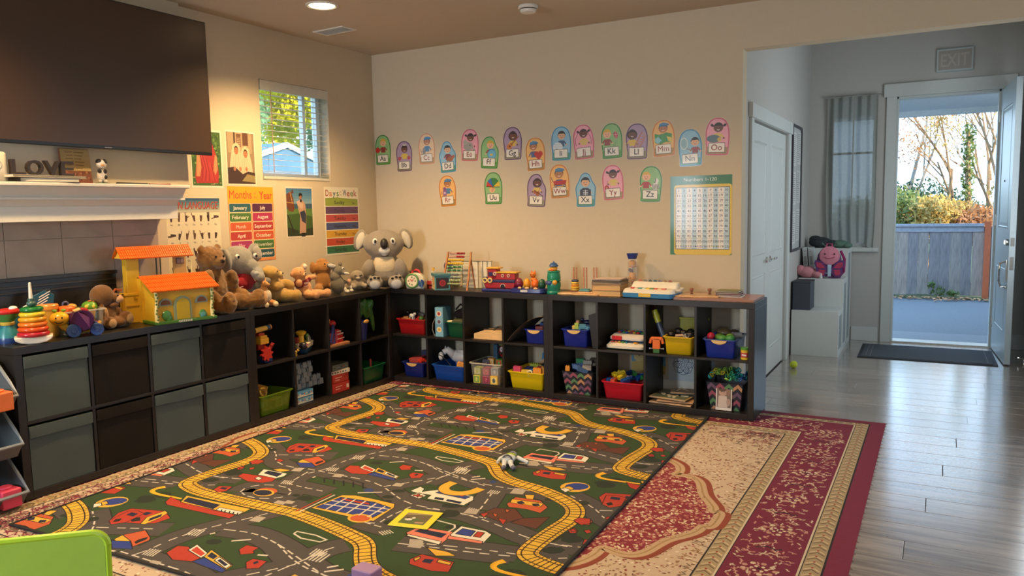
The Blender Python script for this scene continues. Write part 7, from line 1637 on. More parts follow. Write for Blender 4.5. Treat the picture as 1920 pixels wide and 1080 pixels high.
bt_ = [o for o in COL.objects if o.name.startswith('button_toy')][0]; part(bt_, 'red_panel', MB().box(-.105, -.03, -.118, -.106, .006, .036), (196, 34, 40), None, .003)
tub('yellow_tub', 'yellow plastic tub of dark play food with an olive lid behind', (2.375, .175, B1), 0, .195, .30, .120, (212, 176, 22))
bits('dark toys in the upper yellow tub', [('toy_piece', 'black glossy toy piece %s in the upper yellow tub' % w, ('egg', .028, .030, .024), c_, (x, y, B1+z), 20*i) for i, (w, c_, x, y, z) in enumerate([('at the left', '1c1a1c', 2.315, .09, .105), ('left of centre', '242020', 2.355, .12, .125), ('at the centre', '181818', 2.395, .10, .115), ('right of centre', '20201e', 2.435, .13, .12), ('at the right', '1c1c20', 2.445, .08, .108)])]+[('toy_cup', 'silver toy cup in the upper yellow tub', ('scoop', .02), 'b8b4ac', (2.425, .065, B1+.115), (40, 0, 0)), ('toy_piece', 'peach toy piece in the upper yellow tub', ('tube', .009, .05), 'd8b498', (2.375, .06, B1+.118), 30)])
tag(MB().box(-.10, .10, -.006, .006, 0, .085).box(-.105, .105, -.010, .010, .08, .095).ob('olive_lid', plast((150, 146, 30)), None, None, .003, loc=(2.41, .30, B1+.125)), 'olive yellow lid standing up behind the dark toys', 'lid')
t = thing('crayon_toy', 'green and dark crayon shaped toy leaning in the corner of the third cell', 'toy', (2.255, .10, B1+.10), 0); t.rotation_euler = (R(-6), R(-22), 0)
part(t, 'barrel', MB().cyl((0, 0, .06), .020, .12), (54, 66, 90)); part(t, 'sleeve', MB().cyl((0, 0, .155), .021, .09).ell((.0, -.0, .155), (.024, .022, .035)), (176, 178, 52)); part(t, 'tip', MB().cyl((0, 0, .215), .020, .035, r2=.008).ell((0, 0, .232), .009), (60, 24, 30))
t = thing('orange_robot', 'small orange toy robot with green feet beside the yellow tub', 'toy', (2.225, .035, B1+.001), 8)
part(t, 'torso', MB().cbox((0, 0, .066), (.052, .03, .075)).cbox((0, 0, .100), (.078, .03, .022)), (230, 118, 56), None, .005); part(t, 'arm', MB().cbox((-.040, 0, .084), (.018, .022, .04), (0, 14, 0)), (226, 112, 50), None, .004); part(t, 'arm', MB().cbox((.040, 0, .084), (.018, .022, .04), (0, -14, 0)), (226, 112, 50), None, .004); part(t, 'feet_block', MB().cbox((0, 0, .014), (.044, .028, .028)), (60, 110, 60), None, .003); part(t, 'axle', MB().tube([(-.044, 0, .03), (.044, 0, .03)], .003).ell((-.046, 0, .03), .006).ell((.046, 0, .03), .006), (180, 184, 190))
tag(MB().cbox((-.006, 0, .05), (.002, .10, .10), (0, -6, 0)).cbox((.0, 0, .05), (.002, .10, .10)).cbox((.006, 0, .05), (.002, .10, .10), (0, 6, 0)).ob('folded_paper', plast((206, 204, 196)), None, None, loc=(2.498, .09, B1+.001)), 'white folded papers standing between tub and divider', 'paper')
tub('blue_tub', 'blue plastic tub of play fruit in the upper right end cell', (2.655, .185, B1), 0, .205, .33, .122, (28, 52, 150), 'd8b470', rim=plast((60, 84, 150)))
bits('play fruit in the blue tub', [('toy_apple', 'red toy fruit at the left of the fruit tub', ('egg', .026, .026, .028), 'b8243c', (2.585, .08, B1+.105), 0), ('toy_fruit', 'olive green toy fruit in the fruit tub', ('egg', .034, .032, .026), '5c7c34', (2.635, .11, B1+.10), 20), ('toy_fruit', 'bright green toy fruit at the front of the fruit tub', ('egg', .036, .030, .022), '4c8c40', (2.66, .07, B1+.105), 0), ('toy_fruit', 'yellow green toy fruit in the fruit tub', ('egg', .030, .030, .028), '8ca448', (2.705, .11, B1+.10), 0), ('toy_fruit', 'green toy fruit at the right of the fruit tub', ('egg', .032, .03, .026), '3c8848', (2.715, .07, B1+.10), 0), ('toy_bowl', 'brown striped toy bowl at the back of the fruit tub', ('egg', .055, .05, .035), '6c5c40', (2.65, .19, B1+.11), 0), ('toy_cup', 'silver toy can at the back right of the fruit tub', ('tube', .024, .06), 'b8b8b8', (2.735, .16, B1+.11), 40), ('toy_fruit', 'dark brown toy piece at the back of the fruit tub', ('egg', .04, .03, .025), '50443c', (2.71, .20, B1+.12), 0)])
t = thing('dough_can', 'small yellow dough can with a green lid at the shelf end', 'can', (2.815, .045, B1+.001), 0)
part(t, 'can', MB().cyl((0, 0, .034), .026, .066), (222, 186, 50)); part(t, 'lid', MB().cyl((0, 0, .072), .028, .014), (84, 150, 60)); part(t, 'label', MB().lathe([(.0265, .016), (.0265, .046)], cap=False), (190, 70, 80)); part(t, 'label_mark', MB().cbox((.0, -.0268, .032), (.030, .001, .010), (0, 8, 0)), (230, 220, 210))
# --- second unit, lower row
def chevron_bin(name, label, loc, w_, d, h, lean=0):
    t = thing(name, label, 'storage bin', loc, 0, 'chevron patterned bins'); k = .80
    MB().rrect([(0, w_/2*k, d/2*k, .015), (h, w_/2, d/2, .02), (h, w_/2-.004, d/2-.004, .018), (.005, w_/2*k-.004, d/2*k-.004, .012), (.005, .001, .001, .0005)]).ob('bin_body', mat((34, 34, 44), rough=.5), t, 40)
    P = Print(clip=(-1, 1, 0, 1)); cols = ('2c3448', '9c5c6c', '6c9068', '2c3448', 'c89c78', '84606c', '2c3448', '70906c', 'b89078', '2c3448'); random.seed(len(label))
    rows = 7; n = 4; ph = h/rows
    for r_ in range(-1, rows+1):
        for c_ in range(n):
            col_ = '232838' if r_ % 2 == 0 else ('9c5468', '5c8c60', 'c0906c', '6c5470')[(c_+r_*3//2) % 4]
            def X(u, z): f = k+(1-k)*min(1, max(0, z/h)); return (u-.5)*(w_-.02)*f
            u0, um, u1 = c_/n, (c_+.5)/n, (c_+1)/n
            for ua, ub, za, zb in ((u0, um, 0, ph), (um, u1, ph, 0)):
                z0 = r_*ph; P.poly([(X(u, min(h, max(0, z))), min(h, max(0, z))) for u, z in ((ua, z0+za), (ub, z0+zb), (ub, z0+zb+ph), (ua, z0+za+ph))], col_, 1)
    me = P.mesh('pattern', PRINT, True, 0); ob = link('pattern', me, t, 0, (0, -d/2*k-.0012, 0)); ob.rotation_euler = (math.atan2(d/2*(1-k), h), 0, 0)
    return t
chevron_bin('chevron_bin', 'dark chevron patterned bin heaped with blue bricks', (1.628, .165, B0), .255, .26, .165)
bits('bricks in the chevron bin', [('toy_brick', 'orange brick on the left rim of the chevron bin', ('brick', .032, .032, .034), 'dc9440', (1.540, .07, B0+.165), 12), ('toy_brick', 'large blue brick in the chevron bin', ('brick', .112, .064, .034), '2c5490', (1.635, .08, B0+.165), (-25, 14, 10)), ('toy_brick', 'second blue brick in the chevron bin', ('brick', .096, .064, .034), '34609c', (1.60, .13, B0+.175), (-10, -6, 30)), ('toy_brick', 'green brick at the back of the chevron bin', ('brick', .064, .032, .034), '3c8c60', (1.60, .17, B0+.205), -4), ('toy_brick', 'grey brick at the top right of the chevron bin', ('brick', .064, .032, .036), '9c9890', (1.67, .14, B0+.20), 6), ('toy_brick', 'pale brick on the right of the chevron bin', ('brick', .064, .032, .036), 'a89c90', (1.69, .08, B0+.18), 10), ('toy_brick', 'dark brown brick at the back of the chevron bin', ('brick', .048, .032, .034), '40342c', (1.70, .18, B0+.215), 0), ('toy_brick', 'dark blue brick at the front of the chevron bin', ('brick', .080, .032, .034), '244878', (1.66, .045, B0+.160), (-30, 22, 20))])
tub('bright_red_tub', 'bright red plastic tub of blue and yellow bricks in the bottom row', (1.975, .19, B0), 0, .300, .33, .122, (196, 26, 44))
random.seed(33); it = []
for i, (c_, cn) in enumerate([('1c4c94', 'blue')]*9+[('c8b428', 'yellow')]*4+[('2c7c3c', 'green')]*3+[('c04c30', 'red')]):
    x = 1.86+.021*((i*7) % 11)+random.uniform(-.004, .004); y = .06+.055*(i % 4); z = B0+.105+.018*(1-abs(x-1.97)/.14)+.006*(i % 4)
    if cn == 'yellow': x = (1.90, 1.935, 1.915, 1.955)[i-9]; y = (.10, .12, .15, .09)[i-9]; z += .025
    it.append(('toy_brick', cn, ('brick', random.choice((.048, .064)), .032, .026), c_, (x, y, z), (random.uniform(-24, 24), random.uniform(-24, 24), random.uniform(0, 180))))
for cn in ('blue', 'yellow', 'green', 'red'):
    own = sorted([q for q in it if q[1] == cn], key=lambda q: q[4][0])
    for k_, q in enumerate(own): it[it.index(q)] = (q[0], ('%s brick, %s %s one from the left in the bright red tub' % (cn, ORD[k_], cn)) if len(own) > 1 else 'only red brick in the bright red tub')+q[2:]
bits('bricks heaped in the bright red tub', it)
P = Print(); P.rect(-.13, .13, -.10, .10, '5c8ca0', 0); P.poly([(-.13, -.10), (.13, -.10), (.13, -.04), (.0, .0), (-.13, -.02)], 'b09850', 1); P.poly([(-.12, .08), (-.06, .05), (.0, .06), (.10, .0), (.12, -.04), (.04, -.03), (-.02, .0), (-.08, -.02), (-.11, .0)], 'b8a468', 2); P.rect(.0, .11, .055, .09, '3c7c9c', 2); P.circ(-.07, .03, .006, '20180c', 3)
poster('underwater_print', 'blue and sandy picture on the wall behind the bright red tub', 'picture', P, .26, .20, (2.045, N-.016, .265), 0, MATTE)
P = Print(); P.rect(-.17, .17, -.12, .12, 'c0ccd0', 0)
for q in range(6):
    a = PI/3*q; P.circ(-.06+.045*math.cos(a), .045*math.sin(a), .024, '3c4c70', 2); P.circ(-.06+.045*math.cos(a), .045*math.sin(a), .019, 'c8d4d8', 3); P.circ(-.06+.045*math.cos(a), .045*math.sin(a), .011, '3c4c70', 4); P.circ(-.06+.045*math.cos(a), .045*math.sin(a), .008, 'c8d4d8', 5); P.circ(-.06+.03*math.cos(a+.5), .03*math.sin(a+.5), .010, '3c4c70', 6, n=6); P.circ(-.06+.03*math.cos(a+.5), .03*math.sin(a+.5), .007, 'c8d4d8', 7, n=6)
P.circ(-.06, 0, .078, '3c4c70', 0.5, n=8); P.circ(-.06, 0, .074, 'c8d4d8', 1, n=8); P.circ(-.06, 0, .016, '3c4c70', 8, n=6); P.circ(-.06, 0, .011, 'c8d4d8', 9, n=6); P.rect(.028, .030, -.12, .12, '9cacb0', 2)
poster('mandala_sheet', 'white sheet with a dark blue mandala outline behind the wooden puzzles', 'picture', P, .34, .24, (2.365, N-.016, .25), 0, MATTE)
for k_, (w_, c_, lb, rz, dx) in enumerate([(.30, (206, 168, 130), 'large pale wooden puzzle tray at the bottom of the pile', -3, 0), (.25, (190, 150, 112), 'wooden puzzle tray with loose pieces, second from the bottom', 4, .02), (.27, (176, 150, 116), 'tilted wooden puzzle tray with green picture, third in the pile', -8, -.01)]):
    t = thing('wood_puzzle', lb, 'puzzle', (2.325+dx, .15, B0+.001+.017*k_), rz, 'pile of wooden puzzles')
    part(t, 'tray', MB().box(-w_/2, w_/2, -.12, .13, 0, .010), None, None, .002, m=wood(c_)); random.seed(k_)
    if k_ == 2: part(t, 'picture_face', MB().box(-w_/2+.012, w_/2-.012, -.108, .118, .010, .0115), (96, 104, 84), None)
    for q in range(5): part(t, 'piece', MB().rrect([(0, .028, .012, .008), (.005, .028, .012, .008)]).xf((random.uniform(-.09, .09), random.uniform(-.09, -.0), .010 if k_ < 2 else .0116), (0, 0, random.uniform(0, 180))), (170, 110, 70) if k_ < 2 else (196, 186, 160), 30)
tag(MB().box(-.07, .09, -.05, .08, 0, .008).tube([(-.03, 0, .008), (.0, .02, .022), (.05, .02, .008)], .006).ob('small_wood_frame', wood((150, 130, 104)), None, 35, .002, loc=(2.36, .16, B0+.064), rotz=14), 'small brown wooden frame on top of the puzzle pile', 'puzzle')
chevron_bin('chevron_bin', 'dark chevron patterned bin with a baby picture and coloured chain links', (2.688, .165, B0), .255, .26, .185)
P = Print(); P.rect(-.052, .052, -.085, .085, 'dcd8d4', 0); P.rect(-.046, .046, -.068, .079, '74645c', 1); P.circ(-.008, .035, .026, 'b89484', 2, ry=.028); P.circ(-.010, .052, .026, '5c4438', 3, ry=.014); P.poly([(-.034, .01), (.018, .01), (.026, -.066), (-.040, -.066)], 'c8b8b0', 2); P.circ(.028, .04, .014, '8c6c60', 2, ry=.03); P.circ(.03, -.03, .013, 'a89088', 3, ry=.025); P.circ(-.016, .036, .003, '2c1c18', 4, n=6); P.circ(.002, .036, .003, '2c1c18', 4, n=6)
pc = poster('baby_picture', 'upright white edged picture of a baby on the front of the right chevron bin', 'picture', P, .104, .17, (2.685, .036, B0+.089), 0, MATTE); pc.rotation_euler = (R(-5), 0, 0)
random.seed(14); RC = ['2c5ca0', '1c8c8c', '3ca878', '90b848', 'd8c83c', '30a0a0', '2468b0', 'd08c98']
lm = {c_: MB().torus((0, 0, 0), .013, .0042, seg=10, sub=5).mesh('chain_link', plast(c_), True) for c_ in RC}
for i in range(70):
    x = random.uniform(-.125, .125); y = random.uniform(-.12, .10); c_ = RC[min(7, int((1-(x+.125)/.25)*4.6+random.uniform(0, 1.2)))]
    z = .190+.040*max(0, 1-(x/.15)**2)*max(0, 1-(y/.16)**2)+random.uniform(0, .012)+.012*(y > 0)
    tag(link('chain_link', lm[c_], None, 0, (2.688+x, .165+y, B0+z), rot=(random.uniform(0, 180), random.uniform(0, 60), random.uniform(0, 180))), '%s plastic chain link heaped on the right chevron bin' % ('navy blue', 'dark teal', 'sea green', 'lime', 'yellow', 'turquoise', 'bright blue', 'pink')[RC.index(c_)], 'chain link', 'chain links heaped on the right chevron bin')
# papers seen on the wall behind the shelf
P = Print(); P.rect(-.06, .06, -.14, .14, '8c94a0', 0); P.circ(0, .03, .04, '5c6878', 1, ry=.08); P.rect(-.06, -.02, -.14, .0, 'a09040', 1)
poster('wall_picture', 'small grey and yellow picture on the wall behind the red tub', 'picture', P, .12, .28, (.25, N-.016, .60), 0, MATTE)
P = Print(); P.rect(-.07, .07, -.11, .11, 'c8d0c8', 0); P.circ(-.02, .02, .03, '3c6c5c', 1, ry=.05); P.line([(-.02, -.1), (.02, .0)], .01, '5c7c60', 1)
poster('wall_picture', 'small white and green picture on the wall behind the toy horse', 'picture', P, .14, .22, (.62, N-.016, .27), 0, MATTE)

# ================================================================ LEFT WALL SHELF, OPEN CELLS (front faces +x)
t = thing('gear_stack', 'red and yellow building toy with gears and a tube, upper left open cell', 'toy', (-.07, -1.325, B1), 90)
part(t, 'blue_stand', MB().cbox((.02, .0, .02), (.07, .06, .04)), (40, 60, 110), None, .004)
def gear(x, y, z, r_, rot): 
    b = MB(); b.prism([((r_ if q % 4 < 2 else r_*.72)*math.cos(2*PI*q/32), (r_ if q % 4 < 2 else r_*.72)*math.sin(2*PI*q/32)) for q in range(32)], -.010, .010, 'y'); return b.xf((x, y, z), rot)
part(t, 'red_gear', gear(-.015, -.05, .065, .050, (0, 0, 0)), (186, 48, 38), 30, .001); part(t, 'red_gear', gear(.045, -.03, .105, .028, (30, 0, 30)), (176, 44, 36), 30, .001)
part(t, 'red_block', MB().cbox((-.01, .02, .115), (.07, .06, .05)), (170, 44, 36), None, .006); part(t, 'yellow_block', MB().cbox((-.015, -.01, .150), (.075, .06, .042)).cbox((-.015, -.01, .178), (.06, .05, .02)), (214, 160, 50), None, .006); part(t, 'upper_red', MB().cbox((-.025, .0, .195), (.05, .05, .02)), (170, 60, 40), None, .004)
part(t, 'yellow_tube', MB().tube([(-.075, -.01, .225), (.03, -.01, .232)], .018, 14), (206, 166, 76)); part(t, 'blue_tube_end', MB().tube([(.025, -.01, .232), (.055, -.01, .234)], .0185, 14), (50, 76, 96)); part(t, 'orange_ring', MB().torus((.060, -.01, .234), .014, .006, (0, 90, 0)), (206, 130, 50))
t = thing('toy_ship', 'navy and cream toy boat with a yellow funnel in the second open cell', 'toy boat', (-.085, -.925, B1), 118)
part(t, 'hull', MB().rrect([(.0, .070, .030, .028), (.025, .095, .042, .04), (.045, .104, .046, .044)]), (22, 62, 92)); part(t, 'deck', MB().rrect([(.044, .106, .048, .046), (.072, .112, .050, .048, .004, 0), (.076, .10, .042, .04)]), (222, 208, 176))
part(t, 'bow_face', MB().ell((-.09, -.02, .062), (.026, .034, .026)), (24, 24, 34)); part(t, 'eye', MB().torus((-.096, -.052, .068), .009, .003, (90, 0, 0)), (200, 120, 100)); part(t, 'funnel', MB().lathe([(.022, .076), (.020, .125), (.036, .140), (.038, .152), (.024, .160), (0, .160)]).xf((-.03, .01, 0)), (216, 170, 44)); part(t, 'wheel', MB().torus((.015, -.035, .095), .022, .005, (80, 0, 0)).cyl((.015, -.037, .095), .010, .01, (80, 0, 0)), (150, 146, 130)); part(t, 'green_figure', MB().ell((.055, -.01, .108), (.016, .016, .020)).cyl((.055, -.01, .085), .010, .03), (96, 140, 60)); part(t, 'red_cabin', MB().cbox((-.075, .03, .10), (.04, .03, .04)), (120, 40, 40), None, .005)
bits('toys behind the toy boat', [('toy_block', 'dark red toy behind the toy boat', ('block', .06, .05, .09), '7c2c30', (-.20, -1.02, B1), 10), ('toy_figure', 'olive green toy at the left behind the toy boat', ('figure', .12), '7c7c34', (-.12, -1.05, B1), 60), ('toy_duck', 'small yellow toy at the left of the toy boat', ('animal', .05), 'd8a840', (-.055, -1.055, B1), 200)])
tag(MB().box(-.12, .06, -.105, .115, 0, .018).ob('wood_tray', wood((176, 120, 80)), None, None, .002, loc=(-.085, -.615, B1)), 'flat pale wooden box under the red toy truck', 'box')
t = thing('toy_truck', 'red toy vehicle with a blue frame and white stripes on the wooden box', 'toy', (-.09, -.62, B1+.0185), 100)
part(t, 'red_hood', MB().rrect([(0, .050, .045, .02, .045, 0), (.05, .048, .043, .02, .045, 0), (.095, .030, .03, .02, .035, 0)]), (176, 30, 34)); part(t, 'stripes', MB().cbox((.045, -.045, .030), (.09, .006, .006)).cbox((.042, -.042, .065), (.08, .008, .008)).cbox((.038, -.036, .085), (.05, .008, .006)), (216, 200, 190), None); part(t, 'blue_frame', MB().tube([(-.085, -.035, .01), (-.04, -.035, .14), (-.01, -.03, .14), (-.04, -.035, .0)], .012, 8), (44, 50, 110)); part(t, 'rear_wheel', MB().cyl((-.065, -.01, .045), .042, .05, (90, 0, 0)), (150, 50, 44)); part(t, 'red_dome', MB().ell((-.0, .0, .145), (.034, .03, .026)), (170, 34, 36)); part(t, 'yellow_knob', MB().cyl((-.05, 0, .165), .012, .02).ell((-.05, 0, .178), .014), (206, 160, 90))
t = thing('blue_cup', 'dark blue tapered cup in the corner cell under the green bag', 'cup', (-.055, -.325, B1), 90)
part(t, 'cup', MB().lathe([(.038, 0), (.052, .155), (.048, .155), (.034, .004)]), (26, 36, 96)); part(t, 'handle_notch', MB().ell((.004, -.046, .145), (.034, .010, .015)), (206, 160, 84))
t = thing('green_bag', 'shiny green plastic bag bunched above the blue cup', 'bag', (-.06, -.265, B1), 90)
gb = MB()
for x, z, w_, h, a in ((-.055, .235, .030, .085, 4), (-.02, .245, .032, .080, -3), (.03, .235, .026, .085, 8), (.055, .17, .022, .13, -12), (.0, .28, .07, .035, 0), (.05, .26, .03, .05, 20)): gb.ell((x, .012*math.sin(x*90), z), (w_, .020, h), (0, a, 0))
o = gb.ob('folds', mat((52, 98, 44), rough=.12, noise=.4, scale=20, bump=1, bscale=30), t, True); r = o.modifiers.new('r', 'REMESH'); r.mode = 'VOXEL'; r.voxel_size = .006; r.use_smooth_shade = True
t = tub('lime_tub', 'translucent lime green plastic tub in the lower left open cell', (-.165, -1.275, B0), 90, .285, .31, .135, None, None, m=mat((110, 140, 34), rough=.2, alpha=.62, noise=0))
bits('toys in the lime tub', [('toy_cube', 'red and yellow soft toy cube on the lime tub', ('block', .085, .075, .085), '9c7034', (-.12, -1.345, B0+.105), (12, 20, 40)), ('toy_piece', 'yellow toy ring on the cube over the lime tub', ('ring', .026, .008), 'c8a434', (-.075, -1.345, B0+.15), (0, 75, 0)), ('toy_block', 'orange toy block inside the lime tub', ('block', .09, .08, .05), 'b86430', (-.12, -1.27, B0+.02), 0), ('toy_block', 'yellow toy block inside the lime tub', ('block', .07, .06, .06), 'c8a83c', (-.10, -1.20, B0+.02), 30), ('toy_block', 'light blue toy block at the left inside the lime tub', ('block', .05, .06, .06), '5c8ca0', (-.10, -1.36, B0+.04), 0)])
# grey interlocking pieces on two light blue boxes
for k_ in range(2): 
    t = thing('game_box', ['light blue boxed game at the bottom, under the grey pieces', 'light blue boxed game directly under the grey pieces'][k_], 'box', (-.115, -1.0, B0+.001+.047*k_), 90, 'light blue boxed games')
    part(t, 'box', MB().box(-.095, .085, -.09, .11, 0, .045), (72, 126, 166), None, .002); P = Print(); P.rect(-.09, .08, .004, .041, '5c9cc4' if k_ else '78a4bc', 0); P.poly([(-.09, .01), (-.03, .02), (.03, .008), (.08, .018), (.08, .004), (-.09, .004)], 'd0c8b4', 1); [P.circ(-.07+.022*q, .024, .007, ('c87848', 'd8d0c0', '3c6ca0')[q % 3], 2, n=7) for q in range(7)]
    link('picture', P.mesh('picture', MATTE, True, .0905), t)
gp = MB().box(-.027, .027, -.02, .02, 0, .030).box(-.018, .018, -.026, -.018, .006, .045).cyl((-.014, 0, .036), .006, .014, seg=8).cyl((.014, 0, .036), .006, .014, seg=8).mesh('grey_brick', plast((118, 128, 138)), 35)
for l_, n_ in enumerate((5, 5, 4, 4, 4)):
    for r_ in range(n_):
        y = -1.075+.056*r_+(.05 if l_ in (0,) else .035 if l_ == 1 else 0)
        tag(link('grey_brick', gp, None, .001, (-.075-.012*((l_+r_) % 2), y, B0+.096+.0365*l_), rot=(0, 0, 90)), 'grey connecting brick, %s from the left in the %s layer of the stack' % (ORD[r_], ['bottom', 'second', 'third', 'fourth', 'top'][l_]), 'toy brick', 'grey connecting bricks')
for k_, (h, c_, lb, w_) in enumerate([(.075, (160, 34, 30), 'red game box at the bottom of its stack', .19), (.062, (170, 40, 34), 'red game box in the middle of the stack', .175), (.030, (206, 196, 180), 'white and black game box above the red ones', .205), (.045, (66, 66, 62), 'dark grey box on top of the game boxes', .185)]):
    t = thing('game_box', lb, 'box', (-.105, -.625, B0+.001+sum((.075, .062, .030, .045)[:k_])+.001*k_), [90, 90, 84, 92][k_], 'game boxes in the lower open cell')
    part(t, 'box', MB().box(-w_/2, w_/2, -.085, .10, 0, h), c_, None, .002); P = Print(); P.rect(-w_/2+.003, w_/2-.003, .002, h-.002, ('b03028', 'a83428', 'c8c0b0', '4c5450')[k_], 0)
    random.seed(k_)
    for q in range(2 if k_ < 2 else 6):
        if k_ < 2: P.line([(-.06, h*.62-.018*q), (.01-.02*q, h*.62-.018*q)], .005, 'd8c0b0', 1)
        else: P.circ(-.07+.026*q, h*.5, .009, random.choice(('2c2c2c', 'a83428', '5c6c78')), 1, n=7, ry=.006)
    if k_ == 0: P.rect(.06, .085, .02, .05, 'd8c8b8', 1)
    link('picture', P.mesh('picture', MATTE, True, .0855), t)
tub('green_tub', 'dark green plastic tub with a pink stick in the lower corner cell', (-.16, -.235, B0), 90, .255, .31, .130, (16, 84, 44))
tag(MB().cyl((0, 0, .075), .008, .15).ell((0, 0, .15), .009).ob('pink_stick', plast((176, 70, 76)), None, loc=(-.06, -.225, B0+.02)), 'short pink stick standing in the lower green tub', 'toy')

# ================================================================ ENTRY HALL
t = thing('step_shelf', 'white stepped cubby unit against the entry wall', 'shelf unit', (2.715, 2.46, FZ), 0)
MW = mat((206, 210, 206), rough=.5, noise=.02)
sw_, ss = .405, [(0, .36, .42), (.36, .70, .685), (.70, 1.035, .955)]
for y0, y1, h in ss:
    MB().box(0, sw_, y0, y1, h-.016, h).ob('top_panel', MW, t, None, .0015); MB().box(0, sw_, y0, y0+.016, .0, h-.016).ob('front_panel', MW, t, None, .0015)
    MB().box(0, .016, y0+.016, y1, 0, h-.016).box(sw_-.016, sw_, y0+.016, y0+.05, 0, h-.016).box(sw_-.016, sw_, y1-.035, y1, 0, h-.016).box(sw_-.016, sw_, y0+.05, y1-.035, 0, .05).box(sw_-.016, sw_, y0+.05, y1-.035, h-.05, h-.016).ob('side_frame', MW, t, None, .001)
    MB().box(sw_-.011, sw_-.007, y0+.05, y1-.035, .05, h-.05).ob('side_inset', mat((150, 158, 160), rough=.6), t, None)
t = thing('dark_box', 'dark slate upright box standing on the lowest step at the left', 'box', (2.72, 2.475, FZ+.4215), 0)
MB().box(0, .155, 0, .26, 0, .262).ob('box', mat((62, 68, 78), rough=.6), t, None, .003); MB().box(-.002, .157, -.002, .262, .245, .264).ob('lid', mat((56, 62, 70), rough=.6), t, None, .003)
t = thing('butterfly_backpack', 'pink and purple butterfly faced child backpack on the middle step', 'backpack', (2.975, 2.93, FZ+.686), 10)
MB().rrect([(0, .105, .06, .05), (.02, .115, .066, .055), (.14, .115, .062, .055), (.22, .10, .055, .05), (.275, .065, .04, .04), (.29, .03, .02, .02)]).ob('bag', cloth((112, 74, 112), bump=.3), t, 60)
MB().lathe([(0, 0), (.088, 0), (.090, .012), (.080, .022), (0, .026)], seg=28).xf((0, -.060, .215), (90, 0, 0), (1, 1, .78)).ob('face', cloth((206, 130, 146), bump=.2), t, 50)
for s_ in (-1, 1):
    MB().prism([(s_*a, b) for a, b in [(.012, .09), (.06, .155), (.125, .175), (.135, .14), (.115, .095), (.12, .06), (.10, .015), (.05, .01), (.015, .05)]], -.086, -.066).ob('wing', cloth((96, 62, 108), bump=.2), t, 40, .003)
    MB().prism([(s_*a, b) for a, b in [(.035, .10), (.07, .145), (.115, .155), (.115, .115), (.085, .095)]], -.089, -.086).prism([(s_*a, b) for a, b in [(.035, .08), (.09, .085), (.10, .05), (.085, .03), (.05, .03)]], -.089, -.086).ob('wing_patch', cloth((172, 66, 90), bump=.2), t, 40)
    MB().ell((s_*.042, -.083, .232), (.007, .004, .008)).ob('eye', EYE, t); MB().tube([(s_*.03, -.05, .285), (s_*.045, -.055, .315), (s_*.06, -.055, .325)], .005).ell((s_*.064, -.055, .327), .010).ob('antenna', cloth((90, 110, 100)), t)
MB().prism([(-.014, .02), (.014, .02), (.018, .13), (-.018, .13)], -.092, -.086).ob('body_stripe', cloth((170, 190, 206), bump=.2), t, 40)
MB().tube([(-.045, -.0845, .205), (-.02, -.0855, .190), (.02, -.0855, .190), (.045, -.0845, .205)], .003, 5).ob('smile', cloth((150, 60, 90)), t); MB().tube([(-.03, .0, .285), (-.02, .0, .325), (.02, .0, .325), (.03, .0, .285)], .008).ob('carry_loop', cloth((190, 90, 120)), t)
MB().tube([(.10, -.02, .26), (.135, -.03, .18), (.13, -.03, .06), (.10, -.01, .02)], .012).ob('shoulder_strap', cloth((150, 50, 100)), t)
tag(MB().ell((0, 0, .055), (.085, .06, .055)).ell((.09, -.01, .04), (.06, .05, .04)).ell((-.06, .0, .07), (.045, .05, .05)).ell((.14, 0, .03), (.03, .03, .03)).ob('pink_scarf', cloth((206, 140, 146), bump=1.2, bscale=60), None, True, loc=(2.79, 2.875, FZ+.686)), 'crumpled pink fluffy scarf beside the backpack', 'scarf')
t = thing('white_bottle', 'small white squeeze bottle and grey clip at the foot of the backpack', 'bottle', (2.915, 2.845, FZ+.686), 0)
MB().lathe([(.018, 0), (.019, .045), (.010, .06), (.009, .07)]).ob('bottle', plast((206, 206, 200)), t); MB().torus((.045, 0, .03), .022, .007, (90, 0, 0)).ob('clip', plast((120, 128, 128)), t)
for k_ in range(2): 
    t = thing('white_binder', ['white binder leaning at the left on the middle step', 'white binder, right one of the pair on the middle step'][k_], 'binder', (2.765+.052*k_, 3.0, FZ+.686), 0, 'white binders'); t.rotation_euler = (0, R(-5), 0)
    MB().box(-.022, .022, 0, .15, 0, .285).ob('cover', plast((206, 210, 208)), t, None, .003); MB().cyl((0, -.001, .25), .007, .004, (90, 0, 0)).box(-.012, .012, -.002, 0, .12, .20).ob('spine_label', plast((150, 156, 156)), t, None)
tag(MB().ell((0, 0, .05), (.11, .08, .055)).ell((.11, -.01, .035), (.09, .07, .04)).ell((-.05, .02, .08), (.06, .05, .04)).ob('dark_jacket', cloth((60, 64, 68), bump=1, bscale=40), None, True, loc=(2.85, 3.28, FZ+.956)), 'dark folded jacket on the highest step below the curtain', 'jacket')
tag(MB().ell((0, 0, .035), (.09, .07, .04)).ell((.07, -.02, .025), (.05, .05, .03)).ob('green_cloth', cloth((96, 122, 108), bump=1, bscale=40), None, True, loc=(3.03, 3.27, FZ+.956)), 'grey green folded cloth beside the dark jacket', 'cloth')
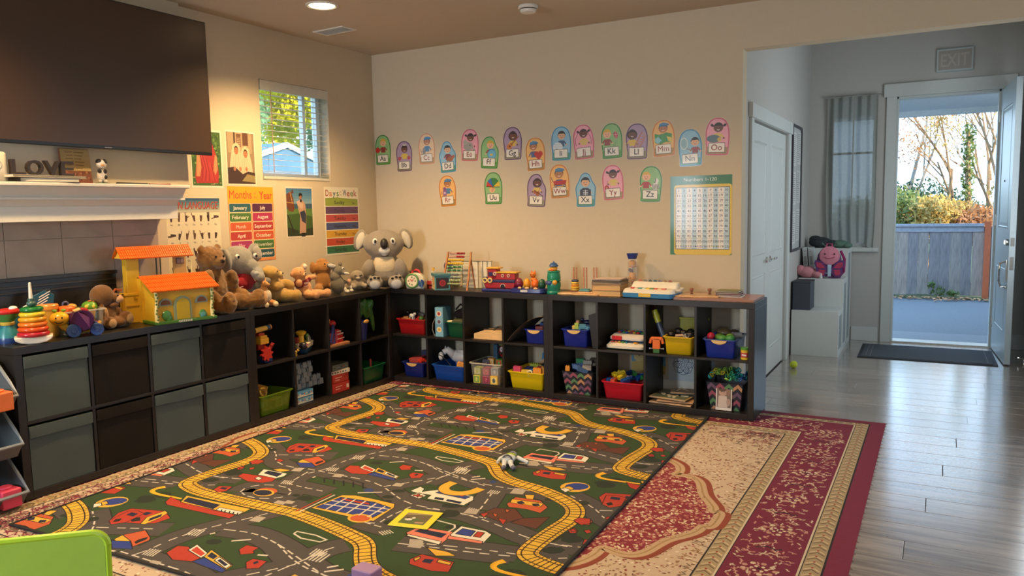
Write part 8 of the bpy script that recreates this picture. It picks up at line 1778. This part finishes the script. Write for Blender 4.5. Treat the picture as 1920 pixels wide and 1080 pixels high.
# sheer curtain
CU = mat((166, 168, 160), rough=.95, noise=.06, scale=40, alpha=.93, subs=.3)
t = thing('sheer_curtain', 'long grey sheer curtain over the narrow window by the front door', 'curtain', (2.865, EY-.045, .0), 0)
b = MB(); n = 70; rings = []
for j in range(14):
    z = 2.44-1.50*j/13; row_ = []
    for i in range(n+1):
        u = i/n; pull = max(0, (j-7)/6)**1.5; x = .46*(u*(1-.10*pull)+.10*pull*(.75)); x += .012*math.sin(3*u+j*.5)*pull
        row_.append((x, .016*math.sin(u*34+.4*math.sin(j*.6))+.010*math.sin(u*13+j*.35), z-(.05*math.sin(u*7) if j == 13 else 0)))
    rings.append(row_)
b.loops(rings, close=False, cap=False).ob('drape', CU, t, True, tidy=False)
MB().tube([(-.03, .0, 2.44), (.49, .0, 2.44)], .007).ob('curtain_rod', plast((150, 152, 150)), t)
# door mat
t = thing('door_mat', 'dark grey door mat inside the open front door', 'mat', (3.275, 2.56, FZ), 1)
MB().box(0, 1.09, 0, .74, 0, .008).ob('rubber_base', mat((44, 46, 50), rough=.8), t, None, .002)
MB().box(.03, 1.06, .03, .71, .008, .012).ob('pile', mat((74, 78, 84), rough=1, noise=.3, scale=200, bump=1, bscale=300), t, None)
MB().box(.065, .069, .05, .69, .012, .0135).box(.10, .104, .05, .69, .012, .0135).box(1.02, 1.024, .05, .69, .012, .0135).ob('ribs', mat((110, 114, 118), rough=.9), t, None)
tag(MB().ell((0, 0, .032), .032, seg=24).ob('tennis_ball', mat((196, 210, 60), rough=.9, bump=.8, bscale=200), None, True, loc=(2.84, 1.835, FZ)), 'yellow green ball on the wood floor by the step shelf', 'ball')

# ================================================================ ON THE PLAY RUG AND IN THE FOREGROUND
RZ = .0074
t = thing('toy_astronaut', 'small white jointed toy figure with lime trim lying on the play rug', 'toy figure', (1.88, -1.43, RZ), 0)
WP = plast((206, 208, 206))
part(t, 'torso', MB().ell((0, 0, .028), (.034, .045, .022)).cbox((0, -.03, .026), (.05, .03, .03)), (200, 204, 204)); part(t, 'chest_plate', MB().ell((-.004, .026, .040), (.030, .020, .012)), (140, 160, 60)); part(t, 'helmet', MB().ell((-.012, .060, .028), (.024, .022, .022)), (150, 150, 140)); part(t, 'collar', MB().torus((-.008, .042, .03), .020, .005, (70, 0, 0)), (90, 84, 120))
part(t, 'arm', MB().tube([(-.034, .025, .03), (-.055, -.005, .022), (-.052, -.045, .012)], [.012, .010, .008]), (206, 208, 206)); part(t, 'arm', MB().tube([(.036, .028, .03), (.075, .015, .026), (.11, .008, .018)], [.012, .010, .010]), (206, 208, 206))
part(t, 'leg', MB().tube([(-.005, -.045, .024), (.008, -.075, .020), (.02, -.10, .014)], [.015, .012, .012]), (206, 208, 206)); part(t, 'leg', MB().tube([(.025, -.035, .024), (.045, -.065, .022), (.065, -.085, .016)], [.015, .012, .012]), (206, 208, 206)); part(t, 'boots', MB().ell((.024, -.108, .014), (.014, .014, .013)).ell((.074, -.092, .015), (.014, .014, .013)), (90, 88, 104)); part(t, 'belt', MB().torus((.004, -.035, .028), .028, .005, (75, 0, 10)), (70, 70, 80))
t = thing('yellow_card', 'square picture card with a bright yellow frame lying on the play rug', 'card', (1.872, -2.285, RZ), 12)
part(t, 'card', MB().box(-.095, .095, -.095, .095, 0, .003), (222, 206, 40), None, .001); P = Print(); P.rect(-.094, .094, -.094, .094, 'dcd02c', 0); P.rect(-.062, .062, -.062, .058, '5c5038', 1); P.poly([(-.062, -.062), (-.062, -.01), (.0, .01), (.062, -.03), (.062, -.062)], '4c5c34', 2); P.circ(-.03, -.015, .018, 'd0ccc0', 3, ry=.012); P.circ(-.012, .004, .009, 'd8d4c8', 4); P.circ(-.04, .0, .008, '241c18', 4); P.poly([(.01, -.05), (.05, -.045), (.055, -.03), (.015, -.035)], 'b08470', 3); P.poly([(-.062, .03), (.062, .05), (.062, .058), (-.062, .058)], '8c7c60', 3)
link('picture', P.mesh('picture', PRINT, False, .0031), t)
tag(MB().rrect([(0, .05, .035, .01), (.045, .05, .035, .01)]).ob('purple_block', plast((150, 116, 160), rough=.5), None, 40, .004, loc=(2.04, -2.83, RZ)), 'pale purple toy block at the front edge of the play rug', 'toy block')
# lime chair
t = thing('child_chair', 'small lime green child chair with a rounded solid back', 'chair', (1.855, -3.925, 0), 42)
LG = plast((178, 216, 84), rough=.35); o_ = []
for cx, cz, a0 in ((.145, .525, 0), (-.145, .525, 90)): o_ += [(cx+.035*math.cos(R(a0+q)), cz+.035*math.sin(R(a0+q))) for q in (0, 18, 36, 54, 72, 90)]
o_ += [(-.175, .27), (.175, .27)]
MB().prism(o_, -.010, .006).ob('backrest', LG, t, None, .005)
MB().tube([(x, -.002, z) for x, z in o_[:12]], .010, 8).tube([(.18, -.002, .525), (.175, -.002, .27)], .009, 8).ob('backrest_rim', plast((184, 224, 50), rough=.35), t)
MB().rrect([(.285, .135, .13, .04), (.305, .14, .135, .045), (.31, .135, .13, .04)]).xf((-.02, .14, 0)).ob('seat', LG, t, 40)
for x, y in ((-.15, .03), (.15, .03), (-.12, .19), (.12, .19)): MB().tube([(x, y, .29), (x*1.06, y*1.03, .0)], [.016, .013]).ob('leg', plast((206, 206, 200)), t)
for x in (-.13, .13): MB().box(x-.015, x+.015, -.004, .03, .24, .32).ob('back_bracket', LG, t, None)
